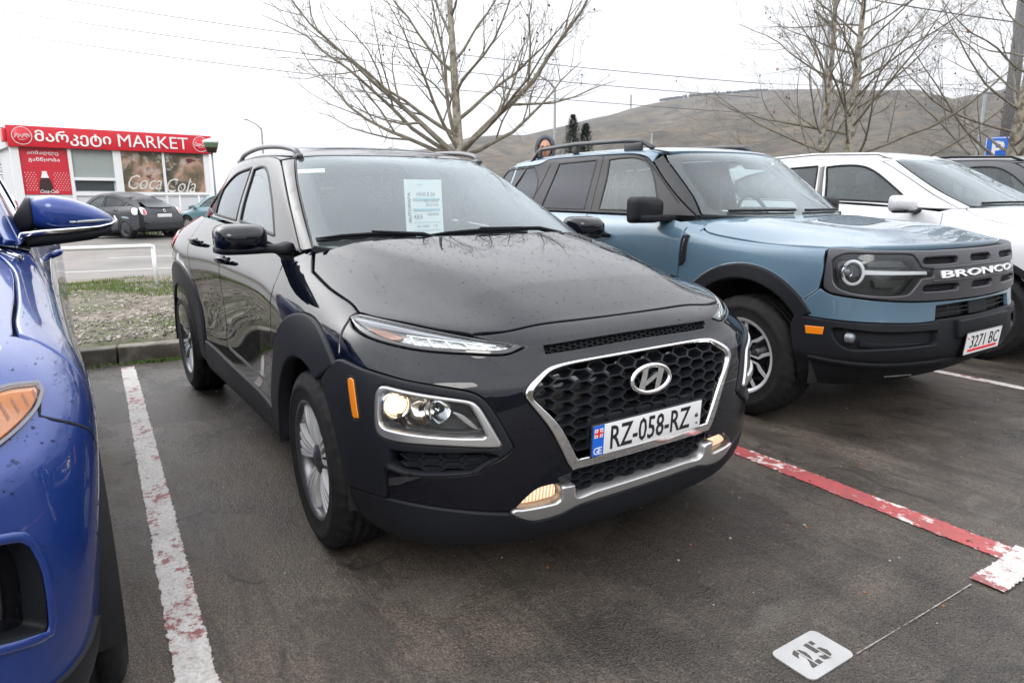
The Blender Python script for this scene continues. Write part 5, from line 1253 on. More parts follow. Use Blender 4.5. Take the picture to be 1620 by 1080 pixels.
        se = conv(G, 'S', [(-.995, 1.535, 1), (-.855, 1.416), (-.675, 1.287), (-.498, 1.172, 1)], 'O', s)
        patch('a_pillar', 'pillar_black', car, G, 'O', fe+se, [], .03, 0, .003, .02, **T)
        # mirror
        c = Vector((-.72, s*1.01, 1.205)); m = MB()
        vs, fs = ellipsoid_loft([(c+Vector((.085, -s*.01, .0)), (0, .035, 0), (0, 0, .03), 4), (c+Vector((.07, s*0, .0)), (0, .088, 0), (0, 0, .066), 5), (c+Vector((.03, 0, .0)), (0, .108, 0), (0, 0, .082), 5), (c+Vector((-.06, 0, 0)), (0, .112, 0), (0, 0, .086), 5.5)], 40)
        m.add(vs, fs, 0, True); mo = m.build('side_mirror', pl, car)
        m = MB(); m.box(c+Vector((-.062, 0, 0)), (.006, .19, .14), bev=.003); m.build('mirror_glass', 'chrome', mo)
        m = MB(); m.box((c.x+.02, s*.89, 1.150), (.11, .20, .035), bev=.012); m.box(c+Vector((.058, 0, -.052)), (.08, .19, .045), bev=.014); m.build('mirror_arm', pl, mo)
        # rails
        rl = [(-1.10, .580), (-1.20, .585), (-1.35, .60), (-1.95, .605), (-2.45, .595), (-2.78, .57)]; hh = [.01, .062, .072, .078, .072, .006]; m = MB()
        pts = [G.lift('T', p, s)[0]+Vector((0, 0, h)) for p, h in zip(rl, hh)]
        sp = []
        for i in range(len(pts)-1):
            for k in range(4): sp.append(pts[i].lerp(pts[i+1], k/4))
        sp.append(pts[-1]); m.tube(sp, .020, 8, flat=.75)
        fz = G.lift('T', (-1.38, .60), s)[0]; m.box(fz+Vector((.10, 0, .02)), (.18, .028, .06), bev=.01)
        for x in (-1.95, -2.45): q = G.lift('T', (x, .60), s)[0]; m.box(q+Vector((0, 0, .035)), (.06, .03, .07), bev=.01)
        m.build('roof_rail', 'plastic_grey', car)
        patch('roof_ditch', 'plastic', car, G, 'O', conv(G, 'T', [(-.93, .585, 1), (-1.10, .565, 1), (-1.10, .60, 1), (-.98, .628, 1)], 'O', s), [], .03, .003, .002, .006, **T)
        for (x, sp_) in ((0, .5), (rx, 1.1)):
            wheel(car, x, s*.895, wz, wz, .222, .225, s, 'ybar', R(-2) if x == 0 else 0, sp_)
            m = MB(); lin(m, .472, .45); o = m.build('wheel_liner', 'dark', car); o.location = (x, s*.90, wz); o.rotation_euler = (0, 0, 0 if s > 0 else math.pi)
    rt_ = [(-.82, 0), (-.85, .32), (-.912, .545), (-.955, .60)]+[(p[0], p[1]-.003) for p in conv(G, 'S', [(-.99, 1.590), (-1.13, 1.617), (-1.50, 1.630), (-1.95, 1.632), (-2.38, 1.624), (-2.72, 1.614)], 'T')]+[(-2.92, .54), (-3.0, .32), (-3.01, 0)]
    patch('roof', bp, car, G, 'T', rt_+mirT(rt_[1:-1]), [], .05, .002, .003, .02)
    wso = [(0, 1.155), (.35, 1.16), (.62, 1.168), (.755, 1.178, 1), (.715, 1.29), (.680, 1.42), (.649, 1.53), (.630, 1.568, 1), (.52, 1.582), (.30, 1.589)]
    wso = wso+[(0, 1.591)]+mir(wso[1:])
    wsi = [(0, 1.19), (.35, 1.195), (.60, 1.203), (.69, 1.225), (.665, 1.32), (.63, 1.46), (.595, 1.52), (.54, 1.538), (.30, 1.545), (.15, 1.545), (.12, 1.485, 1)]
    wsi = wsi+[(0, 1.482), (-.12, 1.485, 1)]+[(-p[0], p[1]) for p in reversed(wsi[1:-1])]
    ws = patch('windscreen', 'glass_front', car, G, 'F', wso, [], .05, .004, .002, .005)
    patch('frit_border', 'frit', ws, G, 'F', wso, [wsi], .04, -.006, .001, .002)
    m = MB(); m.box((-.48, 0, 1.07), (.34, 1.40, .03), bev=.01); m.build('cowl', 'plastic', car)
    for (ya, yb, za) in ((-.62, -.10, 1.188), (.0, .55, 1.186)):
        m = MB(); ln = [G.lift('F', (ya+(yb-ya)*i/5, za))[0:2] for i in range(6)]; m.tube([p+n*.018 for p, n in ln], .009, 6); m.build('wiper', 'plastic', car)
    rain(car, K, 'T', [(-.35, .70, -.75, .75)], 700, 8, .014, .0012, .003)
    # plate
    c0, n0 = K.lift('C', (-.015, .512)); c0 = Vector((.925, -.030, .512)); up = Vector((.08, 0, 1)).normalized(); rt = Vector((0, 1, 0)); nn = rt.cross(up); Rm = Matrix((nn, rt, up)).transposed()
    m = MB(); m.box(c0, (.004, .435, .128), rot=Rm, bev=.002); P = m.build('licence_plate', 'plate_frame', car)
    m = MB(); m.box(c0+nn*.002, (.003, .425, .118), rot=Rm); m.build('plate_face', 'plate_white', P)
    text_obj('plate_text', '3271 BC', 'ink', P, c0+nn*.0042+rt*.012+up*.008, rt, up, .34, .070, .0008, .0)
    m = MB(); m.box(c0+nn*.0045-up*.040, (.002, .35, .013), rot=Rm); m.build('red_line', 'red_flat', P)
    m = MB(); m.box(c0+nn*.0045-rt*.192+up*.030, (.001, .022, .006), rot=Rm); m.build('plate_mark', 'red_flat', P)
    m = MB(); m.box((.90, -.012, .60), (.04, .60, .10), bev=.012); m.box((.90, -.012, .53), (.03, .40, .20), bev=.012); m.build('plate_holder', pl, car)
    # rear, core, cabin
    bk = [(0, .50), (.66, .50, 1), (.80, .62), (.78, .95), (.70, 1.16, 1), (0, 1.165)]
    patch('tailgate', bp, car, K, 'B', bk+mir(bk[1:-1]), [], .07, 0, .003, .02)
    rw = [(0, 1.21), (.62, 1.21, 1), (.54, 1.53, 1), (0, 1.54)]
    patch('rear_window', 'glass_tint', car, G, 'B', rw+mir(rw[1:-1]), [], .06, 0, .002, .005)
    def cut(p):
        a = abs(p.y)
        if p.z < .86 and a > .5 and ((p.x)**2+(p.z-wz)**2 < .52**2 or (p.x-rx)**2+(p.z-wz)**2 < .52**2): return True
        if p.x > .40 and .48 < p.z < 1.02: return True
        return p.z > 1.10 and a < .68 and -3.1 < p.x < -.2
    shell('body_shell', 'dark', car, K, .03, cut)
    m = MB(); m.box((.30, 0, .66), (.72, 1.05, .56), bev=.08); m.box((-1.3, 0, .34), (3.8, 1.3, .16), bev=.05); m.box((-1.7, 0, .70), (2.5, 1.6, .6), bev=.1); m.build('underbody', 'dark', car)
    m = MB(); m.box((-.62, 0, 1.06), (.50, 1.45, .20), bev=.07); m.build('dashboard', 'plastic_grey', car)
    for sy in (.38, -.38): seat(car, -1.35, sy, .74, 'fabric')
    m = MB(); m.box((-2.35, 0, .78), (.5, 1.25, .18), bev=.05); m.box((-2.60, 0, 1.10), (.14, 1.25, .58), rot=(0, R(-12), 0), bev=.05); m.build('rear_seat', 'fabric', car)
    steering(car, -.92, .38, 1.12)
    m = MB(); m.box((-1.0, 0, 1.50), (.03, .25, .07), bev=.015); m.tube([(-.93, 0, 1.55), (-.99, 0, 1.51)], .012, 6); m.build('rear_view_mirror', 'plastic', car)
    for s in (1, -1):
        m = MB(); m.box((-1.52, s*.66, 1.25), (.09, .05, .40), bev=.02); m.tube([(-1.46, s*.62, 1.45), (-1.44, s*.60, 1.2), (-1.42, s*.56, .95)], .02, 4, flat=.2); m.build('inner_pillar', 'fabric_light', car)
    return car
def gen_car(loc, rz, label, paint, XK, ZK, GXK, GZK, ys, gys, wr=.35, rimr=.23, style='multi', clad=False, detail=1, rails=False, seam='dark', level=3, mirror=True, glass=('glass', 'glass_priv'), tail='red_lens', hood_only=False, group=None, fdetail=True, ysf=None, drop=None, bholes=(), moff=(0, 0, 1)):
    K = warped(kona_data(), XK, ys, ZK, level, ysf); G = warped(kona_top_data(), GXK, gys, GZK, level, None, drop)
    car = empty('parked_car', loc, rz, label, 'car', group)
    X = lambda v: interp(XK, v); Z = lambda v: interp(ZK, v); GX = lambda v: interp(GXK, v); GZ = lambda v: interp(GZK, v)
    def S(l): return [(X(p[0]), Z(p[1]))+tuple(p[2:]) for p in l]
    def SG(l): return [(GX(p[0]), GZ(p[1])-(drop(p[0], p[1]) if drop else 0))+tuple(p[2:]) for p in l]
    def Tt(l): return [(X(p[0]), p[1]*ys)+tuple(p[2:]) for p in l]
    def FG(l): return [(p[0]*gys, GZ(p[1]))+tuple(p[2:]) for p in l]
    fx, rx = X(0), X(-2.6); wz = wr; oR = wr+.055
    res = .06 if detail < 1 else .04
    hoodT = Tt([(.6895, 0), (.6865, .18), (.676, .341), (.668, .47), (.640, .572), (.545, .655), (.383, .7465), (.282, .775, 1), (.19, .773), (0, .777), (-.20, .768), (-.335, .715, 1), (-.30, .60), (-.21, .42), (-.13, .2), (-.11, 0)])
    patch('hood', paint, car, K, 'T', hoodT+mirT(hoodT[1:-1]), [], res, 0, .003, .02)
    xc = -.1
    half = conv(K, 'T', [(hoodT[0][0]+.007, 0)]+[(p[0]+.0065, p[1]+.002) for p in hoodT[1:7]]+[(hoodT[7][0]+.008, hoodT[7][1]+.002)], 'C')
    seamx = .30
    dn = conv(K, 'S', [(X(.33), Z(.83)), (X(.30), Z(.76), 1)]+[(p[0], p[1]) for p in circ(fx, wz, oR, 40, -12, 8)], 'C')
    fb = half+dn+[(.70, Z(.235)), (.4, Z(.22))]
    out_ = fb+[(0, Z(.215))]+mir(fb[1:])
    lampC = conv(K, 'S', [(X(.33), Z(.88)), (X(.34), Z(.80))], 'C')
    l0 = half[-1][0]-.02
    lamp = [(l0, Z(.895)), (l0-.10, Z(.885)), (l0-.34, Z(.84)), (l0-.50, Z(.80), 1), (l0-.40, Z(.765)), (l0-.15, Z(.765)), (l0-.0, Z(.80))]
    gr = [(.0, Z(.76)), (.36, Z(.755)), (.44, Z(.70)), (.33, Z(.50)), (.0, Z(.485))]; gr = gr+mir(gr[1:-1])
    patch('front_bumper', paint, car, K, 'C', out_, [lamp, mir(lamp), gr] if fdetail else list(bholes), res, 0, .003, .02)
    if fdetail:
        g = patch('grille', 'dark', car, K, 'C', gr, [], .05, -.03, .002, .003)
        for k in range(5): strip('grille_bar', 'chrome', g, K, 'C', [(-.36, Z(.53+.045*k)), (0, Z(.53+.045*k)), (.36, Z(.53+.045*k))], .012, -.005)
    for s in (1, -1):
        T = {'side': s}
        if fdetail:
            hl = patch('headlamp', 'drl_silver', car, K, 'C', lamp, [], .04, -.03, .001, .002, **T)
            patch('lamp_lens', 'lens', hl, K, 'C', lamp, [], .04, .001, .002, .003, **T)
        arcf = circ(fx, wz, oR, 46, 184, 12)
        fo = S([(-.47, 1.045, 1)])+conv(K, 'T', Tt([(-.345, .724, 1), (-.205, .776), (0, .785), (.19, .781)])+[(hoodT[7][0]-.01, hoodT[7][1]+.012, 1)], 'S')+S([(.325, .83), (.29, .76, 1)])+arcf+[(fx-oR-.01, wz-.09, 1), (X(-.60), Z(.30), 1), (X(-.572), Z(.55)), (X(-.49), Z(.74)), (X(-.462), Z(.90))]
        patch('fender', paint, car, K, 'S', fo, [], res, 0, .003, .02, **T)
        fd = S([(-.476, 1.042, 1), (-.468, .90), (-.496, .74), (-.578, .55), (-.606, .42), (-.608, .30, 1), (-1.0, .295), (-1.50, .295, 1), (-1.528, .46), (-1.556, .8), (-1.553, 1.134, 1), (-1.3, 1.112), (-.8, 1.067)])
        d1 = patch('front_door', paint, car, K, 'S', fd, [], res, 0, .003, .02, **T)
        ra = circ(rx, wz, oR+.008, 175, 125, 6)
        rd = S([(-1.562, .8), (-1.559, 1.135, 1), (-1.8, 1.144), (-2.1, 1.157), (-2.40, 1.164, 1), (-2.385, 1.05)])+list(reversed(ra))+S([(-2.04, .30, 1), (-1.508, .297, 1), (-1.535, .47)])
        d2 = patch('rear_door', paint, car, K, 'S', rd, [], res, 0, .003, .02, **T)
        qp = S([(-2.406, 1.163, 1), (-2.7, 1.168), (-3.02, 1.14, 1), (-3.08, 1.0), (-3.14, .80), (-3.15, .40, 1), (-3.0, .30, 1)])+circ(rx, wz, oR, -8, 122, 12)+S([(-2.392, 1.05)])
        patch('quarter_panel', paint, car, K, 'S', qp, [], res, 0, .003, .02, **T)
        patch('sill', 'plastic', car, K, 'S', [(fx-oR+.02, Z(.29)), (rx+oR, Z(.29), 1), (rx+oR, Z(.215), 1), (fx-oR+.02, Z(.215), 1)], [], .08, .004, .004, .02, **T)
        if clad:
            for cx in (fx, rx):
                ao = circ(cx, wz, oR+.045, 0, 182, 14); ai = circ(cx, wz, oR-.005, 182, 0, 14)
                patch('wheel_arch_trim', 'plastic', car, K, 'S', ao+ai, [], .05, .010, .006, .03, **T)
        if detail >= .5 and tail:
            tl = [(-2.93, 1.08), (-2.78, 1.04), (-2.84, .93), (-3.06, .90), (-3.12, .96), (-3.09, 1.08)]
            patch('tail_lamp', tail, car, K, 'S', S(tl), [], .05, .006, .004, .01, **T)
        w1 = SG([(-.80, 1.118, 1), (-1.3, 1.150), (-1.527, 1.163, 1), (-1.55, 1.30), (-1.585, 1.440, 1), (-1.47, 1.449), (-1.34, 1.438), (-1.20, 1.385), (-1.00, 1.27)])
        w2 = SG([(-1.615, 1.166, 1), (-1.9, 1.176), (-2.24, 1.188, 1), (-2.30, 1.27), (-2.33, 1.345, 1), (-2.20, 1.395), (-2.0, 1.432), (-1.655, 1.452, 1), (-1.64, 1.36)])
        w3 = SG([(-2.30, 1.192, 1), (-2.55, 1.215), (-2.62, 1.225, 1), (-2.50, 1.29), (-2.385, 1.335, 1), (-2.36, 1.27)])
        fr = SG([(-.44, 1.066, 1), (-.8, 1.082), (-1.3, 1.126), (-1.8, 1.153), (-2.25, 1.168), (-2.65, 1.172), (-2.92, 1.155, 1), (-2.80, 1.27), (-2.66, 1.38), (-2.50, 1.45), (-2.30, 1.487), (-1.85, 1.5065), (-1.5, 1.503), (-1.3, 1.490), (-1.165, 1.462), (-.93, 1.352), (-.66, 1.20)])
        patch('side_frame', paint, car, G, 'S', fr, [w1, w2, w3], res*.9, 0, .003, .02, **T)
        for w_, nm, mt in ((w1, 'side_window', glass[0]), (w2, 'side_window', glass[1]), (w3, 'quarter_window', glass[1])):
            o = patch(nm, mt, car, G, 'S', w_, [], .06, -.005, .001, .004, **T)
            if detail >= .5: strip('window_seal', seam, o, G, 'S', w_, .018, .001, closed=True, **T)
        if detail >= 1: strip('pillar_cover', 'gloss_black', car, G, 'S', SG([(-1.571, 1.165), (-1.595, 1.30), (-1.62, 1.445)]), .055, .0, flat=.12, **T)
        fe = conv(G, 'F', FG([(.712, 1.085, 1), (.662, 1.23), (.607, 1.36), (.556, 1.452), (.537, 1.476, 1)]), 'O', s)
        se = conv(G, 'S', SG([(-1.158, 1.468, 1), (-.925, 1.358), (-.655, 1.206), (-.436, 1.072, 1)]), 'O', s)
        patch('a_pillar', paint, car, G, 'O', fe+se, [], res, 0, .002, .02, side=s)
        if mirror:
            c = Vector((GX(-.60)+moff[0], s*(.94*ys+moff[1]), GZ(1.105)+.01)); m = MB(); ms_ = moff[2]; m.X = Matrix.Translation(c) @ Matrix.Scale(ms_, 4) @ Matrix.Translation(-c)
            vs, fs = ellipsoid_loft([(c+Vector((.085, s*.01, .0)), (.0, .03, 0), (0, 0, .02), 3), (c+Vector((.07, s*.005, .0)), (0, .080, 0), (0, 0, .045), 3), (c+Vector((.03, 0, .002)), (0, .105, 0), (0, 0, .062), 3), (c+Vector((-.07, -s*.004, .002)), (0, .110, 0), (0, 0, .066), 3.2)], 28)
            m.add(vs, fs, 0, True); mo = m.build('side_mirror', paint, car)
            m = MB(); m.box((c.x, s*(.94*ys-.14), c.z-.055), (.09, .16, .035), bev=.012); m.box(c+Vector((0, 0, -.06)), (.13, .17, .03), bev=.012); m.build('mirror_base', 'plastic', mo)
            m = MB(); m.box(c+Vector((-.072, 0, 0)), (.006, .17, .10), bev=.003); m.build('mirror_glass', 'chrome', mo)
        if rails:
            m = MB(); pts = [G.lift('T', (GX(a), b*gys), s)[0]+Vector((0, 0, h)) for a, b, h in ((-1.12, .525, 0), (-1.25, .535, .028), (-1.7, .543, .035), (-2.1, .53, .03), (-2.35, .50, 0))]
            m.tube(pts, .014, 8); m.build('roof_rail', rails, car)
        if detail >= .5:
            for dd, hx, hz in ((d1, -1.44, .955), (d2, -2.17, 1.012)):
                c, n = K.lift('S', (X(hx), Z(hz)), s); m = MB()
                m.tube([c+Vector((.10, 0, .004))+n*.003, c+Vector((.085, 0, .006))+n*.028, c+Vector((0, 0, 0))+n*.04, c+Vector((-.085, 0, -.004))+n*.028, c+Vector((-.10, 0, -.004))+n*.003], [.014, .015, .015, .015, .014], 8, flat=.7); m.build('handle', paint, dd)
        for x in (fx, rx):
            wheel(car, x, s*(.884*ys), wz, wr, rimr, .22, s, style, 0, x, simple=detail < 1)
            m = MB(); lin(m, oR, .42); o = m.build('wheel_liner', 'dark', car); o.location = (x, s*(.875*ys), wz); o.rotation_euler = (0, 0, 0 if s > 0 else math.pi)
    rf = [(GX(-.965), 0), (GX(-.992), .28*gys)]+conv(G, 'F', FG([(.44, 1.4875), (.534, 1.479, 1)]), 'T')+[(p[0], p[1]-.004) for p in conv(G, 'S', SG([(-1.17, 1.470), (-1.3, 1.490), (-1.5, 1.503), (-1.85, 1.5065), (-2.30, 1.487)]), 'T')]+[(GX(-2.45), .50*gys), (GX(-2.62), .40*gys), (GX(-2.69), .2*gys), (GX(-2.70), 0)]
    patch('roof', paint, car, G, 'T', rf+mirT(rf[1:-1]), [], res*1.3, .001, .003, .02)
    wso = [(.0, 1.062), (.35, 1.066), (.60, 1.076), (.705, 1.092, 1), (.655, 1.23), (.60, 1.36), (.548, 1.455), (.528, 1.474, 1), (.44, 1.484), (.28, 1.488)]
    wso = FG(wso+[(0, 1.490)]+mir(wso[1:]))
    wsi = [(.0, 1.112), (.35, 1.117), (.56, 1.126), (.615, 1.150), (.60, 1.22), (.55, 1.35), (.515, 1.43), (.47, 1.452), (.28, 1.458)]
    wsi = FG(wsi+[(0, 1.46)]+mir(wsi[1:]))
    ws = patch('windscreen', 'glass_front', car, G, 'F', wso, [], .06, .004, .002, .005)
    patch('frit_border', 'frit', ws, G, 'F', wso, [wsi], .05, -.006, .001, .002)
    m = MB(); m.box((GX(-.36), 0, Z(.985)), (.34, 1.36, .03), bev=.01); m.build('cowl', 'plastic', car)
    if detail >= 1:
        for (ya, yb) in ((-.65, -.08), (-.02, .55)):
            m = MB(); ln = [G.lift('F', (ya+(yb-ya)*i/5, GZ(1.105+.01*math.sin(i*.6)))) for i in range(6)]; m.tube([p+n*.018 for p, n in ln], .009, 6); m.build('wiper', 'plastic', car)
    bk = [(0, .50), (.60, .50, 1), (.74, .62), (.70, .95), (.60, 1.12, 1), (0, 1.125)]
    bk = [(p[0]*ys, Z(p[1]))+tuple(p[2:]) for p in bk]
    tg = patch('tailgate', paint, car, K, 'B', bk+mir(bk[1:-1]), [], .07, 0, .003, .02)
    bk = [(0, .24), (.66, .26, 1), (.745, .49, 1), (0, .49)]; bk = [(p[0]*ys, Z(p[1]))+tuple(p[2:]) for p in bk]
    patch('rear_bumper', paint, car, K, 'B', bk+mir(bk[1:-1]), [], .07, .002, .003, .02)
    rw = FG([(0, 1.15), (.50, 1.16, 1), (.42, 1.44, 1), (0, 1.455)])
    patch('rear_window', 'glass_priv', car, G, 'B', rw+mir(rw[1:-1]), [], .06, .0, .002, .005)
    def cut(p):
        a = abs(p.y)
        if a > .5 and ((p.x-fx)**2+(p.z-wz)**2 < (oR+.03)**2 or (p.x-rx)**2+(p.z-wz)**2 < (oR+.03)**2): return True
        if p.x > X(.30) and Z(.46) < p.z < Z(.92): return True
        return p.z > Z(1.0) and a < .62*ys and X(-2.9) < p.x < X(-.1)
    shell('body_shell', 'dark', car, K, .03, cut)
    m = MB(); m.box((X(.25), 0, Z(.55)), (.7, 1.0, .42), bev=.08); m.box(((fx+rx)/2, 0, Z(.30)), (abs(fx-rx)+.9, 1.25, .14), bev=.05); m.box(((fx+rx)/2-.3, 0, Z(.62)), (abs(fx-rx)-.1, 1.5*ys, .5), bev=.1); m.build('underbody', 'dark', car)
    if detail >= .5:
        m = MB(); m.box((GX(-.50), 0, Z(.94)), (.50, 1.38*gys, .2), bev=.07); m.build('dashboard', 'plastic_grey', car)
        for sy in (.36, -.36): seat(car, GX(-1.25), sy, Z(.64))
        m = MB(); m.box((GX(-2.15), 0, Z(.66)), (.5, 1.2, .18), bev=.05); m.box((GX(-2.4), 0, Z(.98)), (.14, 1.2, .58), rot=(0, R(-12), 0), bev=.05); m.build('rear_seat', 'fabric', car)
    return car, K, G
def build_blue():
    fgo = [(.60, .765), (.678, .746), (.705, .733), (.716, .717), (.728, .659), (.731, .553), (.727, .534), (.679, .553), (.60, .59), (.45, .62), (.45, .76)]
    car, K, G = gen_car(BL_LOC, 0, 'metallic blue SUV cut off by the left edge, with an amber lamp and chrome-lined mirror', 'blue_paint', BL_X, BL_Z, BL_GX, BL_GZ, 1.05, 1.12, .36, .235, 'multi', mirror=False, level=4, seam='chrome', fdetail=False, bholes=[fgo, mir(fgo)], ysf=lambda x, z: 1+.035*max(0, min(1, (-.45-x)*2))-.038*max(0, min(1, (.76-z)/.3))*max(0, min(1, (x+.9)*2)))
    # nearest corner in detail
    for s in (1, -1):
        T = {'side': s}
        lm = [(.801, .953), (.858, .945, 1), (.849, .930, 1), (.806, .906), (.733, .879), (.60, .843), (.50, .85, 1), (.60, .90), (.72, .943)]
        hl = patch('headlamp', 'satin_dark', car, K, 'C', lm, [[(.80, .9475), (.850, .9405, 1), (.843, .932, 1), (.803, .910), (.731, .884), (.60, .849), (.53, .856, 1), (.61, .897), (.73, .939)]], .02, .010, .004, .012, **T)
        patch('lamp_amber', 'amber', hl, K, 'C', [(.80, .9465), (.847, .9395, 1), (.841, .932, 1), (.802, .911), (.73, .885), (.66, .866, 1), (.66, .913, 1), (.73, .938)], [], .02, .004, .002, .004, **T)
        patch('lamp_lens', 'drl_silver', hl, K, 'C', [(.655, .87), (.62, .858), (.54, .858), (.62, .898), (.655, .91)], [], .02, .006, .002, .004, **T)
        patch('lamp_cover', 'lens', hl, K, 'C', [(.80, .9465), (.847, .9395, 1), (.841, .932, 1), (.802, .911), (.73, .885), (.60, .85), (.53, .857, 1), (.61, .897), (.73, .938)], [], .03, .012, .002, .004, **T)
        for k in range(9): strip('lamp_rib', 'amber_rib', hl, K, 'C', [(.835-k*.020, .936-k*.001), (.825-k*.020, .921-k*.0045)], .003, .007, **T)
        strip('bumper_seam', 'dark', car, K, 'C', [(.862, .945), (.855, .915), (.825, .888), (.80, .902)][0:1]+[(.81, .900), (.825, .888), (.859, .865), (.911, .827), (.95, .77)], .005, .0005, flat=.15, **T)
        fgo = [(.60, .765), (.678, .746), (.705, .733), (.716, .717), (.728, .659), (.731, .553), (.727, .534), (.679, .553), (.60, .59), (.45, .62), (.45, .76)]
        fp = patch('fog_pocket', 'gloss_black', car, K, 'C', fgo, [], .03, -.05, .004, .002, **T)
        patch('pocket_wall', 'plastic', fp, K, 'C', [(p[0]*1.0, p[1]) for p in fgo], [[(a*.97+.018, b*.93+.047) for a, b in fgo]], .03, -.004, .003, .05, **T)
        strip('pocket_edge', 'blue_paint', fp, K, 'C', fgo, .018, .002, closed=True, flat=.5, **T)
        for z in (.60, .612, .624): strip('lamp_rib', 'lens_grey', fp, K, 'C', [(.60, z), (.655, z+.004)], .004, -.042, **T)
        patch('lower_trim', 'plastic', car, K, 'C', [(.50, .50), (.70, .44), (.75, .418), (.83, .417), (.88, .44), (.90, .40), (.86, .33), (.6, .30), (.4, .32)], [], .03, .010, .005, .02, **T)
        if s > 0:
            rain(car, K, 'T', [(-.5, .85, .2, .93)], 900, 9, 0, .001, .003); rain(car, K, 'C', [(.3, 1.2, .6, .95)], 350, 10, 0, .001, .003)
            # mirror: blue cap, chrome line, black foot
            c = Vector((-.72, s*.985, 1.222)); m = MB()
            vs, fs = ellipsoid_loft([(c+Vector((.02, -s*.115, .018)), (.075, 0, 0), (0, 0, .050), 3), (c+Vector((.03, -s*.06, .014)), (.085, 0, 0), (0, 0, .060), 3), (c+Vector((.025, s*.0, .006)), (.082, 0, 0), (0, 0, .056), 2.6), (c+Vector((.01, s*.06, -.006)), (.066, 0, 0), (0, 0, .042), 2.5), (c+Vector((-.005, s*.10, -.014)), (.045, 0, 0), (0, 0, .024), 2.4), (c+Vector((-.01, s*.118, -.018)), (.012, 0, 0), (0, 0, .006), 2.2)], 32)
            m.add(vs, fs, 0, True); mo = m.build('side_mirror', 'blue_paint', car)
            m = MB(); vs, fs = ellipsoid_loft([(c+Vector((.02, -s*.165, -.02)), (.05, 0, 0), (0, 0, .03), 3), (c+Vector((.02, -s*.13, .01)), (.072, 0, 0), (0, 0, .055), 3), (c+Vector((.02, -s*.112, .017)), (.072, 0, 0), (0, 0, .048), 3)], 28); m.add(vs, fs, 0, True)
            vs, fs = ellipsoid_loft([(c+Vector((.0, -s*.24, -.075)), (.06, 0, 0), (0, 0, .03), 3), (c+Vector((.02, -s*.10, -.062)), (.085, 0, 0), (0, 0, .028), 3), (c+Vector((.01, s*.04, -.052)), (.072, 0, 0), (0, 0, .022), 3), (c+Vector((0, s*.10, -.040)), (.045, 0, 0), (0, 0, .012), 3)], 24); m.add(vs, fs, 0, True)
            m.build('mirror_base', 'plastic', mo)
            m = MB(); m.tube([c+Vector((.085, -s*.235, -.062)), c+Vector((.112, -s*.10, -.043)), c+Vector((.102, s*.0, -.036)), c+Vector((.075, s*.06, -.032)), c+Vector((.045, s*.10, -.024)), c+Vector((.005, s*.121, -.014)), c+Vector((-.03, s*.118, .002))], [.012, .011, .009, .008, .007, .005, .003], 8, flat=.6); m.build('mirror_strip', 'chrome', mo)
            m = MB(); m.tube([c+Vector((.108, -s*.02, -.012)), c+Vector((.085, s*.05, -.010)), c+Vector((.045, s*.10, -.008))], [.004, .006, .004], 6); m.build('turn_lamp', 'lens_grey', mo)
        if s > 0:
            strip('belt_strip', 'chrome', car, K, 'S', [(-.36, 1.115), (-.9, 1.155), (-1.5, 1.19), (-2.3, 1.225)], .022, .003, flat=.6, **T)
    return car

def back_details(car, K):
    """tail of the grey hatchback: boot lid lamps, plate, repair patch"""
    for s in (1, -1):
        tl = [(.60, .98), (.70, .97), (.735, .80), (.66, .76), (.60, .80)]
        o = patch('tail_lamp', 'white_lens', car, K, 'B', tl, [], .04, .02, .004, .01, side=s)
        patch('tail_lamp_red', 'red_lens', o, K, 'B', [(.61, .93), (.66, .92), (.70, .79), (.64, .77), (.62, .80)], [], .04, .028, .004, .01, side=s)
        tl = [(-3.14, .97), (-3.02, .965), (-3.10, .80), (-3.24, .77), (-3.28, .82), (-3.22, .95)]
        patch('tail_lamp', 'white_lens', car, K, 'S', tl, [], .04, .012, .004, .01, side=s)
    c, n = K.lift('B', (0, .74)); m = MB(); m.box(c+n*.01, (.02, .52, .115), bev=.003); m.build('licence_plate', 'plate_white', car)
    m = MB(); m.box(c+n*.02+Vector((0, 0, .08)), (.02, .60, .02), bev=.004); m.build('boot_trim', 'gloss_black', car)
    m = MB(); m.X = Matrix.Translation(c+n*.012+Vector((0, 0, .15))); m.lathe([(.035, 0), (.035, -.012), (.05, -.012), (.05, 0)], 20, 'x'); m.build('emblem', 'chrome', car)
    patch('body_repair', 'filler', car, K, 'S', [(-2.55, .70), (-2.68, .72), (-2.86, .70), (-2.93, .66), (-2.84, .655), (-2.62, .675)], [], .04, .003, .001, .003, side=1)
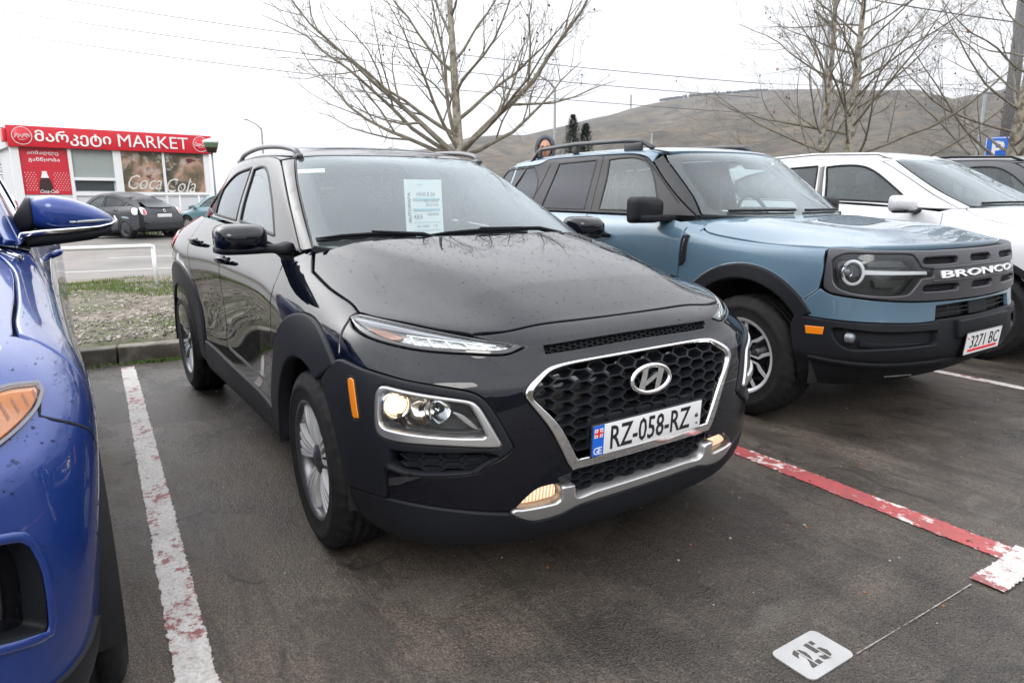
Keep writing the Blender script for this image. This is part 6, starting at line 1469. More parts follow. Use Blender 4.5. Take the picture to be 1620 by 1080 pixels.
# ---------------- ground, kerb, verge, road ----------------
KD = Vector((-.991, .134, 0)); KT = Vector((.134, .991, 0)); K0 = Vector((-3.53, 0, 0))
def KP(u, v, z=0): p = K0+KD*u+KT*v; return Vector((p.x, p.y, z))
def _asphalt():
    N = NT('wet_asphalt'); co = N.co()
    big = N.noise(.55, 5, .6, co, .6); mid = N.noise(3.1, 6, .65, co); fine = N.noise(130, 3, .6, co); grit = N.n('TexVoronoi'); grit.inputs['Scale'].default_value = 190; N.l(co, grit.inputs['Vector'])
    wet = N.ramp(N.math('ADD', N.math('MULTIPLY', big, .7), N.math('MULTIPLY', mid, .3)), [(.42, 0), (.56, 1)])
    c = N.mix(wet, (.058, .048, .040), (.165, .132, .104)); c = N.mix(N.ramp(fine, [(.40, 0), (.60, 1)]), N.mix(.74, c, (.012, .010, .008)), c)
    c = N.mix(N.ramp(N.noise(42, 5, .75, co), [(.40, 0), (.60, 1)]), N.mix(.5, c, (.020, .016, .013)), c)
    sp = N.ramp(grit.outputs['Distance'], [(.0, 1), (.22, 0)]); c = N.mix(N.math('MULTIPLY', sp, .30), c, (.26, .23, .20))
    wv = N.noise(.9, 6, .7, N.co('Object', (1, 7, 1), (0, 0, .2)), .3); st = N.ramp(wv, [(.50, 0), (.56, 1), (.60, 0)])
    c = N.mix(N.math('MULTIPLY', st, .45), c, (.018, .016, .014))
    # pale dry patches
    dp = N.ramp(N.noise(1.5, 3, .5, N.co('Object', (1.4, .9, 1), (0, 0, .5))), [(.64, 0), (.69, 1)]); c = N.mix(N.math('MULTIPLY', dp, .22), c, (.20, .18, .155))
    vo = N.n('TexVoronoi', feature='DISTANCE_TO_EDGE'); vo.inputs['Scale'].default_value = .42; nv_ = N.n('TexNoise'); nv_.inputs['Scale'].default_value = 2.3; nv_.inputs['Detail'].default_value = 8; N.l(co, nv_.inputs['Vector'])
    va = N.n('VectorMath', operation='MULTIPLY_ADD'); N.l(nv_.outputs['Color'], va.inputs[0]); va.inputs[1].default_value = (.55, .55, 0); N.l(co, va.inputs[2]); N.l(va.outputs[0], vo.inputs['Vector'])
    ck = N.math('MULTIPLY', N.ramp(vo.outputs['Distance'], [(.0, 1), (.0035, .6), (.008, 0)]), N.ramp(mid, [(.45, 0), (.55, 1)])); c = N.mix(N.math('MULTIPLY', ck, .8), c, (.012, .010, .009))
    st2 = N.ramp(N.noise(1.3, 5, .6, N.co('Object', (1, 1, 1), (0, 0, .9)), .4), [(.60, 0), (.64, 1)]); c = N.mix(N.math('MULTIPLY', st2, .45), c, (.022, .018, .016))
    N.set(Base_Color=c, Roughness=N.math('ADD', N.ramp(wet, [(0, .10), (.5, .34), (1, .52)]), N.math('MULTIPLY', N.noise(42, 4, .7, co), .18))); N.p.inputs['Specular IOR Level'].default_value = .45
    b = N.bump(N.math('MULTIPLY', N.noise(26, 5, .7, co), 1), .6, .012); b = N.bump(fine, .9, .006, b); b = N.bump(grit.outputs['Distance'], .55, .003, b)
    N.set(Normal=b); return N.m
MAT['asphalt'] = _asphalt()
def _worn(name, cols, cover=.5, redcover=None, edge=.16, rough=.55, red=(.42, .045, .05)):
    """paint line, worn away: u along in metres, v across 0..1"""
    N = NT(name); uv = N.co('UV'); co = N.co('Object')
    sx = N.n('SeparateXYZ'); N.l(uv, sx.inputs[0]); v = sx.outputs[1]
    d = N.math('SUBTRACT', .5, N.math('ABSOLUTE', N.math('SUBTRACT', v, .5)))  # 0 at edge
    e = N.math('MULTIPLY', N.math('MINIMUM', N.math('DIVIDE', d, edge), 1), .42)
    n1 = N.noise(38, 6, .75, co); n2 = N.noise(6, 4, .6, co)
    s = N.math('ADD', N.math('ADD', N.math('MULTIPLY', n1, .75), N.math('MULTIPLY', n2, .45)), e)
    a = N.ramp(s, [(cover, 0), (cover+.05, 1)])
    c = N.ramp(n2, [(.3, cols[0]), (.7, cols[1])])
    sp = N.ramp(N.noise(90, 4, .7, co), [(.35, 0), (.62, 1)]); c = N.mix(sp, N.mix(.45, c, (.10, .09, .085)), c)
    if redcover is not None:
        r = N.ramp(N.math('ADD', N.math('MULTIPLY', N.noise(17, 6, .75, N.co('Object', (1, 1, 1))), .7), N.math('MULTIPLY', N.noise(3.1, 3, .6, co), .5)), [(redcover, 0), (redcover+.04, 1)])
        c = N.mix(r, c, red)
    N.set(Base_Color=c, Roughness=rough, Alpha=a, Normal=N.bump(n1, .5, .004)); return N.m
MAT['line_white'] = _worn('worn_white_paint', ((.44, .41, .39), (.62, .60, .58)), .83, .635, red=(.22, .06, .06))
MAT['line_red'] = _worn('worn_red_paint', ((.42, .055, .06), (.26, .05, .05)), .86, .64, red=(.50, .46, .44))
MAT['chalk'] = _worn('chalk', ((.26, .24, .21), (.32, .30, .27)), .86, None, .5)
MAT['line_road'] = _worn('road_paint', ((.5, .5, .5), (.6, .6, .6)), .62)
def road_line(name, pts, wid, mat, z=.004, label=None):
    vs = []; uvs = []; L_ = 0; n = len(pts)
    for i, p in enumerate(pts):
        p = Vector(p[:2]); a = Vector(pts[max(i-1, 0)][:2]); b = Vector(pts[min(i+1, n-1)][:2]); t = (b-a).normalized(); q = Vector((-t.y, t.x))
        if i: L_ += (p-Vector(pts[i-1][:2])).length
        w_ = wid[i] if isinstance(wid, (list, tuple)) else wid
        for s in (-1, 1): vs.append((p.x+q.x*s*w_/2, p.y+q.y*s*w_/2, z)); uvs.append((L_, (s+1)/2))
    fs = [(2*i, 2*i+2, 2*i+3, 2*i+1) for i in range(n-1)]
    o = mesh_obj(name, vs, fs, mat, None, False); uv = o.data.uv_layers.new(name='UVMap')
    for lp in o.data.loops: uv.data[lp.index].uv = uvs[lp.vertex_index]
    tag(o, kind='structure'); return o
def build_ground():
    g = mesh_obj('ground', [(-1500, -1500, -.02), (1500, -1500, -.02), (1500, 1500, -.02), (-1500, 1500, -.02)], [(0, 1, 2, 3)], 'dirt', None, False); tag(g, kind='structure')
    a, b = KP(-.0, -30), KP(0, 60); c, d = Vector((40, 60, 0)), Vector((40, -30, 0))
    g = mesh_obj('parking_lot', [a, d, c, b], [(0, 1, 2, 3)], 'asphalt', None, False); tag(g, kind='structure')
    road_line('parking_line', [(-3.52, -1.19), (-2.6, -1.235), (-1.62, -1.29), (-.6, -1.345), (.3, -1.395), (.65, -1.415), (2.0, -1.50), (3.6, -1.6)], [.115, .12, .125, .125, .125, .125, .14, .14], 'line_white')
    road_line('parking_line', [(-3.35, 1.40), (-1.5, 1.31), (.29, 1.226), (.90, 1.20), (1.54, 1.172), (3.0, 1.11)], [.12, .13, .14, .155, .165, .165], 'line_red')
    road_line('parking_line', [(1.585, 1.26), (1.585, 1.0), (1.582, .87)], [.13, .13, .125], 'line_white', .008)
    road_line('parking_line', [(-3.2, 3.93), (.19, 3.815), (.69, 3.80), (3.2, 3.74)], .11, 'line_white')
    road_line('parking_line', [(-3.2, 6.6), (3.2, 6.45)], .11, 'line_white')
    road_line('parking_line', [(-3.4, -3.75), (3.4, -3.95)], .12, 'line_white')
    road_line('chalk_line', [(1.52, .171), (1.535, .50), (1.548, .84)], .008, 'chalk', .0045)
    # kerb in separate stones
    for k in range(-7, 26):
        m = MB(); m.box((0, 0, .035), (.15, .985, .19), bev=.012); o = m.build('kerb_stone', 'concrete'); p = KP(.09, k*1.0+.25); o.location = (p.x, p.y, random.uniform(-.004, .004)); o.rotation_euler = (0, random.uniform(-.01, .01), -math.atan2(.134, .991)+random.uniform(-.004, .004))
        tag(o, kind='structure')
    # verge with relief
    vs = []; fs = []; nu, nv = 60, 150
    for i in range(nu+1):
        for j in range(nv+1):
            u = .16+5.7*(i/nu); v = -9+38*(j/nv); p = KP(u, v)
            z = .105+.035*math.sin(p.x*1.7+p.y*.8)*math.sin(p.y*1.1)+.02*math.sin(p.x*5.1+p.y*3.3)-(.10 if i == nu else 0)
            if u < .5: z = .105+(z-.105)*(u-.16)/.34
            vs.append((p.x, p.y, z+random.uniform(-.006, .006)))
    for i in range(nu):
        for j in range(nv): a = i*(nv+1)+j; fs.append((a, a+1, a+nv+2, a+nv+1))
    vg = mesh_obj('verge', vs, fs, 'verge', None, True); tag(vg, kind='structure')
    def strip_(name, u0, u1, z, mat, v0=-60, v1=160):
        o = mesh_obj(name, [KP(u0, v0, z), KP(u0, v1, z), KP(u1, v1, z), KP(u1, v0, z)], [(0, 1, 2, 3)], mat, None, False); return tag(o, kind='structure')
    strip_('road_shoulder', 5.7, 6.9, -.004, 'dust'); strip_('road', 6.85, 20.0, .0, 'road'); strip_('far_verge', 20.6, 27.5, .05, 'verge', -60, 160); strip_('pavement', 19.9, 20.65, .04, 'concrete_flat')
    for v0 in range(-30, 60, 7):
        road_line('lane_line', [KP(11.3, v0), KP(11.3, v0+4)], .14, 'line_road')
    road_line('lane_line', [KP(8.2, -60), KP(8.2, 120)], .12, 'line_road'); road_line('lane_line', [KP(19.2, -60), KP(19.2, 120)], .12, 'line_road')
    # stones
    rnd = random.Random(5); m = MB()
    for k in range(8000):
        near = k < 6400
        u = rnd.uniform(.2, 4.3) if near else rnd.uniform(.2, 5.4); v = rnd.uniform(-2.2, 1.4) if near else rnd.uniform(-6, 8)
        if near and u > 2.9 and rnd.random() < .6: continue
        s = rnd.choice((.006, .007, .009, .012, .017)) * rnd.uniform(.7, 1.3); p = KP(u, v)
        z = .108+.035*math.sin(p.x*1.7+p.y*.8)*math.sin(p.y*1.1)+.02*math.sin(p.x*5.1+p.y*3.3)
        c = Vector((p.x, p.y, z)); vv = [Vector((rnd.uniform(.6, 1)*sx_*s, rnd.uniform(.6, 1)*sy_*s, rnd.uniform(.3, .6)*sz_*s)) for sx_ in (-1, 1) for sy_ in (-1, 1) for sz_ in (-1, 1)]
        Rm = Euler((rnd.uniform(-.5, .5), rnd.uniform(-.5, .5), rnd.uniform(0, 6))).to_matrix()
        m.add([c+Rm @ q for q in vv], [(0, 1, 3, 2), (4, 6, 7, 5), (0, 4, 5, 1), (2, 3, 7, 6), (0, 2, 6, 4), (1, 5, 7, 3)], rnd.randrange(3))
    tag(m.build('gravel', ['stone_a', 'stone_b', 'stone_c'], None, False), 'loose grey gravel lying on the verge behind the kerb', 'gravel', kind='stuff')
    # grass
    m = MB()
    def gz(p): return .10+.035*math.sin(p.x*1.7+p.y*.8)*math.sin(p.y*1.1)+.02*math.sin(p.x*5.1+p.y*3.3)
    for k in range(36000):
        r_ = rnd.random()
        if r_ < .62: u, v = rnd.uniform(3.2, 5.6), rnd.uniform(-3.0, 2.2)
        elif r_ < .74: u, v = rnd.gauss(.9, .35), rnd.gauss(-.35, .25)
        else: u, v = rnd.uniform(.2, 5.6), rnd.uniform(-8, 22)
        if u < .2: continue
        d = math.sin(u*2.3+v*1.3)+math.sin(v*2.9-u*1.1)+.6*math.sin(u*7+v*5)
        if d < (-.3 if u > 3.2 else 1.3) and r_ > .12 and not (.62 <= r_ < .74): continue
        p = KP(u, v); z = gz(p); h = rnd.uniform(.02, .065); a = rnd.uniform(0, 6.28); w_ = rnd.uniform(.003, .007); l = rnd.uniform(0, .03)
        q = Vector((math.cos(a), math.sin(a), 0)); t = Vector((-q.y, q.x, 0)); c = Vector((p.x, p.y, z))
        m.add([c-q*w_, c+q*w_, c+t*l+Vector((0, 0, h))], [(0, 1, 2)], 0 if rnd.random() < .75 else 1)
    for k in range(700):   # weeds along the foot of the kerb
        v = rnd.gauss(-.95, .12) if k < 450 else rnd.uniform(-1.5, 0); p = KP(-.02-abs(rnd.gauss(0, .03)), v); h = rnd.uniform(.008, .03); a = rnd.uniform(0, 6.28); q = Vector((math.cos(a), math.sin(a), 0)); c = Vector((p.x, p.y, .0))
        m.add([c-q*.005, c+q*.005, c+Vector((rnd.uniform(-.02, .02), rnd.uniform(-.02, .02), h))], [(0, 1, 2)], 0)
    for k in range(9000):   # far verge
        u, v = rnd.uniform(20.7, 27), rnd.uniform(-6, 14); p = KP(u, v); h = rnd.uniform(.05, .14); a = rnd.uniform(0, 6.28); q = Vector((math.cos(a), math.sin(a), 0)); c = Vector((p.x, p.y, .05))
        m.add([c-q*.02, c+q*.02, c+Vector((rnd.uniform(-.03, .03), 0, h))], [(0, 1, 2)], 0)
    tag(m.build('grass', ['grass', 'grass_dry'], None, False), 'patchy short green grass on the verges beside the road', 'grass', kind='stuff')
    m = MB()
    for k in range(260):
        x, y = rnd.uniform(-3.2, 2.0), rnd.uniform(-1.5, 3.5); s = rnd.uniform(.0015, .005); c = Vector((x, y, s*.4)); vv = [Vector((a*s*rnd.uniform(.6, 1), b*s*rnd.uniform(.6, 1), e*s*.5)) for a in (-1, 1) for b in (-1, 1) for e in (-1, 1)]
        m.add([c+q for q in vv], [(0, 1, 3, 2), (4, 6, 7, 5), (0, 4, 5, 1), (2, 3, 7, 6), (0, 2, 6, 4), (1, 5, 7, 3)], rnd.choice((0, 1, 2)))
    tag(m.build('grit', ['stone_a', 'stone_c', 'leaf'], None, False), 'tiny grit and crumbs scattered over the wet asphalt', 'grit', kind='stuff')
    # number plate of the bay, lying on the asphalt
    t = empty('bay_number_plate', (1.449, .066, 0), -.03, 'white metal plate with the stencilled number 25 lying on the asphalt', 'number plate')
    W, H, r = .205, .137, .022; pl = []
    for cx, cy, a0 in ((W/2-r, H/2-r, 0), (-W/2+r, H/2-r, 90), (-W/2+r, -H/2+r, 180), (W/2-r, -H/2+r, 270)):
        pl += [(cx+r*math.cos(R(a0+15*i)), cy+r*math.sin(R(a0+15*i))) for i in range(7)]
    m = MB(); m.prism(pl, .001, .005, lambda u, v, d: (-v, u, d)); m.build('plate', 'plate_metal', t)
    for s_, dx in (('2', -.030), ('5', .028)):
        o = text_obj('digit', s_, 'asphalt_dark', t, (0.0, dx, .0052), (0, 1, 0), (-1, 0, 0), .046, .075, .0006, .035)
    m = MB()
    for dx in (-.030, .028): m.box((.0, dx, .0062), (.080, .0045, .0006))
    o = m.build('stencil_bridge', 'plate_metal', t)
# ---------------- hills ----------------
def build_hills():
    f_az = math.atan2(.5546, -.806)
    prof = [(-400, 312), (420, 306), (560, 262), (600, 243), (628, 232), (660, 237), (700, 234), (735, 221), (752, 216), (790, 212), (830, 213), (881, 200), (930, 187), (960, 180), (1000, 168), (1045, 158), (1100, 150), (1150, 147), (1200, 143), (1250, 142), (1330, 143), (1400, 141), (1435, 149), (1460, 155), (1500, 147), (1560, 138), (1620, 129), (1800, 120), (2400, 170)]
    def elev(x):
        for a, b in zip(prof, prof[1:]):
            if a[0] <= x <= b[0]:
                y = a[1]+(b[1]-a[1])*(x-a[0])/(b[0]-a[0]); break
        else: y = 312 if x < 0 else 170
        return math.tan(math.atan((540-y)/1067.5)-.2095)
    from mathutils import noise as mn
    vs = []; fs = []; ni, nj = 520, 46; idx = {}
    xs = [-300+2700*i/ni for i in range(ni+1)]
    for i, x in enumerate(xs):
        t = (x-810)/1067.5; d = _f+_r*t; d = Vector((d.x, d.y, 0)); d = d/ (d.dot(Vector((_f.x, _f.y, 0)).normalized()))
        e = elev(x)
        for j in range(nj+1):
            q = j/nj; Dp = 170+740*min(1, q/.86)**1.1 if q <= .86 else 910+400*(q-.86)/.14
            prf = min(1, q/.86); h = (e*910+1.3)*(prf**1.35) if q <= .86 else (e*910+1.3)*(1-.5*(q-.86)/.14)
            p = Vector((CAM_LOC.x, CAM_LOC.y, 0))+d*Dp
            g = mn.fractal(Vector((p.x*.006, p.y*.006, .3)), 1, 2, 5); rg = 1-abs(mn.noise(Vector((p.x*.011+3, p.y*.011, h*.002))))*2
            amp = math.sin(math.pi*min(1, prf))*min(1, e*6)
            z = h+amp*(g*22+rg*14)+(mn.noise(Vector((p.x*.05, p.y*.05, 0)))*1.0 if q > .5 and e > .02 else 0)-1.5*(1-prf)
            z = min(z, (e*Dp+1.3)*(.98+.02*(prf > .95))) if e > .01 else z
            vs.append((p.x, p.y, z))
    for i in range(ni):
        for j in range(nj): a = i*(nj+1)+j; fs.append((a, a+1, a+nj+2, a+nj+1))
    o = mesh_obj('hills', vs, fs, 'hill', None, True); tag(o, kind='structure')
    # unseen dark rise added behind the camera for the car fronts to reflect
    vs = []; fs = []; n = 120
    for i in range(n+1):
        a = f_az+R(78)+R(204)*i/n
        for j, (dd, h) in enumerate(((45, -.3), (70, 5+2*math.sin(i*.3)), (110, 13+3*math.sin(i*.21+1)), (180, 19+4*math.sin(i*.13)), (240, 10))):
            vs.append((CAM_LOC.x+math.cos(a)*dd, CAM_LOC.y+math.sin(a)*dd, h+random.uniform(-.6, .6)*(j > 0)))
    for i in range(n):
        for j in range(4): a = i*5+j; fs.append((a, a+1, a+6, a+5))
    o = mesh_obj('hills', vs, fs, 'unseen_rise', None, True); tag(o, kind='structure')
    # wooded crest and masts
    m = MB(); rnd = random.Random(3)
    def ypx(x): return 540-1067.5*math.tan(math.atan(elev(x))+.2095)
    def at_px(x, y, D): d = _f+_r*((x-810)/1067.5)-_u*((y-540)/1067.5); return CAM_LOC+d*D
    for k in range(420):
        x = rnd.choice((rnd.uniform(1045, 1215), rnd.uniform(1180, 1345), rnd.uniform(1045, 1215))); y = ypx(x); dn = abs(rnd.gauss(0, 2.0)) if x < 1210 else abs(rnd.gauss(0, .8))
        c = at_px(x, y+2.6-rnd.uniform(0, 2.4)*(1 if x < 1215 else .5), 858); s = rnd.uniform(1.0, 2.3)
        for q in range(3):
            o2 = c+Vector((rnd.uniform(-1, 1), rnd.uniform(-1, 1), rnd.uniform(-.5, .8))); vv = [o2+Vector((a*s*rnd.uniform(.4, 1), b*s*rnd.uniform(.4, 1), e*s*rnd.uniform(.5, 1))) for a, b, e in ((1, 0, 0), (-1, 0, 0), (0, 1, 0), (0, -1, 0), (0, 0, 1), (0, 0, -1))]
            m.add(vv, [(0, 2, 4), (2, 1, 4), (1, 3, 4), (3, 0, 4), (2, 0, 5), (1, 2, 5), (3, 1, 5), (0, 3, 5)], 0)
    tag(m.build('wood', 'conifer', None, False), 'thin dark wood along the crest of the long hill', 'wood', kind='stuff')
    c = Vector((-648.7, 628.4, 108.5)); m = MB(); m.box(c+Vector((0, 0, 8)), (1.6, 1.6, 22)); m.box(c+Vector((0, 0, 12)), (1.2, 10, 1.6), rot=(0, 0, .8)); tag(m.build('hilltop_cross', 'concrete_flat'), 'tall pale cross standing alone on the hill crest left of the wood', 'cross')
    for x, hh, lb in ((1092, 9, 'thin radio mast on the hill crest, left one of the pair'), (1103, 12, 'thin radio mast on the hill crest, right one of the pair')):
        c = at_px(x, ypx(x)+2, 858); m = MB(); m.tube([c, c+Vector((0, 0, hh))], [.35, .12], 5); tag(m.build('radio_mast', 'metal_grey'), lb, 'mast')
    # houses at the foot of the slope
# ---------------- trees ----------------
def grow(m, p, d, L_, r, rnd, lvl, tips, up=.25, wob=.16, seg=7, kids=6, mi=0, spread=.8, kscale=.5, maxl=3):
    pts = [p.copy()]; rs = [r]; dirs = [d.copy()]; c = p.copy(); dd = d.normalized()
    for i in range(seg):
        dd = (dd+Vector((rnd.gauss(0, wob), rnd.gauss(0, wob), rnd.gauss(0, wob)+up/seg))).normalized(); c = c+dd*(L_/seg); pts.append(c.copy()); rs.append(max(.0026, r*(1-.85*(i+1)/seg))); dirs.append(dd.copy())
    m.tube(pts, rs, 6 if r > .02 else 4 if r > .008 else 3, mi, caps=False)
    if lvl >= maxl: tips.append(pts[-1]); return
    for k in range(kids):
        t = .18+.80*(k+rnd.uniform(.1, .9))/kids; i = min(seg-1, int(t*seg)); f = t*seg-i; q = pts[i].lerp(pts[i+1], f); b = dirs[i]
        ax = b.cross(Vector((rnd.gauss(0, 1), rnd.gauss(0, 1), rnd.gauss(0, 1)))).normalized(); an = rnd.uniform(.45, .45+spread*.6)
        nd = (b*math.cos(an)+ax*math.sin(an)); nd = (nd+Vector((0, 0, .12))).normalized()
        grow(m, q, nd, L_*kscale*(1.15-.6*t)*rnd.uniform(.7, 1.25), max(.0036, rs[i]*.5), rnd, lvl+1, tips, up*.6, wob*1.15, 5, max(2, kids-2) if lvl < 2 else 3, mi, spread, kscale, maxl)
def plane_tree(name, loc, label, limbs, trunk, seed, balls=14, leaves=0, maxl=3, group=None, kids=7):
    t = empty(name, loc, 0, label, 'tree', group); rnd = random.Random(seed); m = MB(); tips = []
    tr = MB(); tp = [Vector(p[:3]) for p in trunk]; tr.tube(tp, [p[3] for p in trunk], 12); tr.build('trunk', 'bark', t)
    rd = Vector((.567, .824, 0)); dv = Vector((-.806, .554, 0)).normalized()
    for z, rx_, dx_, el, L_, r in limbs:
        k = 0
        while k < len(tp)-2 and tp[k+1].z < z: k += 1
        f = (z-tp[k].z)/max(.01, tp[k+1].z-tp[k].z); q = tp[k].lerp(tp[k+1], max(0, min(1, f)))
        h = (rd*rx_+dv*dx_).normalized(); d = h*math.cos(R(el))+Vector((0, 0, math.sin(R(el))))
        grow(m, q, d, L_, r, rnd, 1, tips, .45, .11, 9, kids, 0, .8, .42, maxl)
    m.build('crown', 'bark_twig', t, False)
    ball = None
    for k in range(balls):
        p = rnd.choice(tips)
        if ball is None:
            b = MB(); b.tube([(0, 0, 0), (0, 0, -.10)], .002, 3); b.lathe([(0, -.10), (.014, -.105), (.021, -.12), (.014, -.136), (0, -.142)], 8, 'z'); ball = b.build('seed_ball', 'seed', t); ball.location = p
        else: o = ball.copy(); COL.objects.link(o); o.parent = t; o.location = p
    lf = None
    for k in range(leaves):
        p = rnd.choice(tips)
        if lf is None: b = MB(); b.add([(0, 0, 0), (.03, .018, -.024), (.012, .036, -.06), (-.03, .012, -.042)], [(0, 1, 2), (0, 2, 3)]); lf = b.build('dry_leaf', 'leaf', t, False); lf.location = p
        else: o = lf.copy(); COL.objects.link(o); o.parent = t; o.location = p; o.rotation_euler = (rnd.uniform(0, 6), rnd.uniform(0, 6), rnd.uniform(0, 6)); o.scale = (rnd.uniform(.8, 1.6),)*3
    return t
def build_trees():
    # limbs: height, right, depth, elevation, length, radius
    L1 = [(2.0, -1, .25, 17, 5.3, .052), (2.05, -1, .1, 30, 5.2, .050), (2.05, -.95, -.3, 42, 5.2, .060), (2.1, -.7, .7, 52, 4.2, .050), (2.15, 1, -.1, 47, 4.6, .070), (2.1, .95, .35, 22, 3.9, .048), (2.2, .9, -.6, 30, 3.6, .045),
          (2.2, -.5, -.9, 50, 3.2, .040), (2.5, -1, .1, 30, 3.8, .045), (2.8, 1, .2, 32, 3.4, .040), (3.1, -.8, .6, 45, 3.2, .036), (3.3, .6, -.8, 45, 3.0, .034), (3.7, -1, -.3, 45, 3.0, .034), (3.9, .9, .4, 45, 2.8, .03), (4.3, -.6, .8, 50, 2.5, .028), (4.7, .7, -.5, 50, 2.4, .026), (5.1, -.9, .1, 50, 2.2, .024), (5.5, .8, .3, 52, 2.0, .022)]
    plane_tree('plane_tree', (-9.9, 5.56, 0), 'bare plane tree spreading wide above the black crossover roof', L1, [(0, 0, 0, .12), (.0, 0, 1.8, .10), (-.03, -.03, 2.6, .09), (-.08, -.08, 4.0, .07), (-.12, -.14, 5.5, .05), (-.2, -.2, 7.5, .03)], 11, 46, 4, kids=9, maxl=4)
    def up_limbs(n, z0, z1, el0, el1, L0, L1_, r, seed):
        rr = random.Random(seed); o = []
        for i in range(n):
            a = i*2.4+rr.uniform(-.3, .3); z = z0+(z1-z0)*i/n; o.append((z, math.cos(a), math.sin(a), rr.uniform(el0, el1), L0+(L1_-L0)*i/n, r*(1-.5*i/n)))
        return o
    plane_tree('plane_tree', (-7.33, 15.4, 0), 'bare plane tree with two pale stems behind the white SUV', up_limbs(32, 1.5, 6.2, 12, 50, 4.4, 2.4, .042, 4), [(0, 0, 0, .16), (0, 0, 1.8, .14), (-.1, .1, 2.6, .12), (-.2, .3, 4.0, .09), (-.3, .5, 6.5, .05), (-.3, .6, 8.5, .03)], 23, 50, 16, kids=7, maxl=4)
    plane_tree('plane_tree', (-7.75, 14.8, 0), 'thinner dark-stemmed bare tree just left of the pale plane tree', up_limbs(18, 1.8, 6.2, 30, 65, 3.2, 1.9, .03, 8), [(0, 0, 0, .09), (0, 0, 2.4, .075), (.05, .05, 4.5, .06), (.02, .0, 6.5, .045), (0, 0, 8.6, .02)], 29, 16, 6, kids=6, maxl=4)
    plane_tree('plane_tree', (-4.6, 17.6, 0), 'bare plane tree beside the parking sign at the right edge', up_limbs(30, 1.3, 6.2, 12, 50, 4.4, 2.4, .04, 14), [(0, 0, 0, .13), (0, 0, 2.2, .11), (.1, .1, 4.5, .08), (.1, .2, 6.5, .05), (.1, .2, 8.6, .03)], 37, 40, 5, kids=7, maxl=4)
    # small shrub-like trees far behind
    for (x, y, h, sd, lb) in ((-32.2, 12.4, 4.6, 51, 'small bushy bare tree far off between lamp post and plane tree'), (-33.5, 14.4, 3.7, 52, 'smaller bare tree far off behind the white post')):
        rr = random.Random(sd); L = [(.5+1.0*i/10, math.cos(i*2.4), math.sin(i*2.4), rr.uniform(35, 70), h*.62, .035) for i in range(12)]
        plane_tree('bare_tree', (x, y, 0), lb, L, [(0, 0, 0, .09), (0, 0, 1.0, .07), (0, 0, h*.5, .03), (0, 0, h*.8, .012)], sd, 0, 0, 3, kids=6)
    # conifers
    for k, (x, y, h, lb) in enumerate(((-26.0, 21.75, 5.45, 'taller dark conifer beside the hooded person'), (-25.6, 22.3, 5.0, 'shorter dark conifer right of the taller one'))):
        t = empty('conifer', (x, y, 0), 0, lb, 'tree'); rnd = random.Random(60+k); m = MB(); m.tube([(0, 0, 0), (0, 0, h*.98)], [.12, .01], 6); m.build('trunk', 'bark', t); m = MB()
        for i in range(4600):
            z = rnd.uniform(.4, h)**1.0; rmax = (1-z/h)**.8*1.35+.05; a = rnd.uniform(0, 6.28); rr = rmax*rnd.uniform(.35, 1)*(1+.25*math.sin(a*3+z*4)); c = Vector((math.cos(a)*rr, math.sin(a)*rr, z)); q = Vector((math.cos(a), math.sin(a), .7)).normalized()*rnd.uniform(.08, .2); b = Vector((-math.sin(a), math.cos(a), 0))*.03
            m.add([c-b, c+b, c+q], [(0, 1, 2)])
        m.build('crown', 'conifer', t, False)
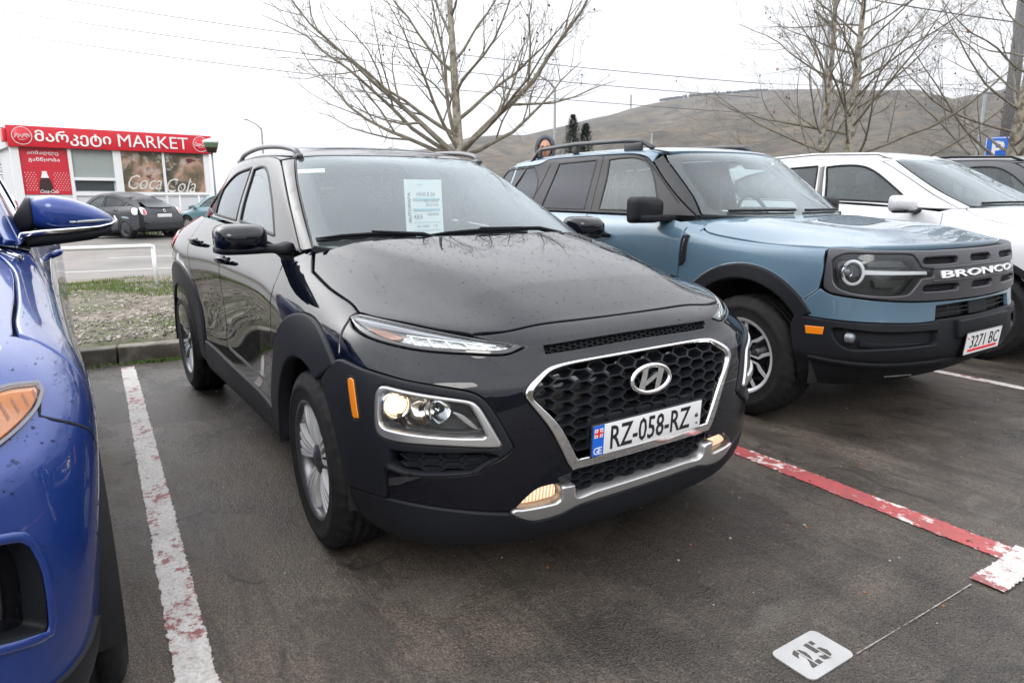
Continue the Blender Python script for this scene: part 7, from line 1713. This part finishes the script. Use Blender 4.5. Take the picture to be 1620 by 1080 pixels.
# ---------------- street furniture ----------------
def build_street():
    # white tube rail on the verge
    t = empty('guard_rail', (-7.9, -.41, .05), 0, 'low white tubular rail on the verge beside the road', 'rail'); V = lambda dv, z: KT*dv+Vector((0, 0, z))
    m = MB(); m.tube([V(0, .03), V(0, .60)], .028, 10); m.build('post', 'metal_white', t)
    m = MB(); m.tube([V(-2.6, .03), V(-2.6, .60)], .028, 10); m.build('post', 'metal_white', t)
    m = MB(); m.tube([V(0, .57), V(0.0, .605), V(-.03, .61), V(-2.7, .60), V(-5.2, .59)], .028, 10); m.build('rail_tube', 'metal_white', t)
    # lamp posts
    def lamp(x, y, h, aim, arm, lb, r=.09, double=False):
        t = empty('street_lamp', (x, y, 0), 0, lb, 'street lamp'); m = MB(); m.tube([(0, 0, 0), (0, 0, h)], [r, r*.6], 10); m.build('post', 'metal_grey', t)
        for s in ((1, -1) if double else (1,)):
            a = Vector((aim[0], aim[1], 0)).normalized()*arm*s; m = MB(); m.tube([(0, 0, h-.1), a*.35+Vector((0, 0, h+.22)), a+Vector((0, 0, h+.5))], [r*.5, r*.4, r*.35], 8); m.build('arm', 'metal_grey', t)
            m = MB(); m.box(a*1.12+Vector((0, 0, h+.53)), (arm*.30, .16, .08), rot=(0, -.15, math.atan2(a.y, a.x)), bev=.03); m.build('lamp_head', 'metal_grey', t)
        return t
    lamp(-22.6, 17.9, 6.1, (-.42, -.43), .75, 'grey street lamp post behind the blue SUV, arm pointing left', .085)
    lamp(-45.6, 11.2, 5.85, (-.5, -.55), .9, 'distant street lamp above the road, near the shop sign', .10)
    lamp(-108.9, 112.8, 15.5, (.5, .85), 2.2, 'far double-armed street lamp in front of the hill', .3, True)
    t = empty('flag_pole', (-31.4, 14.05, 0), 0, 'slim white pole behind the left branches of the wide plane tree', 'pole'); m = MB(); m.tube([(0, 0, 0), (0, 0, 7.6)], [.07, .05], 8); m.build('post', 'metal_white', t)
    t = empty('power_pole', (-7.1, 24.2, 0), 0, 'thick leaning dark power pole at the right edge', 'pole'); m = MB(); m.tube([(0, 0, 0), (-.45, .9, 5.1), (-.75, 1.5, 8.4)], [.24, .19, .16], 12); m.build('post', 'metal_dark', t); m = MB(); m.tube([(-.35, .3, 5.9), (-.7, .9, 6.9)], .03, 6); m.build('bracket', 'metal_dark', t)
    t = empty('power_pole', (-7.6, 23.3, 0), 0, 'slim grey metal post just left of the thick leaning pole', 'pole'); m = MB(); m.tube([(0, 0, 0), (0, 0, 4.6)], [.05, .05], 8); m.build('post', 'metal_grey', t)
    t = empty('street_lamp', (-9.3, 17.2, 0), 0, 'grey lamp post half hidden by the plane tree behind the white SUV', 'street lamp'); m = MB(); m.tube([(0, 0, 0), (0, 0, 6.1)], [.08, .05], 8); m.build('post', 'metal_grey', t); m = MB(); m.tube([(0, 0, 6.0), (-.2, -.5, 6.35)], [.04, .03], 6); m.build('arm', 'metal_grey', t)
    # parking sign
    t = empty('parking_sign', (-6.11, 20.82, 0), R(-62), 'blue parking sign with a white P beside the dark pole', 'sign')
    m = MB(); m.tube([(0, 0, 0), (0, 0, 2.3)], .03, 8); m.build('post', 'metal_grey', t)
    m = MB(); m.box((.04, 0, 2.62), (.02, .62, .62), bev=.008); b = m.build('board', 'sign_blue', t)
    m = MB()
    for a, b_ in (((0, .285), (.60, .02)), ((0, -.285), (.60, .02))): m.box((.052, 0, 2.62+a[1]), (.003, b_[0], b_[1]))
    for a in (-.29, .29): m.box((.052, a, 2.62), (.003, .02, .56))
    m.build('border', 'sign_white', b); text_obj('letter', 'P', 'sign_white', b, (.0515, .0, 2.60), (0, 1, 0), (0, 0, 1), .30, .44, .003, .02)
    # wires
    def wire(a, b, sag, r, lb):
        a, b = Vector(a), Vector(b); m = MB(); pts = []
        for i in range(25): q = i/24; p = a.lerp(b, q); p.z -= sag*4*q*(1-q); pts.append(p)
        m.tube(pts, r, 4); o = m.build('power_line', 'wire'); tag(o, lb, 'power line', 'power lines crossing the sky'); return o
    wire((-63, -14, 17.0), (-24.2, 34.5, 7.9), .9, .026, 'uppermost of the three long thin wires crossing behind the wide plane tree')
    wire((-63, -14, 15.6), (-24.2, 34.5, 7.1), .9, .026, 'middle one of the three long thin wires crossing behind the wide plane tree')
    wire((-63, -14, 14.1), (-24.2, 34.5, 6.2), .9, .026, 'lowest of the three long thin wires crossing behind the wide plane tree')
    wire((-13.5, 17.0, 8.6), (-7.8, 25.4, 6.85), .15, .022, 'dark bundled wire running to the thick pole at top right')
    wire((-24.2, 34.5, 7.9), (-10, 60, 9.5), .6, .016, 'thin wire running on behind the right-hand trees')
    # lattice pylon at the left
    t = empty('lattice_pylon', (-98, -4.6, 0), .3, 'distant steel lattice structure at the left edge behind the shop', 'pylon'); m = MB()
    for z in range(12):
        w0 = 1.6; z0 = z*.8
        for a, b_ in (((-w0, -w0), (w0, -w0)), ((w0, -w0), (w0, w0)), ((w0, w0), (-w0, w0)), ((-w0, w0), (-w0, -w0))):
            m.tube([(a[0], a[1], z0), (b_[0], b_[1], z0+.8)], .05, 3); m.tube([(a[0], a[1], z0), (b_[0], b_[1], z0)], .05, 3); m.tube([(b_[0], b_[1], z0), (a[0], a[1], z0+.8)], .05, 3); m.tube([(a[0], a[1], z0), (a[0], a[1], z0+.8)], .08, 3)
    m.build('lattice', 'metal_grey', t)
# ---------------- the shop ----------------
def build_shop():
    A = Vector((-31.08, -2.3, 0)); B = Vector((-32.11, 5.24, 0)); e = (B-A).normalized(); n = Vector((e.y, -e.x, 0))  # n: towards the camera
    if n.dot(CAM_LOC-A) < 0: n = -n
    t = empty('market_kiosk', A, 0, 'white market kiosk with a red sign band beyond the road', 'building')
    def P(u, z, d=0): return e*u+Vector((0, 0, z))+n*d
    Rm = Matrix((n, e, Vector((0, 0, 1)))).transposed()
    def bx(name, u0, u1, z0, z1, d0, d1, mat, par=t, bev=0):
        m = MB(); m.box(P((u0+u1)/2, (z0+z1)/2, (d0+d1)/2), (abs(d1-d0), u1-u0, z1-z0), rot=Rm, bev=bev); return m.build(name, mat, par)
    bx('wall', .12, 7.45, .0, 3.3, -4.0, -.12, 'panel_white'); bx('base', .05, 7.5, .0, .45, -4.05, -.05, 'concrete_flat'); bx('roof', .0, 7.6, 3.28, 4.02, -4.1, -.02, 'panel_white')
    sg = bx('sign_band', -.02, 7.62, 3.27, 4.07, -.05, .16, 'sign_red', bev=.02); bx('sign_side', -.14, -.02, 3.45, 3.95, -.6, .10, 'sign_red', sg, .03)
    rt, up = e, Vector((0, 0, 1))
    text_obj('sign_letters', 'მარკეტი', 'sign_white', sg, P(2.20, 3.65, .162), rt, up, 2.66, .56, .03, .018)
    text_obj('sign_letters', 'MARKET', 'sign_white', sg, P(5.19, 3.68, .162), rt, up, 2.80, .50, .03, .0)
    for u, s_ in ((.46, 'კოკა-კოლა'), (7.13, 'Coca-Cola')):
        m = MB(); m.X = Matrix.Translation(P(u, 3.68, .162)) @ Rm.to_4x4(); m.lathe([(0, .012), (.30, .012), (.31, .0)], 36, 'x'); d_ = m.build('sign_disc', 'sign_red2', sg)
        m = MB(); m.X = Matrix.Translation(P(u, 3.68, .175)) @ Rm.to_4x4(); m.lathe([(.315, .0), (.315, .01), (.335, .01), (.335, 0)], 36, 'x'); m.build('disc_ring', 'sign_white', d_)
        text_obj('disc_text', s_, 'sign_white', d_, P(u, 3.68, .178), rt, up, .52, .17, .006, .01, .35)
        m = MB(); m.tube([P(u-.12, 3.55, .18), P(u, 3.53, .18), P(u+.14, 3.56, .18)], .008, 4); m.build('disc_swash', 'sign_white', d_)
    # bays
    for u0, u1 in ((.02, .30), (1.93, 2.05), (3.56, 3.86), (5.48, 5.58), (7.24, 7.5)): bx('post', u0, u1, .4, 3.27, -.12, .03, 'frame_white')
    for z0, z1 in ((1.40, 1.56),): bx('sill', 2.05, 7.24, z0, z1, -.12, .02, 'frame_white')
    bx('lower_panel', .3, 7.24, .42, 1.42, -.11, -.04, 'panel_white')
    bx('transom', 2.05, 3.56, 2.02, 2.14, -.11, .02, 'frame_white')
    bx('window', 2.05, 3.56, 2.14, 3.25, -.11, -.09, 'blind'); bx('window', 2.1, 3.5, 1.60, 2.02, -.11, -.09, 'shop_glass')
    # red poster
    p = bx('poster', .30, 1.93, 1.45, 3.25, -.11, -.06, 'poster_red')
    text_obj('poster_text', 'აიმაღლე', 'sign_white', p, P(1.10, 3.06, -.058), rt, up, 1.05, .17, .004, .012); text_obj('poster_text', 'განწყობა', 'sign_white', p, P(1.12, 2.80, -.058), rt, up, 1.05, .19, .004, .012)
    m = MB()
    for i in range(15):
        for j in range(9):
            u = .42+i*.10+(j % 2)*.05; z = 1.62+j*.085; dd = abs(u-1.08)
            if dd < .28 and 1.5 < z < 2.4: continue
            m.add([P(u-.018, z, -.057), P(u, z-.018, -.057), P(u+.018, z, -.057), P(u, z+.018, -.057)], [(0, 1, 2, 3)])
    m.build('poster_dots', 'sign_white', p, False)
    m = MB(); pr = [(.0, 1.50), (.20, 1.50), (.24, 1.70), (.20, 1.95), (.13, 2.10), (.10, 2.24), (.0, 2.24)]
    pg = [(1.06+a, z) for a, z in pr]+[(1.06-a, z) for a, z in reversed(pr[:-1])]
    m.prism(pg, -.058, -.05, lambda u, v, d: P(u, v, d)); m.build('poster_bottle', 'cola_dark', p)
    m = MB(); m.prism([(.92, 2.10), (1.20, 2.10), (1.15, 2.25), (1.14, 2.36), (.98, 2.36), (.97, 2.25)], -.05, -.046, lambda u, v, d: P(u, v, d)); m.build('poster_bottle', 'sign_white', p)
    text_obj('poster_text', 'Coca-Cola', 'sign_white', p, P(1.15, 1.57, -.045), rt, up, .62, .14, .003, .01, .4)
    for u0, u1 in ((3.86, 5.48), (5.58, 7.24)): bx('poster', u0, u1, 1.56, 3.25, -.11, -.06, 'poster_photo')
    q = text_obj('poster_text', 'Coca', 'poster_script', t, P(4.72, 1.98, -.057), rt, up, 1.35, .62, .004, -.005, .45); q = text_obj('poster_text', 'Cola', 'poster_script', t, P(6.2, 1.86, -.057), rt, up, 1.25, .62, .004, -.005, .45)
    # porch rail in front of the right bays
    r = empty('porch_rail', P(5.6, 0, 1.2)+A, 0, 'white railing in front of the right end of the kiosk', 'rail')
    def Q(u, z, d=1.2): return P(u-5.6, z, d-1.2)
    for u in (5.7, 6.5, 7.3): m = MB(); m.tube([Q(u, 0), Q(u, 1.45)], .035, 6); m.build('post', 'metal_white', r)
    m = MB(); m.tube([Q(4.6, 1.45), Q(7.9, 1.45)], .04, 6); m.build('rail_tube', 'metal_white', r)
    # cup-shaped sign on a pole
    c = empty('cup_sign', (-25.2, 3.9, 0), 0, 'striped cup-shaped sign lamp on a slim pole at the right end of the kiosk', 'sign'); m = MB(); m.tube([(0, 0, 0), (0, 0, 2.95)], .035, 8); m.build('post', 'metal_grey', c)
    m = MB(); m.lathe([(.0, 2.93), (.16, 2.93), (.22, 3.12)], 20, 'z', mi=0); m.lathe([(.222, 3.12), (.26, 3.28)], 20, 'z', mi=1); m.lathe([(.26, 3.28), (.30, 3.36), (.0, 3.45)], 20, 'z', mi=2); m.build('cup', ['cola_dark', 'cup_green', 'sign_white'], c)
# ---------------- person ----------------
def build_person():
    t = empty('person', (-4.60, 3.69, .0), math.atan2(-.75, .95), 'person in a grey hooded jacket standing behind the steel-blue SUV', 'person')
    V = {}; E_ = []
    def add(k, p, r): V[k] = (p, r)
    H = 1.0
    add('pel', (0, 0, 1.0), .15); add('wst', (0, 0, 1.15), .145); add('chs', (0, 0, 1.38), .17); add('nck', (0, 0, 1.54), .075); add('hd', (.01, 0, 1.64), .07)
    for s, n in ((1, 'l'), (-1, 'r')):
        add('hip'+n, (0, .10*s, .95), .11); add('kn'+n, (.02, .11*s, .52), .07); add('an'+n, (0, .12*s, .10), .05); add('ft'+n, (.14, .13*s, .05), .045)
        add('sh'+n, (0, .20*s, 1.47), .075); add('el'+n, (-.03, .27*s, 1.18), .055); add('wr'+n, (.06, .27*s, .93), .04); add('ha'+n, (.09, .26*s, .86), .035)
        E_ += [('pel', 'hip'+n), ('hip'+n, 'kn'+n), ('kn'+n, 'an'+n), ('an'+n, 'ft'+n), ('chs', 'sh'+n), ('sh'+n, 'el'+n), ('el'+n, 'wr'+n), ('wr'+n, 'ha'+n)]
    E_ += [('pel', 'wst'), ('wst', 'chs'), ('chs', 'nck'), ('nck', 'hd')]
    ks = list(V); me = bpy.data.meshes.new('body'); me.from_pydata([V[k][0] for k in ks], [(ks.index(a), ks.index(b)) for a, b in E_], []); me.materials.append(MAT['cloth_dark'])
    o = link(bpy.data.objects.new('body', me), t); sk = o.modifiers.new('s', 'SKIN'); sk.use_smooth_shade = True
    for i, k in enumerate(ks): me.skin_vertices[0].data[i].radius = (V[k][1], V[k][1]*1.05)
    me.skin_vertices[0].data[0].use_root = True; sb = o.modifiers.new('d', 'SUBSURF'); sb.levels = 1; sb.render_levels = 1
    # head with face
    def hd(name, mat, fn, n=28, k=20):
        vs = []; fs = []
        for i in range(k+1):
            ph = math.pi*i/k
            for j in range(n): th = 2*math.pi*j/n; vs.append(fn(Vector((math.sin(ph)*math.cos(th), math.sin(ph)*math.sin(th), math.cos(ph)))))
        for i in range(k):
            for j in range(n): fs.append((i*n+j, i*n+(j+1) % n, (i+1)*n+(j+1) % n, (i+1)*n+j))
        return mesh_obj(name, vs, fs, mat, t)
    C0 = Vector((.02, 0, 1.75))
    def face(v):
        p = Vector((v.x*.098, v.y*.075*(1-.18*max(0, -v.z)), v.z*.118)); f = max(0, v.x)
        g = lambda y0, z0, sy, sz: math.exp(-((v.y-y0)/sy)**2-((v.z-z0)/sz)**2)
        p.x += f*(.026*g(0, -.18, .16, .20)+.010*g(0, .22, .6, .10)-.014*(g(.36, .08, .2, .12)+g(-.36, .08, .2, .12))+.008*g(0, -.5, .3, .07)-.006*g(0, -.58, .3, .03)+.012*g(0, -.85, .3, .15))
        return C0+p
    hd('head', 'skin', face, 36, 30)
    for s in (1, -1):
        for nm, mt, p, q in (('eye', 'dark', (.098, .030*s, .012), (.006, .015, .006)), ('eyebrow', 'hair', (.102, .031*s, .032), (.006, .022, .004)), ('ear', 'skin', (.0, .078*s, 0), (.02, .01, .032))):
            m = MB(); vs, fs = ellipsoid_loft([(C0+Vector(p)+Vector((0, 0, -q[2])), (q[0]*.3, 0, 0), (0, q[1]*.3, 0), 2), (C0+Vector(p), (q[0], 0, 0), (0, q[1], 0), 2), (C0+Vector(p)+Vector((0, 0, q[2])), (q[0]*.3, 0, 0), (0, q[1]*.3, 0), 2)], 12); m.add(vs, fs, 0, True); m.build(nm, mt, t)
    def hoodf(v):
        if v.x > .45: v = Vector((.45+(v.x-.45)*.1, v.y*1.05, v.z))
        return C0+Vector((-.025+v.x*.135, v.y*.112, v.z*.152+.005))
    o = hd('hood', 'hoodie', hoodf, 32, 24)
    bm = bmesh.new(); bm.from_mesh(o.data); dl = [f for f in bm.faces if (lambda c: c.x > C0.x+.018 and (abs(c.y)/.078)**2+((c.z-C0.z+.0)/.112)**2 < 1)(f.calc_center_median())]; bmesh.ops.delete(bm, geom=dl, context='FACES'); bm.to_mesh(o.data); bm.free()
    m = o.modifiers.new('t', 'SOLIDIFY'); m.thickness = .012
    m = MB(); vs, fs = ellipsoid_loft([((0, 0, .92), (.16, 0, 0), (0, .20, 0), 2.4), ((0, 0, 1.15), (.155, 0, 0), (0, .19, 0), 2.4), ((0, 0, 1.38), (.16, 0, 0), (0, .235, 0), 2.4), ((0, 0, 1.50), (.11, 0, 0), (0, .19, 0), 2.2), ((-.01, 0, 1.60), (.10, 0, 0), (0, .10, 0), 2.2)], 28); m.add(vs, fs, 0, True); m.build('jacket', 'hoodie', t)
    t.scale = (1.07,)*3
_car, _K, _G = build_kona(); build_price_sheet(_K, _G)
build_bronco()
build_blue()
WX = [(-3.35, -3.95), (-2.6, -2.75), (-1.3, -1.35), (-.38, -.30), (0, 0), (.45, .50), (.84, .92)]
WZ = [(.20, .24), (.47, .52), (.72, .80), (.892, 1.0), (1.035, 1.17), (1.18, 1.27)]
WGX = [(-3.13, -3.75), (-2.6, -3.05), (-1.3, -1.20), (-.95, -.86), (0, .15)]
WGZ = [(1.03, 1.16), (1.17, 1.27), (1.50, 1.64), (1.55, 1.70)]
gen_car((.10, 5.42, 0), -.01, 'white SUV with dark side windows standing beyond the steel-blue one', 'white_paint', WX, WZ, WGX, WGZ, 1.03, 1.02, .36, .24, 'bright', clad=True, rails='satin_silver', moff=(-.14, .05, 1.1))

gen_car((.15, 8.25, 0), -.01, 'dark grey SUV showing only its roof and windows at the right edge', 'graphite_paint', WX, WZ, WGX, [(1.03, 1.16), (1.17, 1.27), (1.50, 1.70), (1.55, 1.76)], 1.04, 1.03, .36, .24, 'multi', detail=.5, rails='plastic', fdetail=False)
PX = [(-3.35, -3.55), (-2.6, -2.70), (-1.3, -1.30), (-.38, -.25), (0, 0), (.45, .45), (.84, .90)]
PZ = [(.20, .18), (.47, .45), (.72, .66), (.892, .78), (1.035, .92), (1.12, 1.0), (1.18, 1.05)]
PGX = [(-3.13, -3.50), (-2.6, -2.85), (-2.2, -2.15), (-1.3, -1.15), (-.95, -.72), (0, .18)]
PGZ = [(1.03, .90), (1.17, 1.02), (1.50, 1.42), (1.57, 1.49)]
PD = lambda x, z: .22*max(0, min(1, (-1.9-x)/1.2))*max(0, min(1, (z-1.10)/.35))
pc, _a, _b = gen_car((-25.62, .01, 0), R(-150), 'matt dark grey hatchback with a pale dent repair seen from behind across the road', 'matt_grey', PX, PZ, PGX, PGZ, .97, .94, .315, .19, 'dull', detail=.5, fdetail=False, drop=PD, tail=None)
back_details(pc, _a)
gen_car((-26.8, 3.76, 0), R(-150), 'light teal hatchback parked ahead of the dark grey one, half hidden', 'teal_paint', PX, PZ, PGX, PGZ, .97, .94, .315, .19, 'multi', detail=.5, fdetail=False, drop=PD)
gen_car((.2, -5.35, 0), 0, 'silver SUV parked beyond the blue one', 'silver_paint', BL_X, BL_Z, BL_GX, BL_GZ, 1.03, 1.03, .35, .23, 'multi', detail=.5, fdetail=False, level=3)  # extra unseen car, added to darken reflections in the black crossover's doors
build_ground(); build_hills(); build_trees(); build_street(); build_shop(); build_person()

m = MB(); m.box((-200, 200, 99), (2960, 2960, 240)); hz = m.build('haze', 'haze', None); tag(hz, kind='stuff')

for o in SC.objects:
    if o.parent is None and 'category' in o.keys():
        n = o.name.split('.')[0]
        if n == 'parked_car': o['group'] = 'cars parked across the road' if o.location.x < -15 else 'cars parked side by side in the bays'
        elif n == 'plane_tree': o['group'] = 'bare plane trees behind the bays'
        elif n == 'street_lamp': o['group'] = 'street lamps'
        elif n == 'conifer': o['group'] = 'dark conifers behind the cars'
        elif n == 'bare_tree': o['group'] = 'small bare trees far off'
        elif n == 'radio_mast': o['group'] = 'masts on the hill crest'
